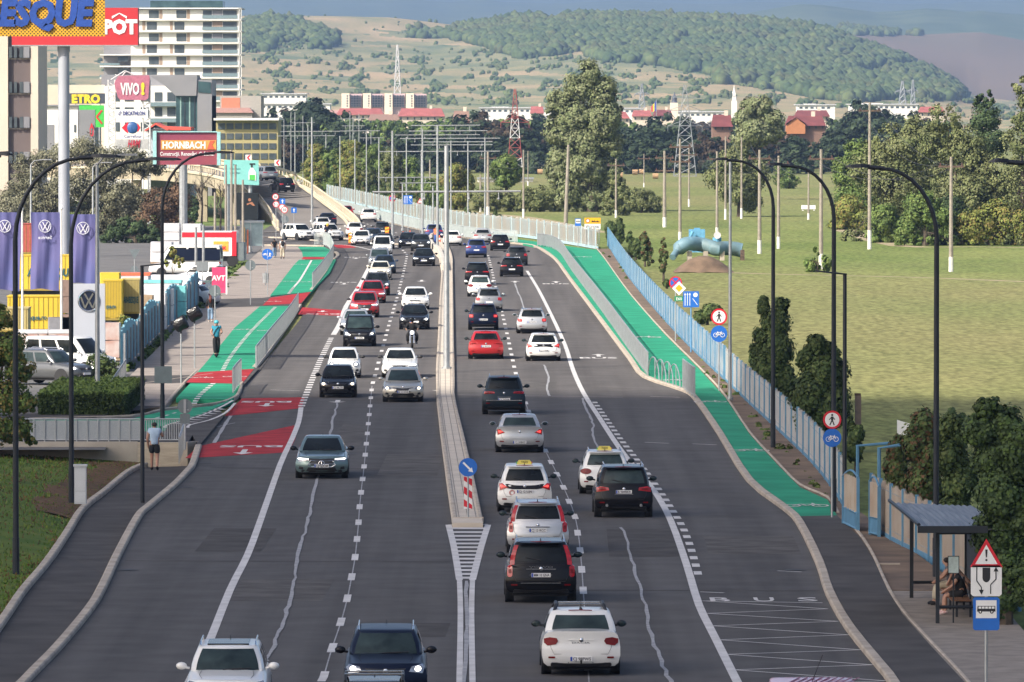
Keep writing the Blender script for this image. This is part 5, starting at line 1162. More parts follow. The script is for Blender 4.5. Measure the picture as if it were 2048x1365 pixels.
 if kind == 'chevron':
  o = plate_poly(rect(cx, cz, r, r), mSW, t, 'sign_plate', y0); m = MB(); plane(m, [(cx + .15 * r, cz - .9 * r), (cx + .8 * r, cz - .9 * r), (cx + .1 * r, cz), (cx - .6 * r, cz)], e); plane(m, [(cx - .6 * r, cz), (cx + .1 * r, cz), (cx + .8 * r, cz + .9 * r), (cx + .15 * r, cz + .9 * r)], e - .001); m.build('red_chevron', mSR, o); return o
for px, pyb, y1, y2, r_, lb in ((1438, 782, 634, 668, 16.5, 'no-pedestrians sign above blue bicycle sign, on a silver post by the fence'), (1664, 1036, 840, 876, 18.5, 'no-pedestrians sign above blue bicycle sign, fixed to the concrete-footed post at the gate')):
 sgn(px, pyb, lb, [('nowalk', y1, r_), ('bikeblue', y2, r_)], z=.1)
sgn(1351, 683, 'no-stopping disc overlapped by a yellow priority diamond above a green E60 plate', [('nostop', 566, 13), ('priority', 577, 14, 1358, None, -.02), ('eroad', 598, 9, 1358)], z=.1)
sgn(1382, 705, 'square blue lane sign with three white arrows and a white disc', [('lanes', 599, 16)], z=.1, mat=M('blue_post', (.10, .28, .50), .5))
sgn(936, 1036, 'blue keep-right disc with white arrow on the median end', [('arrowblue', 935, 18.5)], w_=.03, z=.15)
t = sgn(937, 1037, 'red and white striped marker plate under the blue arrow disc', [], z=.15) if False else None
p = G(936, 1034, .15); t = thing('median_marker', p - Vector((0, .08, 0)), 'red and white striped marker board below the blue arrow disc', 'marker')
k = p.y / F; z0 = AT(936, 1018, p.y).z - p.z; z1 = AT(936, 953, p.y).z - p.z; hw = 8.3 * k
m = MB(); m.box(-.02, .02, .0, .03, 0, z0); m.build('post', mGalv, t)
bo = plate_poly(rect(0, (z0 + z1) / 2, hw, (z1 - z0) / 2), mSW, t, 'board')
hh = (z1 - z0)
for i in range(3):
 za = z0 + hh * (i * .40 - .02); 
 P = [(-hw, za + hh * .10), (hw, za - hh * .08), (hw, za + hh * .14), (-hw, za + hh * .32)]
 P = [(x, min(z1, max(z0, z))) for x, z in P]
 m = MB(); plane(m, P, -.014); m.build('red_stripe', mSR, bo)
sgn(1972, 1420, 'triangular exclamation sign over a lane diagram and a blue bus stop plate', [('warn', 1108, 33), ('bus', 1228, 26.5)], w_=.035, z=.1)
tt = [o for o in D.objects if o.name.startswith('road_sign')][-1]
s_ = G(1972, 1420, .1); k = s_.y / F; cz = AT(1972, 1162, s_.y).z - .1; a = 31 * k
o_ = plate_poly(rpoly(-a, a, cz - a, cz + a, .05), mSW, tt, 'lane_diagram_plate')
m = MB(); P = [(-.25 * a, cz + .85 * a), (-.25 * a, cz + .2 * a)] + [(.25 * a * math.cos(q), cz + .2 * a + .3 * a * math.sin(q)) for q in np.linspace(math.pi, 2 * math.pi, 9)] + [(.25 * a, cz + .85 * a)]
plane(m, P, -.016)
for pts in (((-.62, .9), (-.62, -.0), (-.32, -.42), (-.32, -.75)), ((.28, -.85), (.28, -.25), (.62, .1), (.62, .62))):
 for i, (q, r_) in enumerate(zip(pts, pts[1:])): seg(m, (q[0] * a, cz + q[1] * a), (r_[0] * a, cz + r_[1] * a), a * .07, -.016 - .001 * i)
plane(m, [(-.48 * a, cz - .58 * a), (-.16 * a, cz - .58 * a), (-.32 * a, cz - .9 * a)][::-1], -.020); plane(m, [(.46 * a, cz + .6 * a), (.78 * a, cz + .6 * a), (.62 * a, cz + .92 * a)], -.020)
m.build('lane_diagram', mInk, o_)
sgn(370, 900, 'round grey back of a sign with a small box under it, by the railing', [('back', 813, 15), ('sqback', 838, 10)], z=.0)
sgn(501, 610, 'round grey sign back on a thin post in the pavement', [('back', 531, 10.5)], z=.1)
sgn(430, 660, 'round grey sign back half covering the pink banner', [('back', 582, 12)], z=.1)
sgn(362, 768, 'road sign wrapped in a black plastic bag, nearer of the two', [('bag', 648, 14)], z=.1)
sgn(389, 737, 'road sign wrapped in a black plastic bag, further of the two', [('bag', 628, 14)], z=.1)
sgn(535, 590, 'blue disc with bicycle and pedestrian symbols on the pavement', [('bikewalk', 509, 11)], z=.1)
sgn(405, 608, 'pale square sign back beside the parked white saloon', [('squareback_light', 533, 12)], z=.1)
sgn(269, 560, 'downward triangle sign back with a round disc under it in the car park', [('giveway_back', 508, 11), ('back', 540, 8)], z=0)
sgn(570, 480, 'round grey sign back before the overpass wall', [('back', 439, 8)])
sgn(517, 492, 'triangular grey sign backs clustered by the glass booth', [('back', 470, 7)])
sgn(552, 480, 'two red-ringed speed limit discs reading 50 and a smaller blurred one', [('limit', 394, 6.5, 551, '50'), ('limit', 409, 6.5, 552, '5 t')], z=0)
sgn(566, 486, 'pair of overlapping red-ringed discs, the front one reading 50', [('noentryish', 415, 6.5, 564), ('limit', 420, 7, 569, '50', -.05)], z=0)
sgn(565, 480, 'small blue square sign with white up arrow beside the speed limit discs', [('upblue', 403, 5.5)], z=0)
sgn(588, 470, 'small blue square sign with white up arrow standing apart on the right', [('upblue', 421, 5.5)], z=0)
sgn(555, 352, 'red and white chevron board above the overpass parapet', [('chevron', 326, 6)], z=4.6)
sgn(497, 356, 'red and white chevron board partly behind the mint billboard', [('chevron', 316, 6)], z=4.8)
sgn(785, 478, 'round no-stopping sign half hidden by the silver pole', [('nostop', 397, 7)])
sgn(816, 470, 'small blue lane sign among the silver poles', [('lanes', 400, 9)])
sgn(840, 466, 'red-edged warning triangle among the silver poles', [('warn', 402, 6)])
sgn(1156, 494, 'blue and white parking-style plate left of the town sign', [('bus', 445, 6)], z=.1)
t = thing('town_sign', G(1185, 492, .1), 'orange and white town entry sign above the far gate', 'sign'); k = t.location.y / F
for x in (-13, 13): m = MB(); m.tube([(x * k, .05, 0), (x * k, .05, 55 * k)], .04, 6); m.build('post', mGalv, t)
zt = 58 * k
a_ = plate_poly([(-16 * k, zt - 14 * k), (16 * k, zt - 14 * k), (16 * k, zt - 2 * k), (-16 * k, zt - 2 * k)], mSY, t, 'orange_panel')
m = MB(); disc(m, -9.5 * k, zt - 8 * k, 4.2 * k, -.014, 14); m.build('limit_disc', mSR, a_); m = MB(); disc(m, -9.5 * k, zt - 8 * k, 2.8 * k, -.018, 14); m.build('disc_field', mSW, a_)
m = MB(); plane(m, [(x * k, zt + z * k) for x, z in ((-2, -11), (14, -11), (14, -9), (11, -9), (10, -7), (8, -9), (5, -9), (4, -6), (3, -9), (1, -8), (-1, -7), (-2, -9))], -.014); m.build('skyline_symbol', mInk, a_)
a_ = plate_poly([(-16 * k, zt - 25 * k), (16 * k, zt - 25 * k), (16 * k, zt - 14.4 * k), (-16 * k, zt - 14.4 * k)], mSW, t, 'white_panel'); m = MB(); text_mb(m, 'Floreşti', 0, zt - 20 * k, 5.5 * k, y=-.014, bold=1.3); m.build('lettering', mInk, a_)
t = thing('road_sign', G(327, 846, 0) + Vector((0, -.25, 0)), 'square dark sign back fixed half way up the curved lamp', 'sign'); zz = AT(327, 750, t.location.y).z; m = MB(); m.box(-.37, .37, 0, .03, zz - .36, zz + .36); m.box(-.3, -.16, -.004, 0, zz - .25, zz - .18); m.build('sign_plate', mBack, t); m = MB(); m.box(-.16, .16, .03, .12, zz + .2, zz + .25); m.build('bracket', mGalv, t)
def railing(name, pts, h, label, mat, z=0, bar_gap=.16, post_gap=2.0, thick=.018, lean=0):
 P = line(pts, z, 4); t = thing(name, P[0], label, 'railing'); o = Vector(t.location); Q = [p - o for p in resample(P, .02)]
 E = [p - o for p in P]
 m = MB(); m.tube([p + Vector((0, 0, h)) for p in E], .035, 6); m.tube([p + Vector((0, 0, .12)) for p in E], .022, 5); m.build('rail', mat, t)
 m = MB()
 for p in resample(P, bar_gap): q = p - o; m.box(q.x - thick, q.x + thick, q.y - thick, q.y + thick, .12, h)
 m.build('bars', mat, t)
 for p in resample(P, post_gap): q = p - o; m = MB(); m.box(q.x - .035, q.x + .035, q.y - .035, q.y + .035, 0, h); m.build('post', mat, t)
 return t
RA = 'grey steel railing '
railing('railing', [(466, 786), (474, 775), (482, 766)], 1.15, RA + 'short piece beside the nearest red path crossing', mGalv, KH)
railing('railing', [(512, 736), (545, 692), (578, 650), (597, 620)], 1.1, RA + 'running along the kerb by the scooter rider', mGalv, KH)
railing('railing', [(625, 578), (646, 551), (660, 530), (667, 515)], 1.15, RA + 'along the far left kerb before the junction corner', mGalv, KH)
railing('railing', [(667, 515), (660, 498), (650, 492), (628, 492)], 1.25, 'pale railing curling round the junction corner', M('pale_rail', (.50, .55, .54), .5, .2), KH)
railing('railing', [(1075, 492), (1115, 502), (1146, 545), (1206, 626), (1262, 706), (1296, 752)], 1.15, RA + 'long piece between the right bus lane and the green path', mGalv, KH)
railing('railing', [(1366, 778), (1378, 788), (1390, 797)], 1.4, RA + 'short piece after the bicycle arches', mGalv, KH)
railing('railing', [(600, 398), (700, 425), (780, 447), (870, 466), (960, 480), (1035, 486)], 1.15, 'very long pale railing in front of the far green path', M('pale_rail', (.50, .55, .54), .5, .2), KH, bar_gap=.3, thick=.03, post_gap=5)
t = thing('bike_arches', G(1296, 752, KH), 'row of four intersecting silver hoops closing the railing gap', 'bike rack')
for i in range(5):
 a = G(1296 + i * 14, 753 + i * 5.2, KH) - t.location; b = G(1296 + (i + 1.6) * 14, 753 + (i + 1.6) * 5.2, KH) - t.location
 if i < 4: m = MB(); m.tube([a.lerp(b, (1 - math.cos(q)) / 2) + Vector((0, 0, 1.05 * math.sin(q))) for q in np.linspace(0, math.pi, 13)], .028, 6); m.build('hoop', mGalv, t)
 m = MB(); m.tube([a, a + Vector((0, 0, 1.05))], .025, 6); m.build('upright', mGalv, t)
zt0 = .16
def wall_rail(x0, x1, y, h, label, panel, z=0.13):
 a, b = AT(x0, 880, y), AT(x1, 880, y); t = thing('railing', (a.x, y + .1, z), label, 'railing'); L = b.x - a.x; n = max(2, round(L / .42 / (1 if panel else 1)))
 m = MB(); m.tube([(0, 0, h), (L, 0, h)], .032, 6); m.tube([(0, 0, .1), (L, 0, .1)], .028, 6); m.build('rail', mGalv, t)
 if panel:
  m = MB(); m.box(.02, L - .02, -.012, .012, .13, h - .05); m.build('perforated_panel', M('perforated_sheet', (.36, .39, .41), .6, .3, col2=(.28, .31, .33), scale=40), t)
  for i in range(n + 1): m = MB(); m.box(L * i / n - .02, L * i / n + .02, -.05, -.013, 0, h); m.build('post', mGalv, t)
 else:
  for i in range(20): m = MB(); m.box(L * i / 19 - .018, L * i / 19 + .018, -.018, .018, .1, h); m.build('baluster', mGalv, t)
wall_rail(-60, 281, yb, .92, 'long railing with perforated grey panels above the retaining wall', True); wall_rail(284, 371, yb, .92, 'open barred railing above the end of the retaining wall, before the walking man', False)
a = AT(371, 880, yb); b = G(362, 932, LD); t = thing('railing', (a.x, yb, .13), 'sloping side railing going down toward the footway kerb', 'railing'); e = G(362, 932, LD) - Vector(t.location); e.x = 0; e = Vector((-.14, -2.6, -.62))
m = MB(); m.tube([(0, 0, .92), (e.x, e.y, e.z + .92)], .04, 6); m.build('rail', mGalv, t)
for i in range(12): q = Vector((0, 0, 0)).lerp(e, i / 11); m = MB(); m.box(q.x - .018, q.x + .018, q.y - .018, q.y + .018, q.z - .1, q.z + .92); m.build('baluster', mGalv, t)
railing('railing', [(221, 810), (233, 790), (252, 760)], 1.0, 'low dark railing at the end of the clipped hedge', mGalvD, KH)
mFB = M('fence_blue', (.09, .23, .36), .6, var=.12, scale=2); mFP = M('fence_picket', (.62, .60, .57), .8, col2=(.46, .45, .45), scale=1.2); mFT = M('fence_picket_tan', (.42, .33, .25), .85, col2=(.50, .44, .36), scale=1.2); mFPale = M('fence_pale', (.50, .56, .58), .7, col2=(.58, .50, .42), scale=.25); mFBl2 = M('fence_steel_blue', (.14, .32, .52), .6, col2=(.58, .60, .62), scale=.9)
def fence(pts, h, label, mp, mr, z=.0, gap=.24, pg=2.4, wd=.07, base=.22):
 P = line(pts, z, 4); t = thing('picket_fence', P[0], label, 'fence'); o = Vector(t.location); E = [p - o for p in P]
 m = MB(); bar(m, E, .08, -.05, base); m.build('base_rail', mr, t)
 m = MB()
 for zz in (base + .15, h - .25): m.tube([p + Vector((0, .05, zz)) for p in E], .03, 4)
 m.build('rail', mr, t)
 m = MB(); Q = resample(P, gap)
 for i, p in enumerate(Q[:-1]):
  q = p - o; d = (Q[i + 1] - p).normalized(); hh = h + .06 * math.sin(i * .9) + random.uniform(-.03, .03); a = q - d * wd; b = q + d * wd
  nn = Vector((d.y, -d.x, 0)) * .025
  for sg_ in (1, -1):
   f = [(a.x, a.y, base), (b.x, b.y, base), (b.x, b.y, hh - .06), ((a.x + b.x) / 2, (a.y + b.y) / 2, hh), (a.x, a.y, hh - .06)]
   m.add([(x + nn.x * sg_, y + nn.y * sg_, z) for x, y, z in f], [(0, 1, 2, 3, 4)][:1])
  m.add([(a.x + nn.x, a.y + nn.y, base), (a.x - nn.x, a.y - nn.y, base), (a.x - nn.x, a.y - nn.y, hh - .06), (a.x + nn.x, a.y + nn.y, hh - .06)], [(0, 1, 2, 3)])
 m.build('pickets', mp, t)
 R_ = resample(P, pg)
 for p in R_[:100]: q = p - o; m = MB(); m.box(q.x - .08, q.x + .03, q.y - .05, q.y + .06, 0, h + .04); m.build('post', mr, t)
 return t
fence([(596, 384), (700, 406), (780, 425), (880, 451), (960, 464), (1060, 476), (1150, 490), (1196, 498)], 1.9, 'very long pale picket fence behind the far green path', mFPale, M('fence_pale_blue', (.38, .52, .58), .7), gap=.55, wd=.14, pg=6)
fence([(1216, 492), (1260, 560), (1330, 644), (1395, 712), (1450, 764)], 1.75, 'blue and white picket fence beside the far half of the right green path', mFBl2, mFB, gap=.34, wd=.11, pg=5.5)
fence([(1452, 766), (1500, 812), (1560, 868), (1620, 926), (1660, 975), (1690, 1022)], 1.7, 'picket fence with blue posts running down to the open gate', mFP, mFB, gap=.26, wd=.09, pg=4.6)
fence([(1744, 1062), (1790, 1090), (1850, 1120), (1930, 1165), (2040, 1220)], 1.8, 'picket fence with blue posts behind the bus shelter', mFT, mFB, gap=.26, wd=.09, pg=3.2)
def gate(px, py, dx, dy, label):
 p = G(px, py, .05); t = thing('gate_leaf', p, label, 'gate', 'leaves of the blue gate'); e = Vector((dx, dy, 0)); h = 1.75
 fr = MB()
 for a in (0, 1): q = e * a; fr.box(q.x - .05, q.x + .05, q.y - .05, q.y + .05, 0, h - .15 * a)
 for zz in (.1, .6): fr.tube([(0, 0, zz), (e.x, e.y, zz)], .04, 4)
 fr.tube([e * q + Vector((0, 0, h - .15 * q + .2 * math.sin(q * math.pi))) for q in np.linspace(0, 1, 8)], .035, 5)
 fr.build('frame', mFB, t)
 m = MB(); m.box(0, .02, 0, .02, 0, .1); m = MB(); m.add([(0, 0, .1), (e.x, e.y, .1), (e.x, e.y, .58), (0, 0, .58)], [(0, 1, 2, 3)]); m.build('lower_sheet', mFB, t)
 for i in range(1, 6): q = e * (i / 6); m = MB(); m.box(q.x - .05, q.x + .05, q.y - .05, q.y + .05, .62, h - .05); m.build('slat', mFT, t)
gate(1716, 1066, -.28, 4.0, 'open gate leaf left of the gateway, seen edge on'); gate(1740, 1072, .22, -1.2, 'open gate leaf right of the gateway, next to the long fence')
for x, y0, lb, w2 in ((1715, 1035, 'left', 1.3), (1758, 1052, 'right', .7)):
 p = G(x, y0, 0); t = thing('blue_arch', p, 'tall bent blue steel frame standing %s of the gate opening' % lb, 'frame', 'blue gate frames'); m = MB(); hz = 2.35 if lb == 'left' else 2.5
 m.tube([(0, 0, 0), (0, 0, hz), (w2, 0, hz + .1)], .06, 6); m.build('frame', mFB, t)
P = line([(243, 742), (270, 712), (300, 682), (330, 655), (365, 630), (396, 612)], .0, 3); t = thing('sheet_fence', P[0], 'battered blue corrugated sheet fence between the yard and pavement', 'fence'); o = Vector(t.location)
mSh = M('blue_sheet', (.13, .34, .46), .55, .1, col2=(.24, .42, .50), scale=1.5); Q = resample(P, .12)
m = MB(); L = [];
for i, p in enumerate(Q):
 q = p - o; hh = 2.0 + .25 * math.sin(i * .021) + (.10 if (i // 9) % 2 else 0); off = .05 * (1 if (i // 2) % 2 else -1); L += [(q.x + off, q.y, 0), (q.x + off, q.y, hh)]
m.add(L, [(2 * i, 2 * i + 2, 2 * i + 3, 2 * i + 1) for i in range(len(Q) - 1)]); m.build('sheets', mSh, t)
for p in resample(P, 5): q = p - o; m = MB(); m.box(q.x + .1, q.x + .2, q.y - .05, q.y + .05, 0, 1.9); m.build('post', mGalvD, t)
t = thing('utility_cabinet', G(161, 1008, .2), 'tall pale grey utility cabinet at the edge of the planting bed', 'cabinet'); m = MB(); m.prism([(-.2, -.14), (.2, -.14), (.2, .14), (-.2, .14)], 0, 1.25); m.build('box', M('cabinet_grey', (.46, .48, .50), .6, var=.05), t); m = MB(); m.prism([(-.23, -.17), (.23, -.17), (.23, .17), (-.23, .17)], 1.25, 1.32); m.build('cap', M('cabinet_grey', (.46, .48, .50)), t); m = MB(); m.box(-.17, .17, -.146, -.141, .45, 1.2); m.box(-.17, .17, -.146, -.141, .06, .4); m.build('door', M('cabinet_door', (.52, .54, .56), .6, var=.05), t)
t = thing('litter_bin', G(531, 573, .1), 'grey litter bin hanging low on the pavement by the blue disc sign', 'bin'); m = MB(); m.tube([(0, 0, .25), (0, 0, .95)], [.2, .25], 10); m.build('bin', mGalvD, t); m = MB(); m.tube([(0, .1, 0), (0, .1, 1.1)], .03, 6); m.build('post', mGalv, t)
for x, y, lb in ((700, 500, 'striped orange beacon right of the white hatchback'), (774, 487, 'wide orange striped barrier plate in front of the dark car'), (867, 489, 'orange striped beacon beside the worker')):
 p = G(x, y - 10, 0); t = thing('striped_beacon', p, lb, 'beacon', 'orange roadwork beacons'); hw = .14 if x != 774 else .2
 o_ = plate_poly(rect(0, .65, hw, .5), M('beacon_orange', (.80, .20, .02), .4), t, 'board')
 m = MB()
 for i in range(3): za = .25 + i * .32; plane(m, [(-hw, za), (hw, za + .12), (hw, za + .24), (-hw, za + .12)], -.015)
 m.build('stripe', M('beacon_yellow', (.8, .55, .05), .4), o_); m = MB(); m.prism([(-.2, -.2), (.2, -.2), (.2, .2), (-.2, .2)], 0, .12); m.build('foot', mTrim, t)
for x, y, lb in ((806, 484, 'orange traffic cone left of the black saloon'), (820, 482, 'orange traffic cone behind the black saloon'), (701, 486, 'orange cone beside the white hatchback'), (879, 492, 'orange cone at the concrete nose')):
 t = thing('traffic_cone', G(x, y - 5, 0), lb, 'cone', 'orange traffic cones'); m = MB(); m.tube([(0, 0, .04), (0, 0, .8)], [.17, .03], 10); m.build('cone', M('cone_orange', (.85, .14, .04), .5), t); m = MB(); m.tube([(0, 0, .36), (0, 0, .52)], [.115, .085], 10); m.build('white_band', mSW, t); m = MB(); m.box(-.22, .22, -.22, .22, 0, .04); m.build('foot', mTrim, t)
bs = thing('bus_shelter', G(1875, 1247, .12), 'black-framed bus shelter with ribbed translucent roof', 'bus shelter'); o = Vector(bs.location)
mSF = M('shelter_frame', (.016, .020, .026), .45, .2)
A0 = G(1875, 1247, .12) - o; A1 = G(1823, 1196, .12) - o; hS = 2.35; back = Vector((1.5, .15, 0))
for q, hq in ((A0, hS), (A1, hS), (A0 + back, hS + .0), (A1 + back, hS + .0)): m = MB(); m.box(q.x - .05, q.x + .05, q.y - .05, q.y + .05, 0, hq); m.build('post', mSF, bs)
m = MB()
for q in (A0, A1):
 m.tube([q + Vector((0, 0, .42)), q + back + Vector((0, 0, .42))], .045, 5)
m.tube([A0 + Vector((0, 0, hS)), A1 + Vector((0, 0, hS))], .05, 5); m.tube([A0 + Vector((0, 0, hS)), A0 + back + Vector((0, 0, hS))], .05, 5); m.tube([A1 + Vector((0, 0, hS)), A1 + back + Vector((0, 0, hS))], .05, 5)
m.build('beam', mSF, bs)
m = MB(); q = A0 + back; r_ = A1 + back; m.add([(q.x, q.y, .15), (r_.x, r_.y, .15), (r_.x, r_.y, hS - .05), (q.x, q.y, hS - .05)], [(0, 1, 2, 3)]); m.build('back_panel', M('dark_panel', (.02, .024, .028), .4), bs)
m = MB(); rows = []
d = (A1 - A0); ext = d.normalized()
for i in range(29):
 u_ = i / 28; q = A0 - ext * .9 + (d + ext * 1.8) * 0; 
 x = lerp(-.55, 1.75, u_); zz = hS + .20 + (.018 if i % 2 else -.018) - .10 * u_
 a = A0 - ext * .9 + Vector((x, .1 * u_, zz)); b = A1 + ext * .9 + Vector((x, .1 * u_, zz)); rows.append([a, a.lerp(b, .5) + Vector((0, 0, .05)), b])
m.loft(rows, closed=False); m.build('roof', M('ribbed_roof', (.16, .16, .17), .4, col2=(.04, .04, .05), scale=1.2, stretch=(9, .3, 1)), bs)
m = MB(); m.box(A0.x - .6, A0.x + 1.2, A0.y - 1.5, A0.y - 1.4, hS + .08, hS + .26); m.tube([A0 - ext * .9 + Vector((-.55, 0, hS + .26)), A1 + ext * .9 + Vector((-.55, 0, hS + .26))], .05, 5); m.build('roof_edge', mSF, bs)
t = thing('notice_board', Vector((A0.x + .42 + o.x, A0.y + .12 + o.y, o.z)), 'pale notice sheet hanging inside the bus shelter', 'notice'); m = MB(); m.box(-.13, .13, 0, .02, 1.30, 1.72); m.build('sheet', M('notice_pale', (.50, .60, .58), .5, var=.1, scale=14), t); m = MB(); m.box(-.15, .15, .02, .035, 1.28, 1.74); m.box(-.02, .02, .035, .06, .0, 1.3); m.build('board', mSF, t)
bn = thing('bench', G(1905, 1222, .12), 'brown slatted bench inside the bus shelter', 'bench'); mWd = M('bench_wood', (.20, .095, .045), .7, var=.2, scale=3)
m = MB()
for yy in (-.18, 0, .18): m.box(-.1 + yy * 1 + .1, .06 + yy + .1, -2.6, 3.6, .43, .46)
m.build('seat', mWd, bn); m = MB()
for zz in (.62, .78): m.box(.36, .40, -2.6, 3.6, zz, zz + .10)
m.build('backrest', mWd, bn)
for yy in (-2.3, .5, 3.3): m = MB(); m.box(-.06, .34, yy - .03, yy + .03, .38, .43); m.box(-.06, 0, yy - .03, yy + .03, 0, .4); m.box(.30, .36, yy - .03, yy + .03, 0, .88); m.build('leg', mSF, bn)
def bld(name, x0, x1, ytop, ybase_d, label, cat='building', depth=15, yaw=0, group=None):
 """thing whose front wall spans photo columns x0..x1 at distance ybase_d; returns helpers in local metres"""
 d = ybase_d; a = AT(x0, 206, d); b = AT(x1, 206, d); p = Vector(((a.x + b.x) / 2, d, -.1))
 t = thing(name, p, label, cat, group, yaw); k = d / F
 cxp = (x0 + x1) / 2
 X = lambda px: (px - cxp) * k
 Zp = lambda py: AT(cxp, py, d).z + .1
 return t, X, Zp, k, depth
def boxp(t, X, Z, x0, x1, y0, y1, mat, nm='wall', f0=0, f1=None, depth=15):
 m = MB(); m.box(X(x0), X(x1), f0, depth if f1 is None else f1, max(0, Z(y1)) if y1 is not None else 0, Z(y0)); return m.build(nm, mat, t)
def winp(par, X, Z, x0, x1, y0, y1, mat, y=-.06, nm='window'):
 m = MB(); m.box(X(x0), X(x1), y, .05, Z(y1), Z(y0)); return m.build(nm, mat, par)
mWw = M('render_white', (.72, .70, .66), .8, var=.05, scale=.1); mWcr = M('render_cream', (.60, .52, .42), .85, var=.06, scale=.1); mBrn = M('cladding_brown', (.13, .10, .095), .7, var=.1, scale=.2); mWgl = M('window_glass_far', (.05, .065, .075), .15, .2, col2=(.12, .14, .15), scale=.5); mWgr = M('facade_grey', (.22, .22, .235), .6, var=.1, scale=.2); mGG = M('glass_green', (.07, .13, .14), .12, .3, col2=(.03, .06, .07), scale=.6)
mRail = M('balcony_glass', (.22, .30, .33), .2, .2, var=.1); mTan = M('panel_tan', (.34, .25, .18), .8, var=.08); mRoofR = M('roof_tiles_red', (.34, .10, .09), .85, var=.15, scale=.5); mRoofD = M('roof_tiles_maroon', (.17, .045, .045), .85, var=.15, scale=.5); mOrg = M('gable_orange', (.42, .17, .07), .85, var=.1)
t, X, Z, k, dp = bld('tower_block', 262, 482, 0, 1500, 'white high-rise with checkered windows and long balcony slabs behind the shopping signs', 'tower', 18)
boxp(t, X, Z, 262, 478, 20, None, mWw, 'wall'); boxp(t, X, Z, 206, 262, 92, None, mWgr, 'side_wing', f0=3)
boxp(t, X, Z, 300, 445, 2, 18, mGG, 'penthouse', f0=2, f1=14)
for i in range(9):
 y = 16 + i * 23.2; m = MB(); m.box(X(262 if i < 4 else 200), X(484), -.9, 17, Z(y + 2.6), Z(y)); m.build('floor_slab', mWw, t)
 if i < 8:
  for j in range(2): winp(t, X, Z, 298 + j * 55 + (i % 2) * -4, 318 + j * 55 + (i % 2) * -4, y + 5, y + 21, mWgl)
  for j in range(2): winp(t, X, Z, 319 + j * 55 - (i % 2) * 34, 325 + j * 55 - (i % 2) * 34, y + 4, y + 22, mTan, nm='tan_panel')
  winp(t, X, Z, 406, 424, y + 5, y + 22, mWgl); winp(t, X, Z, 446, 474, y + 5, y + 22, mWgl)
  winp(t, X, Z, 425, 445, y + 4, y + 22, mTan if i % 2 else mWgr, nm='tan_panel')
  m = MB(); m.box(X(405), X(476), -.95, -.88, Z(y + 22), Z(y + 15)); m.build('balcony_rail', mRail, t)
  if i > 3: winp(t, X, Z, 236, 256, y + 5, y + 15, mWgl); m = MB(); m.box(X(200), X(240), -.95, -.88, Z(y + 22), Z(y + 18)); m.build('balcony_rail', mRail, t)
for x in (478, 482): m = MB(); m.box(X(x), X(x + 1.5), -.9, -.6, 0, Z(16)); m.build('corner_column', mWw, t)
t, X, Z, k, dp = bld('office_building', -60, 76, 60, 760, 'brown and cream office block cut off by the left edge', depth=16)
boxp(t, X, Z, -60, 16, 40, None, mWcr, 'wall'); boxp(t, X, Z, 16, 62, 60, None, mBrn, 'wall', f0=.5); boxp(t, X, Z, 61, 76, 66, None, mWcr, 'pilaster', f0=.2)
for r_, yy in enumerate((94, 164, 234, 304)):
 for j, (a, b) in enumerate(((18, 24), (28, 34), (39, 46), (47, 59))): winp(t, X, Z, a, b, yy, yy + 22, mWgl if j < 3 else mWgr, y=.42)
 m = MB(); m.box(X(16), X(61.5), .38, .5, Z(yy + 25), Z(yy + 23.5)); m.build('ledge', mWcr, t)
t, X, Z, k, dp = bld('retail_building', 76, 156, 210, 1000, 'white retail box behind the thick sign column', depth=30)
boxp(t, X, Z, 76, 156, 213, None, mWw); winp(t, X, Z, 78, 108, 250, 310, mWgr); winp(t, X, Z, 148, 152, 250, 265, mWgl)
m = MB(); m.box(X(74), X(158), -.4, 30, Z(213), Z(210)); m.build('roof_edge', mWgr, t)
t, X, Z, k, dp = bld('apartment_building', 96, 360, 168, 1150, 'low white and grey flats behind the tall shopping sign', depth=25)
boxp(t, X, Z, 96, 210, 170, None, mWcr); boxp(t, X, Z, 210, 355, 172, None, mWw, f0=-1); boxp(t, X, Z, 200, 392, 150, 200, mWgr, 'roof_storey', f0=4)
for a, b in ((310, 325), (335, 352), (228, 240), (250, 268), (282, 300)):
 for yy in (185, 215, 245): winp(t, X, Z, a, b, yy, yy + 18, mWgl, y=-1.08)
for yy in (205, 237): m = MB(); m.box(X(300), X(356), -2.2, -1, Z(yy + 8), Z(yy)); m.build('balcony', mRail, t)
t, X, Z, k, dp = bld('glass_building', 352, 424, 160, 1060, 'dark green glass building with a slanted grey prow', depth=20)
boxp(t, X, Z, 352, 424, 192, None, mGG); boxp(t, X, Z, 395, 424, 160, None, mWgr, 'corner_tower', f0=-.6); m = MB(); m.prismy([(X(300), Z(152)), (X(395), Z(155)), (X(393), Z(192)), (X(352), Z(192)), (X(330), Z(172))], -.8, 12); m.build('slanted_prow', mWgr, t)
for i, x in enumerate((360, 368, 378, 388)): winp(t, X, Z, x, x + 2.5, 195, 300, M('fin_dark', (.02, .03, .04), .4) if i % 2 else M('fin_green', (.25, .38, .36), .3), nm='facade_fin')
m = MB(); m.prismy([(X(397), Z(185)), (X(422), Z(187)), (X(422), Z(165)), (X(397), Z(163))], -.75, -.62); m.build('window', mGG, t)
t, X, Z, k, dp = bld('dark_pavilion', 158, 210, 218, 990, 'grey corner pavilion with vertical red lettering next to the green arrow sign', depth=12)
boxp(t, X, Z, 158, 190, 218, None, mWgr)
m = MB()
for i, c in enumerate('AU'): text_mb(m, c, X(183.5), Z(253 + i * 14), 11 * k, y=-.2, bold=4, wid=.7)
m.build('red_lettering', mSR, t)
t, X, Z, k, dp = bld('green_arrow_sign', 158, 208, 211, 985, 'green supermarket sign with a red arrow', 'sign', 1)
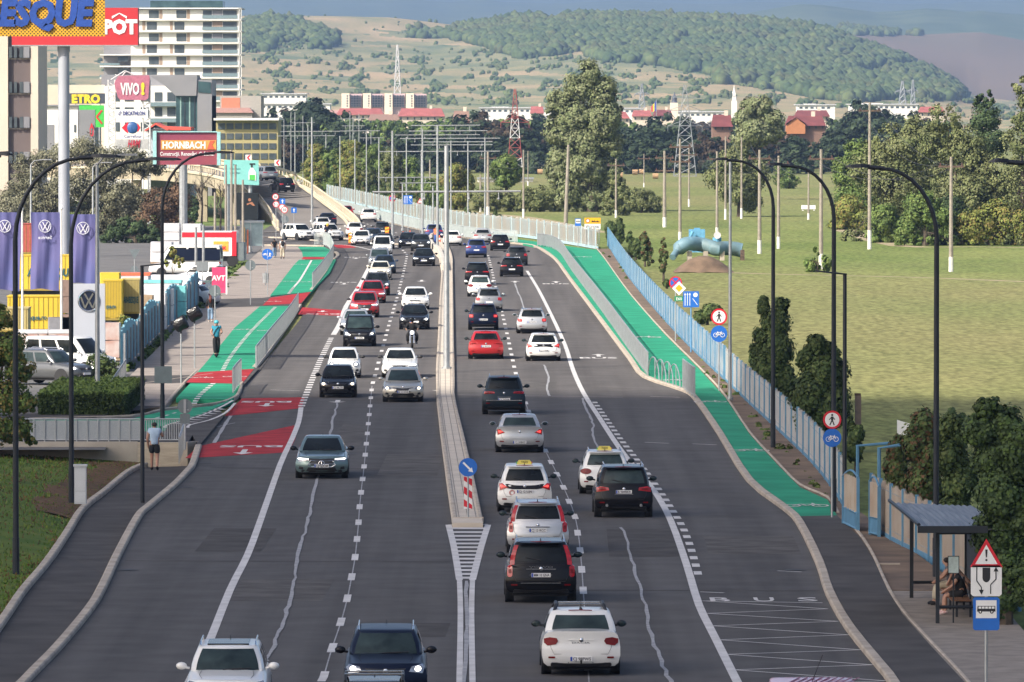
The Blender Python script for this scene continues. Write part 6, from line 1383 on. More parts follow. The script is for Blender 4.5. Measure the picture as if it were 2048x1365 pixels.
m = MB(); m.prismy([(X(158), Z(220)), (X(158), Z(211)), (X(208), Z(211)), (X(208), Z(255)), (X(191), Z(255)), (X(191), Z(220))], 0, .3); m.build('board', M('sign_lime', (.06, .50, .07), .5), t)
m = MB(); seg(m, (X(204), Z(221)), (X(193), Z(234)), 3.4 * k, -.05); seg(m, (X(193), Z(234)), (X(204), Z(248)), 3.4 * k, -.06); m.build('red_arrow', mSR, t); m = MB(); m.box(X(197), X(200), 0, .3, 0, Z(255)); m.build('post', mGalv, t)
t, X, Z, k, dp = bld('wholesale_sign', 136, 210, 185, 1040, 'yellow letters ETRO on a dark board beside the thick column', 'sign', 1)
m = MB(); m.box(X(136), X(210), 0, .4, Z(208), Z(187)); m.build('board', M('board_dark', (.05, .06, .08), .6), t); m = MB(); text_mb(m, 'ETRO', X(172), Z(198), 15.5 * k, y=-.05, bold=5, maxw=66 * k); m.build('lettering', M('letter_yellow', (.80, .60, .03), .5), t); m = MB(); m.box(X(150), X(152), .1, .3, 0, Z(208)); m.box(X(200), X(202), .1, .3, 0, Z(208)); m.build('post', mGalv, t)
t, X, Z, k, dp = bld('office_building', 432, 556, 238, 1050, 'yellow-framed office block with ribbon windows beyond the overpass', depth=18)
mYl = M('facade_ochre', (.36, .31, .15), .8, var=.06, scale=.2)
boxp(t, X, Z, 432, 556, 240, None, mYl)
for i, yy in enumerate((247, 267, 287, 307, 327)):
 for j in range(7): winp(t, X, Z, 436 + j * 17, 450 + j * 17, yy, yy + 12, mWgl, y=-.1)
m = MB(); m.box(X(428), X(558), -1.5, 19, Z(241), Z(237)); m.build('roof', mWw, t)
t, X, Z, k, dp = bld('unfinished_building', 428, 522, 190, 1250, 'bare concrete block with an orange brick panel and pink roof', depth=16)
boxp(t, X, Z, 440, 522, 192, None, M('raw_concrete', (.36, .34, .31), .9, var=.1)); winp(t, X, Z, 443, 480, 196, 216, M('brick_orange', (.52, .20, .12), .9, var=.1), nm='brick_infill'); boxp(t, X, Z, 426, 505, 219, None, M('raw_concrete', (.36, .34, .31), .9), 'lower_wall', f0=-2, f1=0)
m = MB(); m.prismy([(X(424), Z(226)), (X(508), Z(226)), (X(500), Z(216)), (X(432), Z(216))], -2.5, 1); m.build('roof', M('roof_pink', (.45, .26, .24), .85), t)
t, X, Z, k, dp = bld('red_roofed_house', 292, 382, 246, 900, 'pale house with bright red pitched roof above the hardware billboard', 'house', 9)
boxp(t, X, Z, 296, 380, 258, None, M('wall_pale_blue', (.42, .48, .52), .85)); m = MB(); m.prismy([(X(286), Z(262)), (X(312), Z(246)), (X(338), Z(258)), (X(336), Z(262)), (X(312), Z(250)), (X(290), Z(264))], -1, 9); m.prismy([(X(325), Z(253)), (X(382), Z(255)), (X(382), Z(261)), (X(338), Z(261))], -.5, 9); m.build('roof', M('roof_bright_red', (.58, .09, .06), .7), t)
for i in range(4):
 x0 = 683 + i * 43
 t, X, Z, k, dp = bld('apartment_block', x0, x0 + 41, 187, 3000, ['pink and cream flats, leftmost of the row of four', 'pink and cream flats, second from the left in the row of four', 'pink and cream flats, third from the left in the row of four', 'pink and cream flats, rightmost of the row of four'][i], 'apartment block', 14, group='row of distant apartment blocks')
 boxp(t, X, Z, x0, x0 + 16, 187, 240, M('flats_cream', (.80, .66, .52), .85, var=.05)); boxp(t, X, Z, x0 + 16, x0 + 41, 188, 240, M('flats_pink', (.60, .42, .42), .85, var=.08), f0=2); 
 for r_ in range(5):
  for j in range(4): winp(t, X, Z, x0 + 19 + j * 5.5, x0 + 22.5 + j * 5.5, 191 + r_ * 5, 194 + r_ * 5, mWgl, y=1.9)
  winp(t, X, Z, x0 + 10, x0 + 13, 191 + r_ * 5, 194 + r_ * 5, mWgl)
def house(x0, x1, yr, ye, d, label, roof=mRoofR, wall=None, gable=None, depth=9, chim=True, yb=None):
 t, X, Z, k, dp = bld('house', x0, x1, yr, d, label, 'house', depth)
 boxp(t, X, Z, x0 + 1, x1 - 1, ye, yb, wall or mWcr, depth=depth); m = MB()
 e = (x1 - x0) * .08
 m.add([(X(x0), -1, Z(ye) - .2), (X(x1), -1, Z(ye) - .2), (X(x1 - e), depth / 2, Z(yr)), (X(x0 + e), depth / 2, Z(yr)), (X(x0), depth + 1, Z(ye) - .2), (X(x1), depth + 1, Z(ye) - .2)], [(0, 1, 2, 3), (5, 4, 3, 2), (4, 0, 3), (1, 5, 2)])
 r_ = m.build('roof', roof, t)
 if chim: m = MB(); cx = X(lerp(x0, x1, .7)); m.box(cx - .4, cx + .4, depth / 2 - .4, depth / 2 + .4, Z(yr) - 1, Z(yr) + .9); m.build('chimney', mWcr, r_)
 n = max(2, int((x1 - x0) / 12))
 for j in range(n): xx = x0 + (x1 - x0) * (j + .5) / n; winp(t, X, Z, xx - 1.6, xx + 1.6, ye + 3, ye + 8, mWgl)
 if gable:
  a, b, c_, dd_ = gable; m = MB(); m.prismy([(X(a), Z(dd_)), (X(b), Z(dd_)), (X(b), Z(c_ + 14)), (X((a + b) / 2), Z(c_)), (X(a), Z(c_ + 14))], -1.6, 1); m.build('gable', mOrg, t)
  m = MB(); mid = (a + b) / 2
  for s in (-1, 1): m.add([(X(mid), -2, Z(c_) + .25), (X(mid + s * (b - a) / 2 + s * 2), -2, Z(c_ + 15) + .25), (X(mid + s * (b - a) / 2 + s * 2), 2, Z(c_ + 15) + .25), (X(mid), 2, Z(c_) + .25)], [(0, 1, 2, 3)])
  m.build('gable_roof', roof, t)
 return t
house(672, 768, 217, 229, 2300, 'long red-roofed building left of the gap under the flats'); house(795, 890, 217, 232, 2250, 'long red-roofed building right of the gap under the flats'); house(640, 700, 221, 231, 2400, 'pinkish roofed hall left of the red roofs', M('roof_pink', (.45, .26, .24), .85)); house(735, 800, 229, 240, 2150, 'white hall with a brownish roof between the red roofs', M('roof_brown', (.26, .16, .12), .85), mWw)
house(1572, 1652, 232, 250, 1500, 'maroon-roofed villa with an orange gable', mRoofD, M('wall_brown', (.20, .12, .09), .9), gable=(1572, 1610, 236, 268)); house(1424, 1466, 230, 252, 1500, 'maroon-roofed house left of the pale round-topped tree', mRoofD, M('wall_brown', (.20, .12, .09), .9)); house(1590, 1660, 221, 232, 1900, 'darker roof seen above the orange-gabled villa', mRoofD)
house(1264, 1304, 221, 232, 2300, 'small red roof left of the church tower', mRoofR); house(1306, 1345, 220, 231, 2350, 'small red roof under the striped flag', mRoofD); house(1060, 1088, 213, 226, 2300, 'red roof just left of the great poplar', mRoofR); house(1838, 1890, 214, 224, 2300, 'red roof at the right above the willow thicket', mRoofR)
house(1150, 1260, 224, 236, 2100, 'red roof hidden behind the great poplar'); house(905, 940, 222, 240, 1700, 'brick shed with slanting roof right of the red roofs', M('roof_brown', (.26, .16, .12), .85), M('brick_brown', (.28, .12, .07), .9))
for x0, x1, a, b, d, lb in ((524, 612, 186, 210, 2700, 'white factory halls behind the dark trees at the left'), (1595, 1670, 208, 224, 2700, 'white blocky halls beyond the maroon roofs'), (1700, 1835, 207, 220, 2800, 'long pale warehouse under the wooded slope'), (1345, 1450, 222, 232, 2700, 'low pale warehouse between the church and the pylons'), (960, 1075, 214, 226, 2800, 'pale warehouse behind the red and white mast'), (520, 660, 206, 226, 2500, 'flat pale warehouse left of the red roofs'), (1060, 1280, 215, 224, 2900, 'pale sheds spread behind the poplar')):
 t, X, Z, k, dp = bld('warehouse', x0, x1, a, d, lb, 'warehouse', 25); boxp(t, X, Z, x0, x1, a + 3, None, mWw); m = MB(); m.box(X(x0) - .5, X(x1) + .5, -.6, 25.5, Z(a + 3), Z(a + 1)); m.build('roof', M('roof_pale', (.5, .5, .52), .6), t)
 for j in range(int((x1 - x0) / 11)): winp(t, X, Z, x0 + 4 + j * 11, x0 + 10 + j * 11, a + 6, a + 10, mWgl)
 boxp(t, X, Z, x0 + (x1 - x0) * .2, x0 + (x1 - x0) * .5, a, a + 5, mWw, 'upper_storey', f0=4)
t, X, Z, k, dp = bld('church_tower', 1460, 1477, 172, 2500, 'slender white church tower with spire left of the pale tree', 'church', 4)
boxp(t, X, Z, 1463, 1474, 202, None, mWw, f1=2.6)
for a, b, y0, y1 in ((1464.5, 1472.5, 193, 203), (1465.5, 1471.5, 186, 194)): boxp(t, X, Z, a, b, y0, y1, mWw, 'belfry', f0=.2, f1=1.8)
m = MB(); c = X(1468.5); m.tube([(c, 1, Z(187)), (c, 1, Z(180)), (c, 1, Z(170))], [.7, .3, .04], 8); m.build('spire', mWw, t)
t, X, Z, k, dp = bld('church_tower', 1340, 1357, 185, 2450, 'cream church tower with a dark onion roof', 'church', 4)
boxp(t, X, Z, 1342, 1356, 206, None, M('flats_cream', (.66, .55, .44), .85)); m = MB(); c = X(1349); m.tube([(c, 1.5, Z(207)), (c, 1.5, Z(202)), (c, 1.5, Z(196)), (c, 1.5, Z(190)), (c, 1.5, Z(184))], [1.2, .8, .9, .3, .05], 8); m.build('onion_roof', M('roof_dark', (.08, .09, .12), .7), t)
t, X, Z, k, dp = bld('flag_pole', 1300, 1316, 200, 2200, 'drooping blue, yellow and red flag before the hillside', 'flag', 1)
m = MB(); m.tube([(X(1313), 0, 0), (X(1313), 0, Z(199))], .12, 5); m.build('pole', mGalv, t)
m = MB()
for i, mt in enumerate((0, 1, 2)): m.mat(i); m.prismy([(X(1312 - i * 3.2), Z(202 + i * 4)), (X(1312 - i * 3.2), Z(222 + i * 1)), (X(1309 - i * 3.2), Z(224)), (X(1309 - i * 3.2), Z(206 + i * 4))], 0, .1)
m.build('flag', [M('flag_blue', (.03, .06, .4), .8), M('flag_yellow', (.8, .6, .03), .8), M('flag_red', (.6, .03, .04), .8)], t)
def pylon(x, yb, yt, d, wb, label, mats, arms=(), r_=.12):
 p = AT(x, yb, d); p.z = -.1; t = thing('lattice_pylon', p, label, 'pylon'); H_ = AT(x, yt, d).z + .1; n = 9
 for si in range(len(mats)):
  m = MB(); i0, i1 = int(n * si / len(mats)), int(n * (si + 1) / len(mats))
  for i in range(i0, i1):
   z0, z1 = H_ * i / n, H_ * (i + 1) / n; a, b = wb * (1 - .9 * i / n) / 2, wb * (1 - .9 * (i + 1) / n) / 2
   for sx, sy in ((-1, -1), (1, -1), (1, 1), (-1, 1)): m.tube([(sx * a, sy * a, z0), (sx * b, sy * b, z1)], r_, 4)
   for f in (-1, 1): m.tube([(-a, f * a, z0), (b, f * b, z1)], r_ * .7, 4); m.tube([(a, f * a, z0), (-b, f * b, z1)], r_ * .7, 4); m.tube([(-a, f * a, z0), (a, f * a, z0)], r_ * .7, 4)
  m.build('lattice_section', mats[si], t)
 for q, w_ in arms:
  m = MB(); z = H_ * q
  for sx in (-1, 1): m.tube([(0, 0, z + 1.1), (sx * w_, 0, z)], r_ * .9, 4); m.tube([(0, 0, z), (sx * w_, 0, z)], r_ * .9, 4); m.tube([(sx * w_, 0, z), (sx * w_, 0, z - 1)], r_ * .8, 4)
  m.build('cross_arm', mats[-1], t)
mPyR = M('pylon_red', (.30, .07, .06), .6); mPyW = M('pylon_pale', (.60, .60, .60), .6); mPyG = M('pylon_grey', (.28, .30, .32), .5, .3)
pylon(1030, 316, 178, 1330, 3.0, 'red and white banded lattice mast left of the poplar', [mPyW, mPyR, mPyW, mPyR], ((.62, 2.6),), .07)
pylon(1370, 345, 170, 1350, 4.2, 'tall grey lattice pylon left of the pale tree', [mPyG], ((.55, 3.2), (.72, 3.0), (.86, 2.2)), .055)
pylon(795, 200, 90, 3400, 5, 'faint white lattice pylon on the slope above the flats', [mPyW], (), .22); pylon(1284, 230, 168, 3000, 5, 'faint grey lattice pylon left of the church towers', [mPyG], ((.8, 3),), .2)
pylon(1805, 218, 162, 3000, 6, 'faint lattice pylon under the right slope, left of the pair', [mPyG], ((.8, 3),), .2); pylon(1826, 218, 160, 3050, 4, 'faint lattice pylon under the right slope, right of the pair', [mPyG], ((.8, 2),), .2)
def lettering(t, txt, cx, cz, h, y, mat, nm='lettering', **k): m = MB(); text_mb(m, txt, cx, cz, h, y=y, **k); return m.build(nm, mat, t)
d = 640; t, X, Z, k, dp = bld('advertising_column', 24, 276, 15, d, 'red board ending in POT on a thick grey column', 'sign column', 1)
m = MB(); m.tube([(X(126), 1.2, 0), (X(126), 1.2, Z(104))], .50, 20); m.tube([(X(126), 1.2, Z(104)), (X(126), 1.2, Z(93))], .56, 20); m.build('column', M('column_grey', (.36, .38, .42), .5, .1, var=.08, scale=.3), t, smooth='auto')
m = MB(); m.box(X(24), X(276), 0, 2.2, Z(91), Z(16)); b_ = m.build('board', M('board_red', (.50, .025, .03), .5, var=.06, scale=.1), t)
lettering(b_, 'DEPOT', X(220), Z(54), 26 * k, -.05, mSW, bold=5, maxw=110 * k); m = MB(); m.add([(X(224), -.05, Z(38)), (X(239), -.05, Z(28)), (X(254), -.05, Z(38)), (X(254), -.05, Z(33)), (X(239), -.05, Z(26)), (X(224), -.05, Z(33))], [(0, 1, 4, 5), (1, 2, 3, 4)]); m.build('roof_mark', mSW, b_)
m = MB(); m.box(X(24), X(276), -.04, 2.24, Z(92.5), Z(90.5)); m.build('frame', mGalv, t)
d = 372; t, X, Z, k, dp = bld('perforated_sign', -300, 210, -60, d, 'yellow perforated metal sign with large blue letters, top left corner', 'sign', 1)
mPf = D.materials.new('perforated_yellow'); mPf.use_nodes = True; n_ = mPf.node_tree.nodes; l_ = mPf.node_tree.links; bb = n_['Principled BSDF']; bb.inputs['Roughness'].default_value = .5
tc = n_.new('ShaderNodeTexCoord'); vo = n_.new('ShaderNodeTexVoronoi'); vo.inputs['Scale'].default_value = 7.5; vo.inputs['Randomness'].default_value = 0; mp = n_.new('ShaderNodeMapping'); mp.inputs['Rotation'].default_value = (0, R(45), 0); l_.new(tc.outputs['Object'], mp.inputs[0]); l_.new(mp.outputs[0], vo.inputs['Vector'])
cr = n_.new('ShaderNodeValToRGB'); cr.color_ramp.elements[0].position = .32; cr.color_ramp.elements[0].color = (.11, .06, .01, 1); cr.color_ramp.elements[1].position = .40; cr.color_ramp.elements[1].color = (.66, .36, .02, 1); l_.new(vo.outputs['Distance'], cr.inputs[0]); l_.new(cr.outputs[0], bb.inputs['Base Color'])
m = MB(); m.box(X(-300), X(210), 0, .06, Z(73), Z(-90)); b_ = m.build('panel', mPf, t)
m = MB(); text_mb(m, 'ARABESQUE', X(14), Z(26), 47 * k, y=-.12, bold=5, shear=.12, maxw=350 * k)
V = list(m.v); m.add([(x, -.01, z) for x, y, z in V], list(m.f)); m.build('lettering', M('letter_blue', (.02, .07, .32), .45), b_)
m = MB(); m.box(X(-260), X(-240), .3, .7, 0, Z(-60)); m.box(X(-300), X(205), .1, .3, Z(5), Z(0)); m.box(X(-300), X(205), .1, .3, Z(65), Z(60)); m.build('support', mGalv, t)
d = 820; t, X, Z, k, dp = bld('mall_sign_tower', 215, 300, 120, d, 'white lattice sign tower with a rounded pink board on top', 'sign tower', 2)
for xa, xb in ((217, 230), (286, 300)):
 m = MB()
 for x in (xa, xb): m.tube([(X(x), 0, 0), (X(x), 0, Z(160))], .09, 5)
 for i in range(9): y = 165 + i * 16; m.tube([(X(xa), 0, Z(y)), (X(xb), 0, Z(y + 8))], .06, 4); m.tube([(X(xb), 0, Z(y + 8)), (X(xa), 0, Z(y + 16))], .06, 4)
 m.build('lattice_leg', mPyW, t)
m = MB()
for a, b, c_, e in ((222, 160, 250, 142), (250, 142, 268, 150), (240, 158, 252, 143), (230, 150, 262, 160)): m.tube([(X(a), 0, Z(b)), (X(c_), 0, Z(e))], .07, 4)
m.build('top_truss', mPyW, t)
o_ = [(X(232), Z(160)), (X(238), Z(152)), (X(298), Z(151)), (X(300), Z(156)), (X(297), Z(196)), (X(292), Z(201)), (X(240), Z(200)), (X(236), Z(195)), (X(229), Z(168))][::-1]
m = MB(); m.prismy(o_, -.4, .3); b_ = m.build('top_board', M('mall_pink', (.42, .14, .20), .5), t)
lettering(b_, 'VIVO', X(260), Z(178), 22 * k, -.48, mSW, bold=3, maxw=38 * k); lettering(b_, '!', X(286), Z(178), 22 * k, -.48, M('letter_yellow', (.80, .60, .03), .5), bold=4)
m = MB(); m.box(X(231), X(296), -.2, .1, Z(236), Z(219)); b_ = m.build('brand_board', mSW, t); lettering(b_, 'DECATHLON', X(268), Z(227), 7.5 * k, -.26, M('letter_navy', (.02, .03, .20), .5), bold=2.5, maxw=44 * k)
m = MB(); text_mb(m, '0', X(240), Z(227), 8 * k, y=-.26, wid=.9, shear=.5); m.build('emblem', M('letter_navy', (.02, .03, .20), .5), b_)
m = MB(); m.ball((X(265), 0, Z(256)), 12 * k, .25, 12 * k, 14, 9); b_ = m.build('round_blue_emblem', M('emblem_blue', (.03, .10, .28), .4), t); m = MB(); m.prismy([(X(243), Z(256)), (X(256), Z(268)), (X(256), Z(244))], -.1, .1); m.prismy([(X(281), Z(256)), (X(275), Z(246)), (X(275), Z(266))], -.1, .1); m.build('red_arrowheads', mSR, b_)
lettering(t, 'Carrefour', X(266), Z(273), 6 * k, 0, M('letter_navy', (.02, .03, .20), .5), bold=2, maxw=42 * k)
m = MB(); m.box(X(232), X(297), -.1, .1, Z(299), Z(279)); b_ = m.build('brand_board', M('board_pale_grey', (.42, .42, .42), .6), t); lettering(b_, 'H&M', X(268), Z(288), 15 * k, -.2, M('letter_dark_red', (.40, .02, .04), .5), bold=3, shear=.3, maxw=26 * k)
def curved_board(t, X, Z, x0, x1, y0, y1, mat, yb=.5, nm='board'):
 m = MB(); n = 8; xs = np.linspace(x0, x1, n + 1); dep = [yb * (1 - ((2 * i / n) - 1) ** 2) for i in range(n + 1)]
 m.loft([[(X(x), d_, Z(y1)), (X(x), d_, Z(y0)), (X(x), d_ + .3, Z(y0)), (X(x), d_ + .3, Z(y1))] for x, d_ in zip(xs, dep)], cap=True); return m.build(nm, mat, t)
t, X, Z, k, dp = bld('billboard', 306, 440, 263, 700, 'purple hardware-store billboard with mint frame on a thick leg', 'billboard', 1)
mMint = M('frame_mint', (.32, .58, .58), .5)
b_ = curved_board(t, X, Z, 313, 434, 265, 330, M('billboard_purple', (.20, .035, .085), .5, col2=(.28, .06, .06), scale=.12), 0)
m = MB(); m.box(X(306), X(313), -.3, .6, Z(329), Z(262)); m.box(X(434), X(441), -.3, .6, Z(331), Z(264)); m.box(X(313), X(434), -.2, .6, Z(265), Z(263)); m.build('frame', mMint, t)
m = MB(); m.box(X(322), X(432), -.06, -.01, Z(300), Z(281)); s1 = m.build('orange_band', M('band_orange', (.62, .30, .06), .5), b_); lettering(s1, 'HORNBACH', X(368), Z(290.5), 13 * k, -.1, mSW, bold=3, maxw=86 * k)
m = MB(); m.prismy([(X(414), Z(299)), (X(420), Z(282)), (X(430), Z(282)), (X(424), Z(290)), (X(430), Z(299))], -.1, -.07); m.build('band_symbol', M('symbol_red', (.60, .10, .05), .5), s1)
lettering(b_, 'Construcţii. Renovări. Grădină.', X(374), Z(308), 7.2 * k, -.06, mSW, bold=1.2, maxw=108 * k)
m = MB(); m.tube([(X(366), .4, 0), (X(366), .4, Z(330))], .40, 10); m.build('leg', mGalv, t)
t, X, Z, k, dp = bld('billboard', 448, 518, 320, 660, 'mint billboard showing a spray bottle, above a dark poster', 'billboard', 1)
b_ = plate_poly([(X(448), Z(368)), (X(518), Z(371)), (X(517), Z(321)), (X(448), Z(320))], M('billboard_mint', (.20, .52, .48), .5, var=.04), t, 'board', 0, .15)
m = MB()
for i, tx in enumerate(('Pro', 'Tratament', 'specializat')): text_mb(m, tx, X(470), Z(330 + i * 8), 3.6 * k, y=-.16, bold=1)
m.build('lettering', M('letter_teal', (.02, .14, .15), .5), b_)
m = MB(); m.prismy([(X(497), Z(360)), (X(512), Z(362)), (X(512), Z(346)), (X(506), Z(336)), (X(501), Z(336)), (X(497), Z(345))], -.2, -.17); bt = m.build('bottle', mSW, b_); m = MB(); m.prismy([(X(499), Z(360)), (X(510), Z(361)), (X(510), Z(350)), (X(499), Z(350))], -.22, -.205); m.build('green_liquid', M('liquid_green', (.10, .55, .10), .4), bt); m = MB(); m.prismy([(X(502), Z(336)), (X(505), Z(336)), (X(505), Z(329)), (X(510), Z(330)), (X(510), Z(327)), (X(499), Z(327)), (X(499), Z(330)), (X(502), Z(330))], -.2, -.17); m.build('trigger', mInk, bt)
t2 = plate_poly([(X(468), Z(440)), (X(516), Z(440)), (X(516), Z(386)), (X(468), Z(386))], M('poster_dark', (.010, .014, .016), .4), t, 'lower_poster', 0, .1)
m = MB(); disc(m, X(499), Z(400), 3.2 * k, -.12, 10); m.prismy([(X(493), Z(408)), (X(504), Z(404)), (X(510), Z(412)), (X(506), Z(412)), (X(500), Z(408)), (X(494), Z(411))], -.13, -.11); m.build('poster_figure', M('poster_skin', (.40, .17, .09), .6), t2)
m = MB(); m.tube([(X(455), .3, 0), (X(455), .3, Z(368))], .25, 8); m.tube([(X(500), .3, 0), (X(500), .3, Z(370))], .18, 8); m.build('leg', mGalv, t)
t, X, Z, k, dp = bld('glass_booth', 480, 527, 441, 655, 'pale glass bus booth under the dark poster', 'booth', 2.5)
mBo = M('booth_glass', (.32, .42, .44), .2, .2)
for a, b in ((482, 500), (502, 524)): winp(t, X, Z, a, b, 446, 492, mBo, nm='glass_pane')
m = MB(); m.box(X(480), X(527), -.2, 2.6, Z(446), Z(442)); m.build('roof', mGalv, t)
for x in (481, 501, 525): m = MB(); m.box(X(x) - .05, X(x) + .05, -.05, .05, 0, Z(444)); m.build('post', mGalv, t)
m = MB(); m.box(X(484), X(490), -.5, -.2, 0, Z(455)); m.build('kiosk', M('kiosk_yellow', (.75, .48, .18), .5), t); m = MB(); m.box(X(494), X(497), -.5, -.3, 0, Z(460)); m.build('panel', M('kiosk_orange', (.62, .16, .06), .5), t)
mFl = M('flag_violet', (.065, .080, .23), .7, col2=(.12, .10, .24), scale=.35); mFlw = M('flag_mark_white', (.62, .62, .68), .7)
def vw(m, cx, cz, r_, y, w_=.12):
 P = [(cx + r_ * math.cos(a), y, cz + r_ * math.sin(a)) for a in np.linspace(0, 6.2832, 25)]; m.tube(P, r_ * w_ * .6, 4)
 for pts in (((-.42, .72), (0, -.02), (.42, .72)), ((-.78, .38), (-.38, -.72), (0, .02), (.38, -.72), (.78, .38))):
  q = [(cx + a * r_, cz + b * r_) for a, b in pts]
  for i, (a, b) in enumerate(zip(q, q[1:])): seg(m, a, b, r_ * w_ * 1.3, y - .002 * i)
for i, (x0, x1, xp, yt, yb_, lb, extra) in enumerate(((-20, 41, 45, 425, 581, 'violet banner flag at the very left edge', None), (62, 120, 123, 425, 580, 'violet banner flag in the middle with the word Service reversed', 'Service'), (140, 194, 197, 429, 568, 'violet banner flag nearest the white totem', None))):
 p = G(xp, 706, 0); t = thing('banner_flag', p, lb, 'flag', 'violet banner flags'); k = p.y / F; ht = AT(xp, 418, p.y).z
 m = MB(); m.tube([(0, 0, 0), (0, 0, ht)], [.07, .05], 8); m.ball((0, 0, ht), .09); m.build('pole', mLime, t)
 zt_, zb_ = AT(xp, yt, p.y).z, AT(xp, yb_, p.y).z; rows = []
 for u in np.linspace(0, 1, 13):
  x = lerp(x0 - xp, x1 - xp, u) * k; rows.append([(x + .04 * math.sin(v * 5), .09 * math.sin(u * 9 + v * 3) * (.3 + v) + .04 * math.sin(u * 21 + v), lerp(zt_, zb_, v) + .06 * math.sin(u * 5) * v) for v in np.linspace(0, 1, 9)])
 m = MB(); m.loft(rows, closed=False); f_ = m.build('flag', mFl, t, smooth=True)
 m = MB(); cx = ((x0 + x1) / 2 - xp) * k; vw(m, cx, AT(xp, yt + 28, p.y).z, 12 * k, -.20); 
 if extra: text_mb(m, extra, cx, AT(xp, yt + 50, p.y).z, 6.5 * k, y=-.2, mirror=True, bold=1.5)
 m.build('flag_emblem', mFlw, f_)
p = G(178, 738, 0); t = thing('brand_totem', p, 'tall pale grey totem slab with a round dark car-maker emblem', 'totem'); k = p.y / F; Hh = AT(178, 568, p.y).z
m = MB(); m.box(-32 * k, 32 * k, 0, .35, 0, Hh); b_ = m.build('slab', M('totem_grey', (.40, .42, .47), .45, var=.04, scale=.3), t)
zc_ = AT(178, 602, p.y).z; m = MB(); disc(m, 0, zc_, 22.5 * k, -.02, 28); e_ = m.build('emblem_disc', M('emblem_navy', (.008, .014, .035), .25), b_); m = MB(); vw(m, 0, zc_, 20.5 * k, -.05, .13); m.build('emblem_mark', mChrome, e_)
mYT = M('tarp_yellow', (.66, .46, .035), .6, var=.08, scale=.3); mYD = M('tarp_faded', (.48, .40, .17), .7, var=.12, scale=.4); mLG = M('letter_slate', (.02, .10, .12), .6)
def trailer(x0, x1, yt, yb_, ybase, label, txt=(), side=None, mat=mYT, dep=2.4, yaw=0):
 p = G((x0 + x1) / 2, ybase, 0); t = thing('tilt_trailer', p, label, 'trailer', None, yaw); k = p.y / F; X = lambda x: (x - (x0 + x1) / 2) * k; Z = lambda y: AT(x0, y, p.y).z
 m = MB(); m.box(X(x0), X(x1), 0, dep, max(.3, Z(yb_)), Z(yt)); m.box(X(x0) - .04, X(x1) + .04, -.04, dep + .04, Z(yt), Z(yt) + .06); b = m.build('tarpaulin', mat, t)
 m = MB(); m.box(X(x0), X(x1), -.03, .02, max(.3, Z(yb_)), max(.3, Z(yb_)) + .12)
 for i in range(12): x = lerp(X(x0), X(x1), (i + .5) / 12); m.box(x - .015, x + .015, -.02, 0, max(.3, Z(yb_)) + .1, Z(yt) - .05)
 m.build('side_straps', M('strap_dark', (.30, .22, .04), .6), t)
 m = MB(); m.box(X(x0) + .1, X(x1) - .1, .3, dep - .3, .15 if Z(yb_) < .5 else Z(yb_) - .35, Z(yb_) if Z(yb_) > .5 else .3); m.build('chassis', mTrim, t)
 for sx in (.2, .8):
  m = MB(); x = lerp(X(x0), X(x1), sx); m.tube([(x, -.0, .45), (x, .3, .45)], .42, 14); m.build('wheel', mTyre, t)
 for s, cx, cy, h_, mw in txt: lettering(b, s, X(cx), Z(cy), h_ * k, -.06, mLG, bold=3, shear=.1, maxw=mw * k)
 return t
trailer(20, 146, 512, 582, 612, 'long yellow trailer side behind the flags reading ARABESQUE', (('ARABESQUE', 100, 545, 15, 92), ('CÂMPIA TURZII', 98, 557, 5, 88)))
trailer(15, 130, 594, 662, 690, 'pale yellow container with the word ending que.ro', (('arabesque.ro', 62, 635, 9, 64),), mat=mYT)
trailer(-30, 56, 618, 665, 700, 'smaller faded tan crate stack before the pale yellow container', (), mat=mYD)
trailer(207, 244, 562, 641, 664, 'yellow container face reading que.ro right of the totem', (('que.ro', 222, 613, 8, 20),))
trailer(244, 279, 560, 628, 662, 'faded yellow container end with slanted dark lettering', (('ARABESQUE', 262, 600, 12, 30),), mat=mYD)
trailer(-30, 64, 449, 508, 560, 'red stacked pallets behind the leftmost flags', (), mat=M('tarp_red', (.40, .08, .06), .7))
mWr = M('wrap_white', (.62, .61, .62), .5, var=.08, scale=2); mTq = M('wrap_turquoise', (.22, .62, .62), .5); mOr = M('wrap_orange', (.72, .16, .07), .5); mBk = M('brick_wrap', (.40, .20, .15), .6, col2=(.55, .50, .48), scale=1.4); mCb = M('cardboard', (.38, .27, .17), .8)
def pallet(x0, x1, yt, ybase, label, mat, dep=1.2, cap=None, rough=.04):
 p = G((x0 + x1) / 2, ybase, 0); t = thing('wrapped_pallet', p, label, 'pallet', None); k = p.y / F; w_ = (x1 - x0) * k / 2; Hh = AT(x0, yt, p.y).z; n = max(1, int(Hh / .9 + .5))
 m = MB()
 for i in range(n):
  z0 = .14 + (Hh - .14) * i / n; z1 = .14 + (Hh - .14) * (i + 1) / n
  rings = [[((x * w_) * (1 + random.uniform(-rough, rough) * .4), y * dep / 2 + dep / 2, z + random.uniform(-rough, rough) * .5) for x, y in ((-1, -.9), (-.9, -1), (-.3, -1), (.4, -1), (.9, -1), (1, -.9), (1, .9), (.9, 1), (-.9, 1), (-1, .9))] for z in (z0 + .02, (z0 + z1) / 2, z1 - .03)]
  m.loft(rings, cap=True)
 m.build('wrapped_load', mat, t); m = MB()
 for y in (0, dep / 2, dep - .1): m.box(-w_, w_, y, y + .1, .02, .10)
 m.box(-w_, w_, 0, dep, .10, .13); m.build('pallet_base', mCb, t)
 if cap: m = MB(); m.box(-w_ * 1.02, w_ * 1.02, -.03, dep + .03, Hh - .12, Hh + .05); m.build('cover', cap, t)
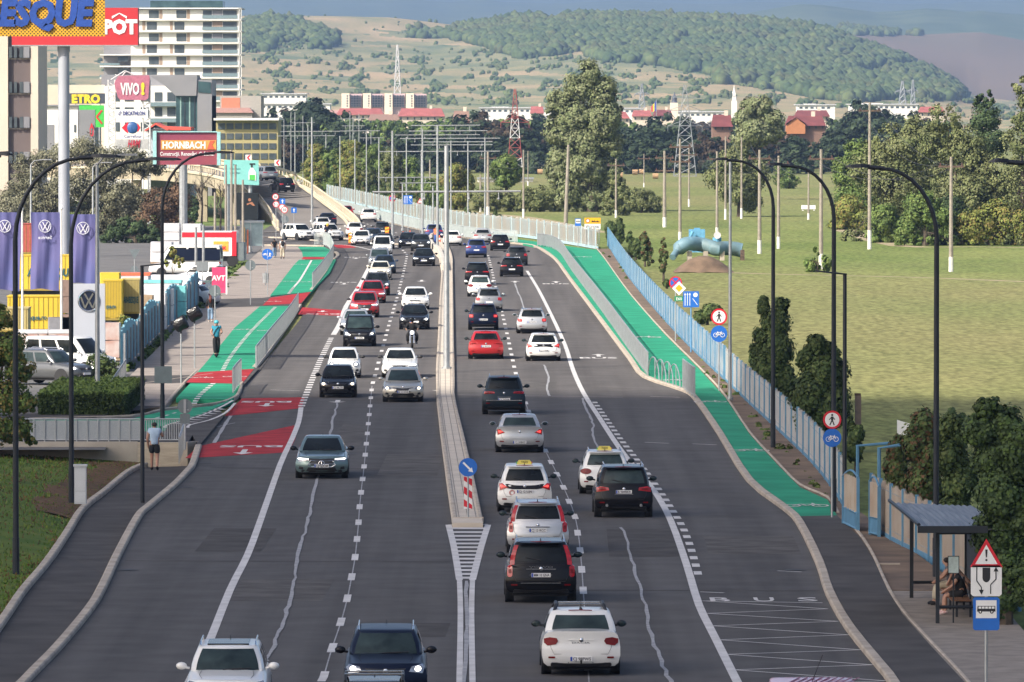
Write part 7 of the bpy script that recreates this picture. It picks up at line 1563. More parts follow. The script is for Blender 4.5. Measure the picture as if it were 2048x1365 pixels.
pallet(280, 306, 590, 672, 'cardboard-coloured pallet by the faded container', mCb); pallet(306, 332, 586, 664, 'pale wrapped pallet with two round cut-outs', mWr); pallet(277, 345, 578, 648, 'white plastic-wrapped load behind the cardboard pallet', mWr, 2)
pallet(286, 362, 563, 632, 'turquoise covered stack along the blue sheet fence', mWr, 2, mTq); pallet(200, 240, 545, 640, 'yellow topped stack behind the totem', mYT); pallet(232, 300, 548, 625, 'orange wrapped stack behind the yellow container', mWr, 2, mOr); pallet(300, 386, 550, 612, 'long white and pinkish wrapped stack before the parked cars', mWr, 2.4); pallet(345, 372, 572, 640, 'blueish white wrapped stack at the sheet fence', mTq)
pallet(206, 240, 645, 722, 'red brick pallet right of the totem', mBk); pallet(34, 96, 663, 712, 'wrapped brick pallet behind the leftmost flagpole', mBk, 1.6, mWr); pallet(96, 146, 663, 712, 'wrapped brick pallet between the flagpoles', mBk, 1.6, mWr); pallet(96, 142, 634, 700, 'grey block stack behind the wrapped bricks', M('blocks_grey', (.24, .24, .26), .8), 1); pallet(120, 140, 560, 700, 'tall narrow stack of crates left of the black lamp post', M('crates_brown', (.26, .18, .15), .8), 1)
pallet(323, 360, 447, 520, 'tall white wrapped bundle, left of the pair behind the delivery truck', mWr, 2); pallet(366, 403, 448, 520, 'tall white wrapped bundle, right of the pair behind the delivery truck', mWr, 2); pallet(301, 345, 484, 528, 'low white wrapped bundle behind the long navy van', mWr, 2)
p = G(420, 534, 0); t = thing('delivery_truck', p, 'white box truck with red edging and an orange panel', 'truck', None, -.05); k = p.y / F
Z = lambda y: AT(420, y, p.y).z; X = lambda x: (x - 420) * k
m = MB(); m.box(X(364), X(472), 0, 2.4, .9, Z(463)); bx = m.build('cargo_box', mSW, t); m = MB(); m.box(X(364), X(472), -.03, 0, Z(475), Z(465)); m.box(X(464), X(473), -.05, -.03, .9, Z(463)); m.build('red_edging', mSR, bx)
m = MB(); m.box(X(427), X(457), -.04, 0, Z(503), Z(483)); pn = m.build('orange_panel', M('band_orange2', (.75, .38, .05), .5), bx); lettering(pn, 'mex', X(441), Z(495), 9 * k, -.06, mSR, bold=4, maxw=26 * k)
m = MB(); m.box(X(473) + .02, X(473) + .6, .1, 2.3, .5, 2.0); m.build('cab', mBack, t); m = MB(); m.box(X(364), X(473) + .5, .4, 2, .45, .85); m.build('chassis', mTrim, t)
for x in (376, 388, 465): m = MB(); m.tube([(X(x), 0, .48), (X(x), .35, .48)], .46, 14); m.build('wheel', mTyre, t)
p = G(437, 592, .1); t = thing('pavement_banner', p, 'bright pink advertising board with reversed white TVA lettering', 'banner'); k = p.y / F; m = MB(); m.box(-13 * k, 17 * k, 0, .03, .2, 2.0); b_ = m.build('board', M('banner_pink', (.70, .05, .15), .5), t); lettering(b_, 'TVA', 0, 1.25, .34, -.03, mSW, bold=3, mirror=True); m = MB(); m.box(14.5 * k, 17.5 * k, -.02, -.005, .1, 2.05); m.box(-13 * k, -12 * k, .03, .06, 0, 2); m.build('pole', mSW, t)
t, X, Z, k, dp = bld('white_shed', 955, 1068, 355, 1250, 'low white sheds behind the bushes left of the poplar', 'shed', 6)
boxp(t, X, Z, 955, 1000, 358, None, mWw, f1=6); boxp(t, X, Z, 1040, 1066, 358, None, mWw, f1=6); boxp(t, X, Z, 990, 1045, 368, None, mWw, 'lower_wall', f0=1, f1=5); m = MB(); m.box(X(1038), X(1068), -.4, 6.4, Z(359), Z(356)); m.box(X(954), X(1001), -.4, 6.4, Z(359), Z(356)); m.build('roof', mGalv, t)
for x, y, lb in ((1311, 358, 'round hay bale nearest the far poplar side'), (1270, 350, 'round hay bale behind the poplar'), (1283, 349, 'second hay bale behind the poplar'), (1240, 356, 'hay bale half hidden by the poplar'), (1080, 349, 'pale hay bale left of the poplar')):
 t = thing('hay_bale', G(x, y, -.1), lb, 'hay bale', 'hay bales in the meadow'); m = MB(); m.tube([(-.5, 0, .5), (.5, 0, .5)], .5, 12); m.build('bale', M('hay', (.40, .26, .14), 1, var=.15), t)
mPi = M('pipe_blue', (.14, .26, .33), .6, col2=(.10, .13, .11), scale=.5); mPb = M('tank_blue', (.12, .34, .52), .6, var=.12)
def TH(name, x, y, lb, cat, z=-.12): return thing(name, G(x, y, z), lb, cat)
t = TH('insulated_pipeline', 1420, 522, 'thick bent blue pipeline lying behind the earth heap', 'pipeline'); k = t.location.y / F
pp = [(-75, 0, .3), (-62, 1, 1.0), (-46, 1, 1.45), (-20, 2, 1.4), (4, 1.6, 1.15), (14, 1.2, 1.0), (30, 2, 1.05), (50, 2.3, 1.0), (60, 2.4, .9), (65, 2.4, .85)]
m = MB(); m.tube([(x * k, y * 1.0, z * 1.0) for x, y, z in smoothpts(pp, 3)], [.3] * 3 + [.62] * 25, 14); m.build('pipe', mPi, t, smooth='auto'); m = MB(); m.box(62 * k, 70 * k, 1.2, 3, .0, .9); m.build('end_block', mRust, t)
for x in (-40, -8, 25): m = MB(); m.box(x * k - .2, x * k + .2, 1, 3, 0, .8); m.build('support', mConc, t)
t = TH('water_tank', 1398, 518, 'blue cube tank standing up behind the pipeline', 'tank'); k = t.location.y / F; m = MB(); m.box(-18 * k, 14 * k, 3, 4.6, .5, AT(1398, 458, t.location.y).z); m.build('tank', mPb, t); m = MB(); m.tube([(-22 * k, 2.6, 1.2), (-10 * k, 2.6, AT(1398, 462, t.location.y).z)], .15, 5); m.box(-8 * k, 4 * k, 3.3, 4, AT(1398, 458, t.location.y).z, AT(1398, 455, t.location.y).z); m.build('fittings', mPb, t)
t = TH('valve_drum', 1436, 520, 'small blue valve drum on top of the pipeline', 'valve'); k = t.location.y / F; m = MB(); m.tube([(0, 3, 1.4), (0, 3, AT(1436, 474, t.location.y).z)], 9 * k, 12); m.build('drum', mPb, t); m = MB(); m.tube([(0, 2.3, 2.1), (0, 2.2, 2.1)], .32, 10); m.build('hand_wheel', mWr, t)
t = TH('earth_heap', 1405, 545, 'brown heap of earth in front of the blue pipes', 'earth heap'); k = t.location.y / F; rows = []
for i in range(13):
 u = i / 12; rows.append([(lerp(-58, 62, u) * k, lerp(-2, 2.5, v), 1.3 * math.sin(u * math.pi) ** .9 * math.sin(v * math.pi) + random.uniform(0, .08)) for v in np.linspace(0, 1, 9)])
m = MB(); m.loft(rows, closed=False); m.build('earth', mSoil, t, smooth=True)
t = TH('fence_stub', 1297, 517, 'grey concrete stub post behind the small cypresses', 'post'); m = MB(); m.box(-.12, .12, 0, .2, 0, 1.7); m.build('post', mPoleC, t)
t = TH('angled_post', 1716, 905, 'rusty concrete post standing alone before the gate', 'post'); m = MB(); m.prism([(-.12, -.1), (.12, -.1), (.12, .1), (-.12, .1)], 0, AT(1716, 785, t.location.y).z); m.build('post', M('post_rusty', (.22, .16, .13), .9, col2=(.12, .10, .09), scale=3), t); m = MB(); m.box(-.14, .1, -.12, .12, AT(1716, 785, t.location.y).z, AT(1716, 785, t.location.y).z + .08); m.build('cap', mRust, t)
t = TH('leaning_notice', 1806, 905, 'white notice sheet standing in the grass behind the thujas', 'notice'); k = t.location.y / F; m = MB(); m.prismy([(-12 * k, AT(1806, 880, t.location.y).z), (14 * k, AT(1806, 876, t.location.y).z), (14 * k, AT(1806, 842, t.location.y).z), (-12 * k, AT(1806, 834, t.location.y).z)], 0, .04); m.build('sheet', mSW, t); m = MB(); m.box(-.05, .05, .04, .1, 0, AT(1806, 850, t.location.y).z); m.build('post', mPoleC, t)
t = TH('white_trough', 1617, 422, 'small white trough lying in the meadow by the lattice pole', 'trough'); m = MB(); m.box(-.9, .9, 0, .7, .2, .7); m.build('trough', mSW, t); m = MB(); m.box(-.8, -.6, .1, .6, 0, .2); m.box(.6, .8, .1, .6, 0, .2); m.build('foot', mSW, t)
t = TH('meter_box', 1492, 425, 'white meter box by the twin concrete poles', 'box'); m = MB(); m.box(-.3, .3, 0, .3, .4, 1.2); m.build('box', mSW, t); m = MB(); m.box(-.1, .1, .05, .2, 0, .4); m.build('foot', mGalv, t)
def FM(n, c, v=.25, sc=.8): return M('foliage_' + n, c, .75, var=v, scale=sc, spec=.25)
fPop = [FM('poplar', (0.183, 0.213, 0.0976)), FM('poplar_pale', (0.238, 0.256, 0.134)), FM('poplar_deep', (0.134, 0.165, 0.0671))]
fGrn = [FM('green', (0.123, 0.185, 0.0448)), FM('green_light', (0.174, 0.23, 0.0616)), FM('green_deep', (0.0784, 0.129, 0.0314))]
fWil = [FM('willow', (0.15, 0.172, 0.066)), FM('willow_pale', (0.195, 0.21, 0.09)), FM('willow_deep', (0.1, 0.125, 0.045))]
fGry = [FM('grey_willow', (0.185, 0.185, 0.115)), FM('grey_willow_pale', (0.235, 0.23, 0.155)), FM('grey_willow_deep', (0.125, 0.125, 0.07))]
fDrk = [FM('dark', (0.0506, 0.0844, 0.0338)), FM('dark_b', (0.0759, 0.115, 0.0405)), FM('dark_c', (0.0338, 0.0574, 0.0236))]
fBrn = [FM('brown', (0.135, 0.0837, 0.0513)), FM('brown_b', (0.189, 0.115, 0.0675)), FM('brown_c', (0.0743, 0.0513, 0.0324))]
fYel = [FM('yellow', (0.2, 0.215, 0.05)), FM('yellow_b', (0.17, 0.205, 0.045)), FM('yellow_c', (0.25, 0.2, 0.06))]
fThu = [FM('thuja', (0.0621, 0.0963, 0.0279)), FM('thuja_b', (0.101, 0.132, 0.0404)), FM('thuja_c', (0.0373, 0.0621, 0.0186))]
fThR = [FM('thuja', (0.0621, 0.0963, 0.0279)), FM('thuja_b', (0.101, 0.132, 0.0404)), FM('thuja_rust', (0.12, 0.07, 0.032))]
mBark = M('bark', (.09, .07, .05), .95, var=.25, scale=4, bump=.5)
def leafcloud(lumps, n, size, clump=.33, nc=None, upright=0, seed=0, fill=.5):
 """leaf faces gathered in clumps spread over a set of ellipsoids (cx,cy,cz,rx,ry,rz)"""
 g = np.random.default_rng(seed); L = np.array(lumps, float); A = (L[:, 3] * L[:, 5]) ** 1.0; A /= A.sum()
 nc = nc or max(16, n // 75); li = g.choice(len(L), nc, p=A); d = g.normal(size=(nc, 3)); d /= np.linalg.norm(d, axis=1)[:, None]
 r = g.uniform(fill ** 2, 1, nc) ** .5 * .88
 cc = L[li, :3] + d * r[:, None] * L[li, 3:]; cr = L[li, 3:].min(1) * clump * g.uniform(.6, 1.35, nc); cr[g.random(nc) < .12] *= .6
 ci = g.integers(0, nc, n); dd_ = g.normal(size=(n, 3)); dd_ /= np.linalg.norm(dd_, axis=1)[:, None]
 P = cc[ci] + dd_ * (cr[ci] * g.uniform(.35, 1.05, n))[:, None] * np.array([1, 1, .85 + upright])
 N_ = dd_ * .8 + d[ci] * .6 + g.normal(size=(n, 3)) * .3 + np.array([0, 0, .2]); N_ /= np.linalg.norm(N_, axis=1)[:, None]
 T = np.cross(N_, g.normal(size=(n, 3)) + np.array([0, 0, upright * 3])); T /= np.linalg.norm(T, axis=1)[:, None]; B_ = np.cross(N_, T)
 s = size * g.uniform(.55, 1.35, n)[:, None]; a, b = T * s * .5, B_ * s * (.5 + upright * .5)
 V = np.stack([P - a, P - b * .8 + a * .1, P + a, P + b * .9], 1).reshape(-1, 3)
 tone = g.integers(20, 80, nc)[ci] + g.normal(size=n) * 25
 return V, np.arange(n * 4).reshape(-1, 4), np.where(tone > 66, 1, np.where(tone < 28, 2, 0))
def trunk(h, r0, lumps, bend=.1, seed=0, n=5):
 rnd = random.Random(seed); m = MB(); top = Vector((bend, 0, h)); mid = Vector((bend * .3, 0, h * .5))
 m.tube([(0, 0, 0), mid, top], [r0, r0 * .75, r0 * .5], 8)
 for l in lumps[:9]:
  e = Vector(l[:3]); s = mid.lerp(top, rnd.uniform(.2, 1)); k = s.lerp(e, .5) + Vector((0, 0, .3))
  m.tube([s, k, s.lerp(e, .92)], [r0 * .42, r0 * .25, r0 * .08], 6)
 return m
def tree(name, px, pyb, lumps_px, n, size, mats, label, th=.4, r0=.25, z=-.12, group=None, cat='tree', cl=.40, upright=0, seed=None, yd=0, crown='crown', loc=None, fill=.5, skirt=None):
 """lumps_px: (px, py, half width, half height) in photo pixels at the tree's own distance"""
 p = loc or G(px, pyb, z); p = Vector(p); p.y += yd; k = p.y / F; skirt = (cat == 'bush' or 'thicket' in label or 'willow' in label) if skirt is None else skirt; seed = seed if seed is not None else int(px * 7 + pyb)
 t = thing(name, p, label, cat, group); rnd = random.Random(seed); L = []
 for q in lumps_px:
  x, y, a, b = q[:4]; dy = q[4] if len(q) > 4 else rnd.uniform(-.4, .4) * a * k
  L.append(((x - px) * k, dy, AT(x, y, p.y).z - p.z, a * k, a * k * .9, b * k))
 if skirt:
  x0 = min(q[0] - q[2] for q in lumps_px); x1 = max(q[0] + q[2] for q in lumps_px); y1 = max(q[1] + q[3] for q in lumps_px); nn = max(2, int((x1 - x0) / 26)); hh = max(10, (pyb - y1) * .5 + 12)
  for j in range(nn): L.append((((x0 + (x1 - x0) * (j + .5) / nn) - px) * k, rnd.uniform(-.3, .3) * 20 * k, AT(px, pyb - hh * .8, p.y).z - p.z, 19 * k, 17 * k, hh * 1.1 * k))
 fr = pyb < 500
 V, Fc, mi = leafcloud(L, int(n * (3.6 if fr else 2.3)), size * (.48 if fr else .62), cl, None, upright, seed, fill)
 V[:, 2] = np.maximum(V[:, 2], .02)
 link(crown, fast_mesh(crown, V, Fc, mats, mi), t)
 if r0: hh = min(l[2] for l in L) if th is None else th * max(l[2] for l in L); trunk(max(hh, .5), r0, L, .1 * r0, seed).build('trunk', mBark, t, smooth='auto')
 return t
tree('poplar_tree', 1185, 424, [(1180, 150, 26, 34), (1160, 175, 34, 34), (1205, 185, 32, 40), (1120, 205, 30, 28), (1150, 235, 45, 40), (1205, 240, 40, 40), (1228, 225, 20, 30), (1115, 265, 30, 32), (1165, 285, 50, 36), (1220, 290, 30, 34), (1115, 345, 26, 30), (1130, 395, 26, 26), (1215, 395, 26, 26), (1170, 400, 26, 22), (1120, 320, 30, 34), (1170, 335, 44, 36), (1215, 345, 26, 34), (1140, 375, 32, 30), (1190, 385, 32, 26), (1105, 222, 14, 18)], 26000, .62, fPop, 'huge grey-green poplar towering over the meadow', .55, .8, cl=.42, skirt=True)
tree('bush', 1235, 432, [(1232, 360, 16, 34), (1245, 385, 16, 30), (1222, 400, 18, 28)], 3500, .5, fWil, 'tall ragged bush on the right foot of the great poplar', .5, .2, cat='bush')
tree('bush', 1284, 426, [(1284, 400, 36, 24), (1262, 405, 18, 18), (1306, 405, 18, 18)], 3500, .42, fWil, 'rounded bush standing alone right of the great poplar', .4, .2, cat='bush')
tree('bush', 1080, 424, [(1080, 395, 30, 28), (1110, 392, 26, 30), (1050, 398, 24, 24), (1135, 398, 20, 28)], 4500, .5, fWil, 'spreading bush at the left foot of the great poplar', .4, .2, cat='bush')
tree('leafy_tree', 1012, 422, [(1012, 330, 30, 22), (995, 345, 22, 22), (1030, 345, 22, 20), (1012, 360, 28, 16)], 4500, .45, fGrn, 'bright green round tree left of the great poplar', .55, .3)
tree('bush', 990, 424, [(990, 398, 30, 24), (1018, 402, 18, 20), (965, 396, 22, 26)], 3500, .45, fWil, 'dark bush under the bright green tree', .4, .2, cat='bush')
tree('leafy_tree', 912, 420, [(912, 345, 24, 26), (898, 370, 24, 30), (930, 365, 22, 30), (915, 395, 34, 24)], 4500, .48, fYel, 'yellowish tree behind the thick silver pole', .5, .25)
tree('leafy_tree', 862, 420, [(860, 385, 26, 34), (884, 392, 18, 28)], 2800, .48, fGrn, 'green tree behind the far silver poles', .5, .25)
for x, yt, w_, mt, lb in ((620, 292, 26, fYel, 'yellow-green tree at the bend of the overpass'), (650, 300, 30, fGrn, 'green tree between the yellow-green tree and the dark crown'), (690, 285, 34, fYel, 'tall yellow tree in the row beyond the parapet'), (735, 292, 36, fGrn, 'broad dark green tree in the middle of the row'), (775, 305, 30, fWil, 'olive tree at the right of the row beyond the parapet'), (815, 320, 26, fGrn, 'green tree behind the blue lane sign'), (712, 310, 30, fWil, 'olive crown between the tall yellow tree and the broad dark one')):
 tree('leafy_tree', x, 402, [(x, yt + 14, w_ * .8, 22), (x - w_ * .4, yt + 42, w_ * .7, 30), (x + w_ * .4, yt + 46, w_ * .75, 30), (x, yt + 75, w_, 28)], 4200, .5, mt, lb, .5, .25, yd=25)
ORD = 'second third fourth fifth sixth seventh eighth ninth tenth eleventh twelfth thirteenth rightmost first'.split()
for i, (x, b, h_, w_) in enumerate(((655, 388, 34, 9), (672, 393, 38, 9), (690, 398, 46, 10), (708, 402, 50, 11), (726, 406, 46, 11), (745, 411, 44, 11), (764, 416, 58, 9), (780, 421, 60, 9), (797, 425, 62, 10), (815, 429, 60, 9), (834, 434, 52, 9), (852, 439, 56, 8), (866, 442, 52, 8), (636, 384, 30, 9))):
 tree('cypress', x, b, [(x, b - h_ * .35, w_, h_ * .38), (x + 1, b - h_ * .68, w_ * .7, h_ * .3)], 1100, .34, fThR if i in (3, 4, 8, 10) else fThu, ('rust-tinged' if i in (3, 4, 8, 10) else 'green') + ' columnar cypress, %s in the hedge row beyond the far fence' % (ORD[i] + (' from the left' if i != 12 else '')), .3, .1, group='cypresses of the far hedge row', yd=6, upright=.5)
for x, b, h_, w_, lb in ((934, 446, 36, 9, 'small cypress left of the second silver pole'), (950, 448, 24, 8, 'low cone shaped cypress beside the second silver pole'), (990, 450, 32, 7, 'narrow cypress right of the third silver pole'), (998, 448, 20, 7, 'low bush behind the narrow cypress')):
 tree('cypress', x, b, [(x, b - h_ * .4, w_, h_ * .42), (x, b - h_ * .7, w_ * .6, h_ * .3)], 900, .3, fThu, lb, .3, .1, upright=.5)
tree('leafy_tree', 1515, 400, [(1515, 215, 38, 24), (1495, 240, 30, 30), (1540, 240, 28, 26), (1510, 265, 44, 30), (1550, 265, 22, 24), (1485, 280, 24, 22)], 8000, .7, fPop, 'pale poplar behind the round tree in the meadow', .6, .45)
tree('leafy_tree', 1480, 434, [(1470, 325, 44, 30), (1440, 350, 32, 34), (1505, 350, 36, 36), (1475, 375, 50, 34), (1500, 400, 30, 26), (1480, 305, 22, 16)], 9000, .5, fWil, 'round olive tree standing in the meadow', .5, .4)
tree('bush', 1578, 378, [(1578, 350, 18, 18), (1560, 340, 14, 18)], 1500, .5, fGrn, 'bright bush right of the round meadow tree', .4, .15, cat='bush')
WT = [(1712, 455, 'green leafy tree at the left corner of the willow thicket', fGrn, [(1715, 310, 34, 34), (1690, 345, 30, 36), (1735, 350, 34, 40), (1705, 400, 42, 40), (1740, 420, 40, 36)]),
 (1690, 462, 'yellowish bush at the foot of the thicket', fYel, [(1700, 420, 34, 32), (1725, 435, 26, 24)]),
 (1800, 488, 'big feathery willow in the middle of the thicket', fWil, [(1850, 265, 50, 36), (1790, 280, 50, 36), (1740, 345, 40, 34), (1770, 330, 60, 50), (1830, 300, 55, 50), (1800, 370, 70, 50), (1790, 430, 60, 50), (1860, 340, 50, 50)]),
 (1850, 492, 'green bush at the front edge of the thicket', fGrn, [(1845, 420, 38, 50), (1880, 440, 34, 44), (1815, 455, 30, 34)]),
 (1925, 492, 'tall willow rising towards the right of the thicket', fWil, [(1900, 240, 40, 36), (1960, 330, 50, 40), (2010, 350, 50, 50), (1880, 290, 50, 40), (1940, 300, 50, 50), (1920, 360, 60, 50), (1960, 400, 50, 60)]),
 (1990, 490, 'dark conifer-like tree at the top of the thicket', fDrk, [(1975, 205, 14, 22), (1995, 200, 14, 26), (1985, 240, 34, 36), (2000, 290, 40, 34), (1975, 310, 30, 26)]),
 (2045, 492, 'tree rising at the right edge above the thicket', fWil, [(2040, 170, 24, 28), (2060, 210, 30, 50), (2040, 280, 36, 60), (2060, 370, 60, 70)]),
 (1990, 494, 'yellow-green bushes at the right front of the thicket', fYel, [(1960, 450, 44, 36), (2010, 440, 44, 46), (2060, 450, 44, 40)]),
 (1925, 496, 'deep green bush in front of the tall willow', fDrk, [(1915, 430, 36, 46), (1945, 450, 26, 34)]), (1770, 486, 'dark green bush before the feathery willow', fGrn, [(1765, 440, 30, 36), (1790, 460, 24, 26)])]
for i, (x, b, lb, mt, lp) in enumerate(WT): tree('willow_tree' if 'willow' in lb[:26] else 'thicket_tree', x, b, lp, 9000 if len(lp) > 4 else 5000, .46, mt, lb, .45, .35, cat='bush' if 'bush' in lb else 'tree', yd=(i % 3) * 6)
tree('sapling', 1635, 545, [(1632, 505, 9, 22), (1618, 525, 12, 14), (1652, 525, 12, 18)], 900, .3, fGrn, 'young shrub around the foot of the whitewashed pole', .5, .06, cat='bush', upright=.5)
LT = [(95, 478, 'grey willow behind the leftmost flags', fGry, [(60, 340, 40, 40), (110, 320, 44, 40), (70, 400, 50, 50), (130, 380, 44, 50), (100, 445, 60, 34)]),
 (210, 478, 'tall grey willow right of the thick column', fGry, [(170, 300, 36, 34), (215, 330, 44, 44), (180, 370, 50, 50), (235, 400, 40, 44), (195, 440, 56, 36)]),
 (265, 474, 'silvery bush before the overpass', fGry, [(250, 395, 36, 34), (285, 410, 30, 30), (245, 440, 34, 26), (300, 330, 34, 30), (265, 320, 30, 30)]),
 (330, 478, 'brown wilted tree by the white bundles', fBrn, [(320, 410, 44, 36), (355, 400, 34, 34), (300, 445, 44, 30), (350, 445, 36, 28)]),
 (270, 488, 'dark bush in shade below the silvery bush', fDrk, [(260, 455, 36, 24), (300, 470, 36, 18), (225, 470, 26, 20)]), (20, 470, 'grey bush in front of the office block', fGry, [(20, 420, 44, 50), (40, 370, 24, 30)]), (385, 452, 'small dark fir by the hardware billboard leg', fDrk, [(385, 420, 14, 30), (372, 430, 14, 22)])]
for i, (x, b, lb, mt, lp) in enumerate(LT): tree('willow_tree' if 'willow' in lb else 'garden_tree', x, b, lp, 8000 if len(lp) > 4 else 3500, .38, mt, lb, .5, .3, cat='bush' if 'bush' in lb else 'tree')
def bare(px, b, yt, label, seed):
 p = G(px, b, 0); t = thing('bare_tree', p, label, 'tree', 'thin bare trees by the billboard'); rnd = random.Random(seed); h = AT(px, yt, p.y).z; m = MB(); m.tube([(0, 0, 0), (.1, 0, h * .4), (0, 0, h)], [.12, .09, .02], 6)
 def br(s, d, L, r_, lv):
  e = s + d * L; m.tube([s, e], [r_, r_ * .5], 4)
  if lv: 
   for _ in range(4): br(s.lerp(e, rnd.uniform(.3, 1)), (d + Vector((rnd.uniform(-.8, .8), rnd.uniform(-.8, .8), rnd.uniform(-.1, .5)))).normalized(), L * .6, r_ * .55, lv - 1)
 for i in range(9): br(Vector((0, 0, h * rnd.uniform(.3, .85))), Vector((rnd.uniform(-1, 1), rnd.uniform(-1, 1), rnd.uniform(.4, 1.1))).normalized(), h * .25, .05, 2)
 m.build('branches', mBark, t)
bare(403, 455, 345, 'thin bare tree right of the billboard leg', 3); bare(350, 470, 345, 'thin bare tree left of the billboard leg', 4); bare(440, 470, 360, 'thin bare tree by the concrete poles', 5)
for x, yt, lb in ((430, 385, 'first'), (452, 330, 'second'), (463, 300, 'third'), (471, 330, 'fourth'), (486, 360, 'fifth'), (392, 455, 'dark sixth'), (407, 450, 'dark seventh')):
 p = G(x, 560 if x < 420 else 520, 0); t = thing('utility_pole', p, 'slim grey pole, %s from the left in the cluster by the delivery truck' % lb.replace('dark ', '') if 'dark' not in lb else 'short dark steel pole, %s of two before the delivery truck' % ('left' if x < 400 else 'right'), 'utility pole', None)
 m = MB(); m.tube([(0, 0, 0), (0, 0, AT(x, yt, p.y).z)], [.13, .09], 8); m.build('shaft', mPoleC if x > 420 else mGalvD, t); m = MB(); m.tube([(0, 0, 0), (0, 0, .3)], .17, 8); m.build('foot', mConc, t)
for x, b, yt, lb in ((297 // 1, 470, 345, 'thin light mast before the grey willow'), (186, 500, 335, 'silver lamp post bending left behind the second curved lamp'), (62, 520, 330, 'thin grey lamp post at the far left'), (195, 815, 300, 'grey lamp post standing in front of the white totem')):
 if yt == 300: yt = 330
 p = G(x, b, 0); t = thing('lamp_mast', p, lb, 'street lamp'); h = AT(x, yt, p.y).z; m = MB(); m.tube([(0, 0, 0), (0, 0, h)], [.12, .07], 8); m.build('post', mGalv, t); m = MB(); m.tube([(0, 0, h), (.3, 0, h + .35), (1.2, 0, h + .45)], .05, 6); m.box(1.1, 1.8, -.12, .12, h + .40, h + .5); m.build('arm', mGalvD, t)
tree('leafy_tree', -10, 880, [(0, 640, 30, 34), (20, 700, 40, 40), (-30, 720, 50, 60), (40, 740, 34, 30), (10, 790, 54, 44), (50, 810, 30, 26), (-30, 860, 50, 40), (30, 860, 40, 28), (60, 880, 16, 14)], 15000, .17, [fGrn[0], fGrn[2], fYel[2]], 'leafy green tree with yellowing leaves at the left edge in front', .5, .16, cl=.4, fill=.3, loc=G(-10, 905, .8))
p = G(170, 835, 0); t = thing('hedge', p, 'clipped box hedge with lighter top before the parked grey SUV', 'hedge'); k = p.y / F
def hedgebox(x0, x1, y0, y1, h, n, seed):
 g = np.random.default_rng(seed); P = np.stack([g.uniform(x0, x1, n), g.uniform(y0, y1, n), g.uniform(0, h, n)], 1); f = g.integers(0, 4, n)
 P[f == 0, 1] = y0; P[f == 1, 2] = h; P[f == 2, 0] = x1; P[f == 3, 0] = x0; P += g.normal(size=(n, 3)) * .05; T = g.normal(size=(n, 3)); T /= np.linalg.norm(T, axis=1)[:, None]; B_ = np.cross(T, g.normal(size=(n, 3))); B_ /= np.linalg.norm(B_, axis=1)[:, None]
 return np.stack([P - T * .06, P - B_ * .05, P + T * .06, P + B_ * .05], 1).reshape(-1, 3), P
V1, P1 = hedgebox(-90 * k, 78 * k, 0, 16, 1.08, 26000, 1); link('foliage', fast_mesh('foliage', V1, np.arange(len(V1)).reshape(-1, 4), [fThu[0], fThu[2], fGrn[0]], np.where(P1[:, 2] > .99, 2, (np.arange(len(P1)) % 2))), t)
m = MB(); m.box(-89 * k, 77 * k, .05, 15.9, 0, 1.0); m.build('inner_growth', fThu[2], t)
tree('bush', 200, 768, [(200, 730, 30, 26), (225, 740, 20, 20), (175, 745, 24, 18)], 5000, .15, fThu, 'dark rounded bush between the totem and the white van', .3, .08, cat='bush', z=0)
tree('sapling', 345, 590, [(345, 505, 10, 22), (335, 530, 10, 12), (358, 525, 10, 14)], 900, .2, fYel, 'sparse young tree in front of the long navy van', .6, .05, z=0, upright=.3)
tree('sapling', 247, 690, [(250, 640, 12, 16), (255, 655, 10, 10), (240, 650, 8, 14)], 900, .14, fYel, 'ragged weed tree growing by the faded container', .6, .04, z=0)
TH_ = [(1228, 492, 'wide double cypress at the far start of the blue fence', [(1222, 462, 13, 26), (1238, 462, 9, 22), (1236, 478, 13, 14)], fThu, 2600), (1241, 488, 'slim pointed cypress behind the wide double one', [(1240, 452, 8, 18), (1242, 468, 9, 20)], fThu, 900),
 (1263, 516, 'narrow dark cypress, second along the blue fence', [(1261, 480, 9, 18), (1266, 500, 10, 18)], fThu, 1400), (1290, 534, 'rust-streaked cypress, third along the blue fence', [(1288, 480, 9, 20), (1292, 500, 12, 24), (1300, 520, 9, 14)], fThR, 2000), (1272, 520, 'small cypress between the dark and the rusty one', [(1275, 492, 8, 16), (1276, 508, 8, 12)], fThu, 900),
 (1327, 562, 'thin half-dried cypress on a bare stem', [(1327, 490, 7, 16), (1327, 515, 10, 24), (1325, 535, 8, 12)], fThR, 1300), (1334, 578, 'low bush at the foot of the half-dried cypress', [(1334, 568, 8, 9)], fThu, 500), (1415, 650, 'dark spreading shrub behind the lane sign', [(1420, 625, 20, 16), (1400, 635, 16, 12), (1436, 622, 10, 10)], fThu, 2200),
 (1540, 812, 'tall dark thuja with twin tops beside the curved lamp', [(1528, 615, 13, 26), (1560, 612, 17, 22), (1550, 650, 28, 34), (1525, 690, 24, 36), (1555, 700, 32, 40), (1530, 740, 30, 34), (1562, 760, 34, 40)], fThu, 15000), (1510, 790, 'lower left lobe of thuja, a smaller bush leaning on the twin thuja', [(1513, 715, 16, 24), (1520, 760, 18, 24)], fThu, 3500),
 (1640, 905, 'broad dark thuja right of the curved lamp by the fence', [(1635, 690, 22, 22), (1660, 705, 20, 20), (1615, 720, 22, 28), (1650, 750, 44, 40), (1620, 790, 38, 40), (1660, 810, 40, 46), (1630, 850, 40, 36)], fThR[:2] + [fThu[2]], 17000), (1712, 955, 'small thuja beside the gate', [(1712, 868, 16, 22), (1708, 900, 18, 24)], fThu, 3500), (1700, 880, 'low thuja in the gap behind the gate lamp', [(1698, 850, 10, 20)], fThu, 900)]
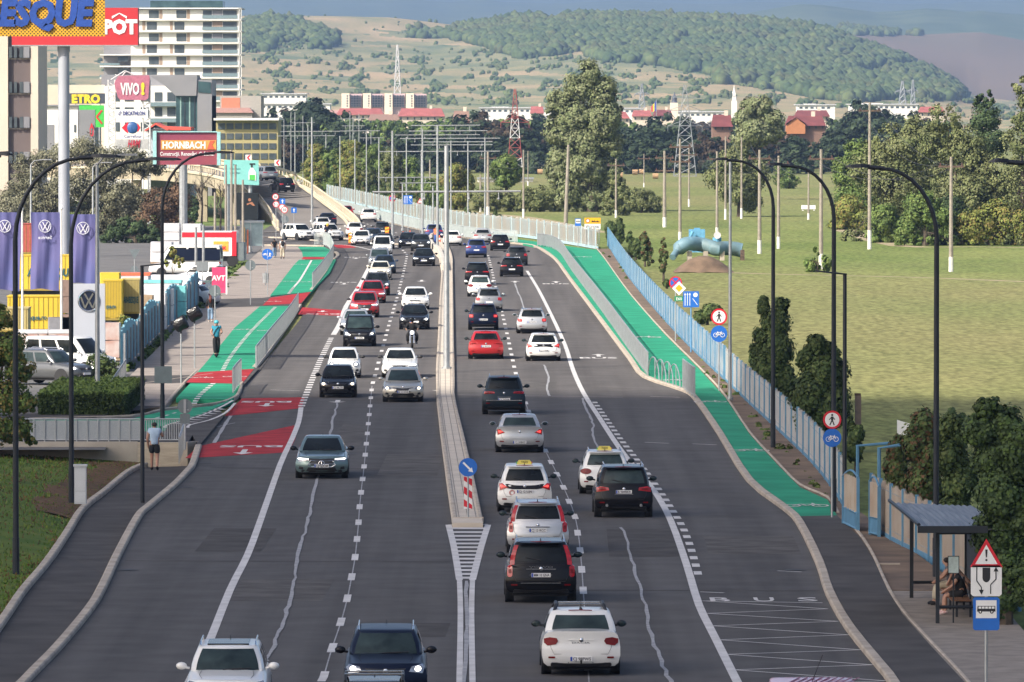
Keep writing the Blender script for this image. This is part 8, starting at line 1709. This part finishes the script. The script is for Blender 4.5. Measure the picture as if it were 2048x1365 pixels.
for x, b, lb, lp, mt, n in TH_: tree('thuja', x, b, lp, n, .20 if b > 700 else .26, mt, lb, .5, .1, upright=.4, cl=.45, z=-.1)
RS = [(1800, 1052, 'thuja at the left end of the dark row behind the shelter fence', [(1800, 900, 26, 30), (1790, 940, 24, 34), (1810, 970, 30, 36), (1795, 1000, 24, 26)], fThR), (1850, 1070, 'thuja with rusty tips, second in the dark row behind the shelter fence', [(1850, 850, 30, 26), (1835, 890, 34, 36), (1865, 910, 34, 44), (1850, 970, 40, 44), (1860, 1020, 34, 34)], fThR), (1905, 1090, 'thuja third in the dark row behind the shelter fence', [(1905, 860, 34, 30), (1895, 910, 34, 40), (1920, 960, 36, 50), (1905, 1030, 36, 44)], fThu)]
for x, b, lb, lp, mt in RS: tree('thuja', x, b, lp, 11000, .17, mt, lb, .5, .1, upright=.4, cl=.45, z=-.1)
tree('leafy_tree', 2010, 1250, [(1975, 815, 34, 22), (1960, 860, 40, 34), (2010, 860, 50, 50), (1985, 920, 46, 44), (2040, 900, 50, 70), (2000, 990, 56, 60), (2050, 1040, 60, 80), (1990, 1070, 50, 50), (2050, 1150, 50, 70), (2010, 1130, 40, 40), (2000, 1200, 36, 40)], 42000, .17, fDrk[:2] + [fGrn[2]], 'large dark leafy tree filling the lower right corner', .55, .22, cl=.4, fill=.3, z=.1)
tree('leafy_tree', 1880, 1100, [(1872, 860, 20, 26), (1940, 840, 24, 26), (1930, 900, 34, 40)], 5000, .18, fDrk[:2] + [fGrn[2]], 'dark tree crown between the thuja row and the corner tree', .5, .15, z=-.1, yd=8)
protos = []
fFar = [FM('far_dark', (.030, .050, .022)), FM('far_dark_b', (.045, .068, .028)), FM('far_dark_c', (.020, .036, .016))]; fFarB = [FM('far_brown', (.065, .048, .030)), FM('far_brown_b', (.08, .055, .035)), FM('far_brown_c', (.035, .035, .02))]
for i, mt in enumerate((fFar, fGrn, fFarB, fFar)):
 g = random.Random(i); L = [(g.uniform(-2.6, 2.6), g.uniform(-2, 2), g.uniform(3.0, 7.2), g.uniform(1.8, 2.8), 2.2, g.uniform(1.6, 2.6)) for _ in range(8)] + [(0, 0, 2.6, 3.2, 2.5, 2.4)]
 t = thing('distant_tree', (0, 0, 0), 'x', 'tree'); V, Fc, mi = leafcloud(L, 5000, .60, .42, None, 0, i); link('crown', fast_mesh('crown', V, Fc, mt, mi), t); trunk(5, .3, L, 0, i).build('trunk', mBark, t); protos.append(t)
belt = []
g = random.Random(11)
def put(x, d, yt, kind, lab=None, wf=1.0, grp=0):
 h = AT(x, yt, d).z + .1; s = h / 9.4; ox = (x - CX) / F * d
 t = clone(protos[kind], (ox, d, -.1), g.uniform(0, 6.28), (s * wf, s * wf, s)); belt.append(t)
 grp_n, lb = (('dark trees of the far belt', 'dark crown merging into the tree belt at the far edge of the meadow'), ('green trees of the far belt', 'mid-green crown in the belt at the far edge of the meadow'), ('brownish trees of the far belt', 'brownish crown in the belt at the far edge of the meadow'), ('dark trees of the far belt', 'dark crown merging into the tree belt at the far edge of the meadow'))[kind]
 if lab: t['label'] = lab
 else: t['label'] = lb; t['group'] = grp_n
 return t
for x, yt, kd, wf, lb in ((600, 196, 0, 1.1, 'tallest dark tree of the far clump left of the red roofs'), (560, 208, 2, 1.0, 'reddish brown tree at the left of the far clump'), (578, 204, 0, 1, None), (625, 218, 0, 1, None), (545, 215, 0, 1.1, None), (690, 222, 0, 1.1, None), (668, 232, 1, 1, None), (770, 228, 1, .6, 'narrow fir-like tree between the two red roofs'), (860, 232, 1, 1.5, 'wide mid-green crown right of the red roofs'), (885, 240, 1, 1.2, None), (830, 244, 1, 1.1, None), (985, 212, 2, 1.1, 'tall brown tree behind the banded mast'), (955, 222, 0, 1.1, None), (1015, 218, 2, 1, None), (1050, 232, 0, 1.1, None), (1075, 238, 2, 1, None), (1695, 200, 0, .9, 'tall dark tree standing right of the maroon villa'), (1740, 215, 0, 1.2, None), (1775, 212, 0, 1.2, None), (1650, 238, 0, 1.1, None), (1345, 226, 0, 1.2, None), (1385, 232, 0, 1, None), (1300, 246, 0, 1.3, None), (1266, 250, 0, 1.2, None), (1420, 262, 0, 1.2, None), (1600, 272, 0, 1.2, None), (1640, 268, 0, 1.2, None), (1810, 222, 0, 1.2, None)):
 put(x, g.uniform(1480, 1620), yt, kd, lb, wf)
for i in range(64):
 x = 536 + i * 20 + g.uniform(-8, 8)
 if 1095 < x < 1240 and i % 2: continue
 put(x, g.uniform(1400, 1470), g.uniform(255, 285), g.choice((0, 0, 3, 2, 0)), None, 1.25)
for i in range(46): put(500 + i * 31 + g.uniform(-12, 12), g.uniform(1850, 2500), g.uniform(226, 238), g.choice((0, 1, 1, 2)), None, 1.3)
for t in protos:
 for c in list(t.children): D.objects.remove(c)
 D.objects.remove(t)
def stuff_cloud(name, label, cat, lumps, n, size, mats, cl=.4):
 V, Fc, mi = leafcloud(lumps, n, size, cl, None, .2, len(lumps)); V[:, 2] = np.maximum(V[:, 2], -.1); o = link(name, fast_mesh(name, V, Fc, mats, mi)); tag(o, label, cat, kind='stuff')
L = []
for i in range(90): x = 520 + i * 14; d = 1390 + (i * 37) % 40; p = AT(x, 340, d); L.append((p.x, d, 1.6, 2.6, 2, 2.2 + (i * 7 % 5) * .3))
stuff_cloud('undergrowth', 'dark undergrowth filling the foot of the far tree belt', 'undergrowth', L, 26000, .8, fFar)
L = []
for a, b in (((1213, 494), (1455, 770)), ((1455, 770), (1690, 1020))):
 for i in range(40): q = G(lerp(a[0], b[0], i / 39) - g.uniform(4, 16), lerp(a[1], b[1], i / 39), .1); L.append((q.x, q.y, .05, g.uniform(.15, .35), .5, g.uniform(.08, .22)))
for i in range(26): q = G(lerp(250, 400, i / 25) + g.uniform(2, 10), lerp(738, 612, i / 25), .1); L.append((q.x, q.y, .1, .3, .6, g.uniform(.15, .4)))
stuff_cloud('weeds', 'tufts of weeds along the feet of the fences', 'weeds', L, 9000, .12, fGrn, .8)
L = []
for i in range(60): q = G(g.uniform(405, 505), g.uniform(530, 600), .1); 
q0 = [(430, 590), (505, 525), (470, 520), (405, 590)]
for i in range(70):
 u, v = g.random(), g.random(); x = lerp(lerp(405, 470, u), lerp(432, 503, u), v); y = lerp(598, 522, u); q = G(x, y, .1); L.append((q.x, q.y, .05, .5, .9, .18))
stuff_cloud('rough_grass', 'rough grass strip around the pole cluster by the pavement', 'grass', L, 9000, .16, fGrn, .8)
struct(poly_ground('grass_strip', [(398, 600), (432, 600), (505, 522), (468, 518)], .02, mGrass))
def blades(name, label, pts, hgt, mats):
 P = np.array(pts); n = len(P); g2 = np.random.default_rng(9); a = g2.uniform(0, 6.28, n); w_ = np.stack([np.cos(a), np.sin(a), np.zeros(n)], 1) * (hgt * .35); h_ = hgt * g2.uniform(.5, 1.2, n)
 up = np.stack([g2.normal(size=n) * .3 * h_, g2.normal(size=n) * .3 * h_, h_], 1)
 V = np.stack([P - w_, P + w_, P + w_ * .4 + up, P - w_ * .4 + up], 1).reshape(-1, 3)
 tag(link(name, fast_mesh(name, V, np.arange(n * 4).reshape(-1, 4), mats, g2.integers(0, len(mats), n))), label, 'grass', kind='stuff')
P0 = [r for r in rows_bank]; pts = []
for _ in range(16000):
 a = g.random() * (len(P0) - 2); b = g.random() ** 1.3 * (len(P0[0]) - 2); i, j = int(a), int(b); A_, B_, C_ = Vector(P0[i][j]), Vector(P0[i + 1][j]), Vector(P0[i][j + 1]); pts.append(tuple(A_ + (B_ - A_) * (a - i) + (C_ - A_) * (b - j)))
blades('lawn_tufts', 'rough grass and fallen leaves on the near left bank', pts, .08, [M('tuft_lawn', (.08, .14, .025), 1, spec=.1), M('tuft_lawn_pale', (.13, .18, .04), 1, spec=.1), mLeafLit])
mSkin = M('skin', (.36, .20, .14), .6, var=.06); mHairD = M('hair_dark', (.018, .012, .010), .7); mHairR = M('hair_auburn', (.12, .025, .015), .6)
def skinmesh(name, nodes, edges, mat, parent, sub=1):
 """one continuous skinned body: nodes (x,y,z,r); root first"""
 me = D.meshes.new(name); me.from_pydata([n[:3] for n in nodes], edges, []); me.materials.append(mat)
 o = D.objects.new(name, me); COL.objects.link(o); o.parent = parent
 o.modifiers.new('skin', 'SKIN'); 
 if not me.skin_vertices: me.skin_vertices.new()
 for i, n in enumerate(nodes):
  v = me.skin_vertices[0].data[i]; rr = n[3] * (1.22 if n[3] > .02 else 1); v.radius = (rr, rr); v.use_root = (i == 0)
 s = o.modifiers.new('sub', 'SUBSURF'); s.levels = sub; s.render_levels = sub
 o.modifiers['skin'].use_smooth_shade = True
 return o
def person(loc, rz, label, top, bottom, shoes, pose, hair=None, h=1.76, shorts=False, sleeves=False, long_hair=False, skirt=False):
 """pose: joint name -> (x,y,z) in metres for a 1.76 m figure facing +y"""
 t = thing('person', loc, label, 'person', None, rz); s = h / 1.76; t.scale = (s, s, s)
 J = dict(pel=(0, 0, .95), wst=(0, 0, 1.08), chs=(0, .0, 1.30), nck=(0, 0, 1.48), hed=(0, .02, 1.58), top=(0, .02, 1.68),
             lsh=(-.18, 0, 1.43), lel=(-.23, -.02, 1.14), lwr=(-.23, .08, .90), rsh=(.18, 0, 1.43), rel=(.23, -.02, 1.14), rwr=(.23, .08, .90),
             lhp=(-.09, 0, .92), lkn=(-.10, .03, .50), lan=(-.10, -.02, .09), ltoe=(-.11, .14, .035), rhp=(.09, 0, .92), rkn=(.10, .03, .50), ran=(.10, -.02, .09), rtoe=(.11, .14, .035)); J.update(pose)
 R_ = dict(pel=.125, wst=.115, chs=.135, nck=.055, hed=.088, top=.07, lsh=.062, lel=.042, lwr=.028, lhp=.095, lkn=.058, lan=.040, ltoe=.030)
 for a in list(R_):
  if a[0] == 'l' and len(a) > 2: R_['r' + a[1:]] = R_[a]
 names = list(J); names.remove('pel'); names = ['pel'] + names; nodes = [(*J[n], R_[n]) for n in names]; I = {n: i for i, n in enumerate(names)}
 E = [('pel', 'wst'), ('wst', 'chs'), ('chs', 'nck'), ('nck', 'hed'), ('hed', 'top'), ('chs', 'lsh'), ('lsh', 'lel'), ('lel', 'lwr'), ('chs', 'rsh'), ('rsh', 'rel'), ('rel', 'rwr'), ('pel', 'lhp'), ('lhp', 'lkn'), ('lkn', 'lan'), ('lan', 'ltoe'), ('pel', 'rhp'), ('rhp', 'rkn'), ('rkn', 'ran'), ('ran', 'rtoe')]
 edges = [(I[a], I[b]) for a, b in E]
 for sd, sg in (('l', -1), ('r', 1)):
  w_ = Vector(J[sd + 'wr']); d = (w_ - Vector(J[sd + 'el'])).normalized(); side = d.cross(Vector((sg, 0, 0))); side = side.normalized() if side.length > .1 else Vector((0, 1, 0))
  pm = w_ + d * .08; nodes.append((*pm, .030)); ip = len(nodes) - 1; edges.append((I[sd + 'wr'], ip))
  for k, ln in enumerate((.060, .072, .078, .070)):
   b = pm + side * (.030 - .02 * k) + d * .012; e1 = b + d * ln * .55; e2 = e1 + (d * .5 + Vector((-sg * .6, 0, 0))).normalized() * ln * .5
   nodes.append((*e1, .009)); nodes.append((*e2, .008)); q = len(nodes); edges += [(ip, q - 2), (q - 2, q - 1)]
  e1 = w_ + d * .03 + side * .045; nodes.append((*e1, .011)); nodes.append((*(e1 + d * .04 + side * .01), .009)); q = len(nodes); edges += [(I[sd + 'wr'], q - 2), (q - 2, q - 1)]
 hd = Vector(J['hed']); fw = Vector(J.get('face', (0, 1, 0))); nodes.append((*(hd + fw * .095), .014)); edges.append((I['hed'], len(nodes) - 1))
 if 'face' in J:
  nodes_face = I['face']; nodes[nodes_face] = (*(hd - fw * .02), .07); edges.append((I['hed'], nodes_face))
 skinmesh('body', nodes, edges, mSkin, t)
 def cloth(nm, chain, infl, mat, par=None):
  """chain: list of paths of (joint a, joint b, t) points"""
  nd = []; ed = []; key = {}
  for path in chain:
   prev = None
   for a, b, u, r_ in path:
    kk = (a, b, u)
    if kk not in key: p = Vector(J[a]).lerp(Vector(J[b]), u); key[kk] = len(nd); nd.append((*p, r_ + infl))
    if prev is not None and (prev, key[kk]) not in ed: ed.append((prev, key[kk]))
    prev = key[kk]
  return skinmesh(nm, nd, ed, mat, t)
 sl = 1.0 if sleeves else .55; ax = lambda s_: [('chs', 'chs', 0, .14), (s_ + 'sh', s_ + 'sh', 0, .065), (s_ + 'sh', s_ + 'el', sl, .048)] + ([(s_ + 'el', s_ + 'wr', .9, .034)] if sleeves else [])
 cloth('shirt', [[('pel', 'wst', -.45, .128), ('pel', 'wst', .3, .128), ('wst', 'wst', 0, .125), ('chs', 'chs', 0, .14), ('chs', 'nck', .75, .075)], ax('l'), ax('r')], .016, top)
 if shorts: lg = lambda s_: [('pel', 'pel', 0, .125), (s_ + 'hp', s_ + 'hp', 0, .10), (s_ + 'hp', s_ + 'kn', .82, .082)]
 else: lg = lambda s_: [('pel', 'pel', 0, .125), (s_ + 'hp', s_ + 'hp', 0, .10), (s_ + 'kn', s_ + 'kn', 0, .066), (s_ + 'kn', s_ + 'an', .92, .058)]
 cloth('shorts' if shorts else 'trousers', [[('wst', 'pel', -.2, .112), ('pel', 'pel', 0, .125)], lg('l'), lg('r')], .014, bottom)
 for sd in 'lr':
  a = Vector(J[sd + 'an']); b = Vector(J[sd + 'toe']); skinmesh('shoe', [(*(a + (b - a) * -.35 - Vector((0, 0, .03))), .042), (*(a.lerp(b, .5) - Vector((0, 0, .012))), .048), (*(b + (b - a) * .25), .040)], [(0, 1), (1, 2)], shoes, t)
 if hair:
  m = MB(); c = hd + Vector((0, -.022, .055)) - fw * .01; m.ball(c, .098, .105, .085, 12, 8)
  if long_hair: m.tube([c, c - fw * .07 + Vector((0, 0, -.16)), c - fw * .10 + Vector((0, 0, -.40))], [.09, .11, .07], 10)
  m.build('hair', hair, t, smooth=True)
 m = MB()
 for sx in (-1, 1): m.ball(hd + fw * .082 + Vector((sx * .032, 0, .015)) , .011, .007, .008, 6, 5)
 m.build('eyes', mInk, t); m = MB(); m.ball(hd + fw * .085 + Vector((0, 0, -.048)), .026, .006, .007, 8, 5); m.build('mouth', M('lips', (.30, .08, .07), .6), t)
 return t
cBk = M('cloth_black', (.012, .012, .014), .9); cLB = M('cloth_light_blue', (.36, .48, .62), .9, var=.06); cTl = M('cloth_teal', (.02, .22, .32), .85); cJn = M('denim', (.20, .30, .42), .9, var=.12); cWh = M('cloth_white', (.6, .58, .55), .9); cBg = M('cloth_beige', (.42, .37, .28), .9); cNv = M('cloth_navy', (.02, .03, .06), .9)
walkA = dict(lkn=(-.10, .10, .52), lan=(-.10, .12, .09), ltoe=(-.11, .27, .05), rkn=(.10, .02, .50), ran=(.10, -.20, .13), rtoe=(.11, -.08, .04))
t = person(G(309, 941, LD + .05), .0113, 'man walking away in light blue shirt and black shorts, hand raised to his ear', cLB, cBk, cBk, {**walkA, 'rel': (.30, .05, 1.20), 'rwr': (.24, .16, 1.36), 'lel': (-.25, -.04, 1.14)}, mHairD, 1.93, shorts=True)
m = MB(); m.box(.20, .24, .10, .24, 1.42, 1.56); m.build('phone', mInk, t)
person(G(421, 645, .12), .0, 'woman walking away with long auburn hair, dark jacket and pale blue jeans', cBk, cJn, cWh, {**walkA, 'lwr': (-.24, .14, 1.0)}, mHairR, 1.70, sleeves=True, long_hair=True)
t = person(G(433, 712, .28), math.pi, 'rider in teal shirt and turquoise helmet standing on a scooter on the green path', cTl, cBk, cBk, {'lel': (-.27, .05, 1.15), 'lwr': (-.22, .30, 1.10), 'rel': (.27, .05, 1.15), 'rwr': (.22, .30, 1.10), 'lan': (-.05, -.14, .09), 'ltoe': (-.05, .02, .04), 'ran': (.05, .10, .09), 'rtoe': (.05, .26, .04), 'lkn': (-.09, .0, .50), 'rkn': (.09, .10, .50)}, mHairD, 1.88)
m = MB(); m.ball((0, .0, 1.66), .125, .15, .105, 14, 8); m.build('helmet', M('helmet_turquoise', (.08, .42, .50), .3), t, smooth=True); m = MB(); m.tube([(-.12, .13, 1.45), (.05, .17, 1.25), (.14, .14, 1.02)], .02, 5); m.build('strap', cBk, t)
sc_ = thing('electric_scooter', G(433, 715, .12), 'black electric kick scooter ridden on the green cycle path', 'scooter', None, math.pi); m = MB(); m.box(-.08, .08, -.45, .35, .12, .17); m.build('deck', mTrim, sc_)
m = MB(); m.tube([(0, .45, .12), (0, .36, 1.15)], .028, 8); m.tube([(-.24, .36, 1.15), (.24, .36, 1.15)], .018, 6); m.build('steering_column', mTrim, sc_)
for y in (.48, -.52): m = MB(); m.tube([(-.03, y, .11), (.03, y, .11)], .11, 14); m.build('wheel', mTyre, sc_)
m = MB(); m.ball((0, .42, 1.0), .04); m.build('front_light', mHeadOn, sc_)
person(G(549, 516, .12), .1, 'pedestrian in black top and light jeans standing on the far pavement', cBk, cJn, cWh, {'lel': (-.32, 0, 1.2), 'lwr': (-.18, .06, 1.1)}, mHairD, 1.68)
t = person(G(565, 518, .12), .1, 'pedestrian in white with a black backpack beside the jeans wearer', cWh, cBg, cBk, walkA, mHairD, 1.82); m = MB(); m.ball((0, -.19, 1.28), .16, .11, .24, 10, 7); m.build('backpack', cBk, t, smooth=True)
t = person(G(872, 489, 0), 2.6, 'road worker in blue and orange by the concrete nose', M('cloth_hi_vis', (.75, .16, .05), .8), M('cloth_blue', (.04, .10, .35), .8), cBk, {'lkn': (-.14, .12, .50), 'rwr': (.35, .1, 1.0)}, mHairD, 1.75)
def motorbike(loc, rz, label, s=1.0):
 t = thing('motorcycle', loc, label, 'motorcycle', None, rz); t.scale = (s, s, s)
 for y, r_ in ((.72, .32), (-.70, .32)):
  m = MB(); pr = [(-.06, r_ * .72), (-.06, r_ * .92), (0, r_), (.06, r_ * .92), (.06, r_ * .72)]; m.loft([[(x, y + q * math.cos(a), r_ + q * math.sin(a)) for x, q in pr] for a in np.linspace(0, 2 * math.pi, 21)]); w_ = m.build('wheel', mTyre, t); m = MB()
  for k in range(6): a = k * math.pi / 3; m.tube([(0, y, r_), (0, y + r_ * .74 * math.cos(a), r_ + r_ * .74 * math.sin(a))], .015, 4)
  m.build('rim', mGalvD, w_)
 m = MB(); m.tube([(-.1, .72, .32), (-.1, .42, .98)], .025, 6); m.tube([(.1, .72, .32), (.1, .42, .98)], .025, 6); m.build('fork', mChrome, t)
 m = MB(); m.tube([(-.36, .25, 1.06), (-.1, .42, 1.02), (.1, .42, 1.02), (.36, .25, 1.06)], .018, 6); m.build('handlebar', mTrim, t)
 m = MB(); m.ball((0, .18, .82), .15, .28, .13, 12, 8); m.build('fuel_tank', mTrim, t, smooth=True); m = MB(); m.box(-.16, .16, -.25, .28, .30, .68); m.tube([(-.2, .1, .3), (-.2, -.6, .35)], .05, 8); m.build('engine', mGalvD, t); m = MB(); m.ball((0, -.38, .80), .14, .35, .06, 12, 6); m.build('saddle', mTrim, t, smooth=True)
 m = MB(); m.ball((0, .56, .90), .10, .06, .10, 12, 8); m.build('headlight', mHeadOn, t, smooth=True); m = MB()
 for sx in (-1, 1): m.tube([(sx * .30, .28, 1.06), (sx * .38, .26, 1.22)], .01, 4); m.ball((sx * .40, .26, 1.25), .06, .02, .04, 8, 5)
 m.build('mirror', mTrim, t); m = MB(); m.box(-.07, .07, .40, 1.02, .64, .67); m.build('mudguard', mTrim, t); return t
ride = {'pel': (0, -.28, .90), 'wst': (0, -.24, 1.03), 'chs': (0, -.12, 1.24), 'nck': (0, -.06, 1.42), 'hed': (0, -.02, 1.52), 'top': (0, -.02, 1.62), 'lsh': (-.19, -.12, 1.36), 'rsh': (.19, -.12, 1.36), 'lel': (-.36, .0, 1.16), 'rel': (.36, .0, 1.16), 'lwr': (-.33, .24, 1.08), 'rwr': (.33, .24, 1.08), 'lhp': (-.12, -.26, .86), 'rhp': (.12, -.26, .86), 'lkn': (-.27, .16, .74), 'rkn': (.27, .16, .74), 'lan': (-.24, -.10, .33), 'ran': (.24, -.10, .33), 'ltoe': (-.25, .06, .29), 'rtoe': (.25, .06, .29)}
motorbike(G(824, 698, 0) + Vector((0, .7, 0)), math.pi, 'black motorcycle with lit headlight before the black saloon'); t = person(G(824, 698, 0) + Vector((0, .7, 0)), math.pi, 'motorcyclist in black leathers and a black full-face helmet', cBk, cBk, cBk, ride, None, 1.76, sleeves=True); m = MB(); m.ball((0, 0, 1.60), .135, .155, .145, 14, 10); hm = m.build('helmet', PBk, t, smooth=True); m = MB(); m.ball((0, .10, 1.60), .10, .07, .05, 12, 6); m.build('visor', mGlass, hm, smooth=True)
motorbike(G(657, 484, 0) + Vector((-.2, 4, 0)), math.pi + .4, 'motorcycle waiting in front of the white off-roader'); t = person(G(657, 484, 0) + Vector((-.2, 4, 0)), math.pi + .4, 'rider in dark clothes with a yellow helmet at the corner railing', cNv, cBk, cBk, ride, None, 1.76, sleeves=True); m = MB(); m.ball((0, 0, 1.60), .14, .16, .15, 12, 8); m.build('helmet', M('helmet_yellow', (.75, .50, .05), .4), t, smooth=True)
sit = {'pel': (0, -.05, .56), 'wst': (0, -.03, .70), 'chs': (0, .04, .92), 'nck': (0, .10, 1.08), 'hed': (0, .16, 1.16), 'top': (0, .17, 1.25), 'lsh': (-.18, .06, 1.04), 'rsh': (.18, .06, 1.04), 'lhp': (-.10, 0, .55), 'rhp': (.10, 0, .55), 'lkn': (-.12, .42, .52), 'rkn': (.12, .42, .52), 'lan': (-.12, .40, .09), 'ran': (.12, .46, .09), 'ltoe': (-.12, .56, .035), 'rtoe': (.12, .62, .035), 'lel': (-.22, .22, .80), 'lwr': (-.10, .42, .66), 'rel': (.22, .22, .80), 'rwr': (.10, .42, .66)}
b0 = G(1905, 1222, .12)
t = person(b0 + Vector((.12, -1.2, 0)), math.pi / 2, 'young person in black seated on the shelter bench, head leaning on one hand', cBk, cBk, M('shoe_red_white', (.5, .2, .2), .7, col2=(.7, .7, .7), scale=14), {**sit, 'rel': (.12, .36, .78), 'rwr': (.06, .24, 1.06)}, mHairD, 1.66, shorts=True)
t = person(b0 + Vector((.12, 2.4, 0)), math.pi / 2, 'seated person in grey top and beige trousers at the far end of the bench', M('cloth_grey', (.10, .10, .11), .9), cBg, cBk, sit, mHairD, 1.72)
def shade_cloud(name, cx, cy, cz, rx, ry, n, seed, label):
 g = np.random.default_rng(seed); C_ = np.stack([cx + g.uniform(-1, 1, n) * rx * .86, cy + g.uniform(-1, 1, n) * ry * .86, cz + g.normal(size=n) * 6], 1)
 rr = np.full(n, min(rx, ry) * .15) * g.uniform(.8, 1.3, n); o = blobs(name, C_, rr, rr * .35, [M('shade_cloud_white', (.85, .85, .85), 1, var=.02)], .08); o.name = name; return struct(o)
CZ = 700.0
def shade_at(x, y): k = CZ / SDIR.z; return (x + SDIR.x * k, y + SDIR.y * k)
c1 = shade_at(0, 130); s_dir = Vector((SDIR.x, SDIR.y)).normalized()
def shade_slab(name, gx, gy, hx, hy, z0=CZ, jag=7, seed=5, yaw=0.0):
 cx, cy = gx + SDIR.x * z0 / SDIR.z, gy + SDIR.y * z0 / SDIR.z
 rg = random.Random(seed); m = MB(); n = 64; out = []
 for i in range(n):
  u = i / n * 4; sd = int(u); f = u - sd
  x, y = ((lerp(-hx, hx, f), hy), (hx, lerp(hy, -hy, f)), (lerp(hx, -hx, f), -hy), (-hx, lerp(-hy, hy, f)))[sd]
  x += rg.uniform(-jag, jag) * .3; y += rg.uniform(-jag, jag) * .12
  out.append((cx + x * math.cos(yaw) - y * math.sin(yaw), cy + x * math.sin(yaw) + y * math.cos(yaw)))
 rings = []
 for zz, s in ((0, .97), (3, 1.0), (10, 1.0), (30, .93), (60, .75), (85, .4)):
  rings.append([(cx + (x - cx) * s, cy + (y - cy) * s, z0 + zz + 5 * math.sin(i * 1.3) * (zz > 20)) for i, (x, y) in enumerate(out)])
 m.loft(rings, cap=True); return struct(m.build(name, M('shade_cloud_white', (.85, .85, .85), 1, var=.02), smooth=True))
shade_slab('shade_cloud', 20, 60, 260, 268)  # unseen cloud slab, added overhead to throw shade on the foreground
hz = MB(); hz.box(-3500, 3500, -60, 24500, -2.6, 560); ho = hz.build('haze', None if False else M('tmp_haze', (.5, .5, .5)))
hm = D.materials.new('haze_air'); hm.use_nodes = True; hn = hm.node_tree.nodes; hn.clear(); ou = hn.new('ShaderNodeOutputMaterial'); pv = hn.new('ShaderNodeVolumePrincipled'); pv.inputs['Color'].default_value = (.44, .64, 1, 1); pv.inputs['Density'].default_value = HAZE = 8.5e-5; pv.inputs['Anisotropy'].default_value = .3
hm.node_tree.links.new(pv.outputs[0], ou.inputs['Volume']); ho.data.materials.clear(); ho.data.materials.append(hm); tag(ho, 'blue summer haze lying over the valley', 'haze', kind='stuff')
SC.cycles.volume_step_rate = 4; SC.cycles.volume_max_steps = 64; SC.cycles.volume_bounces = 0
bpy.context.view_layer.update()
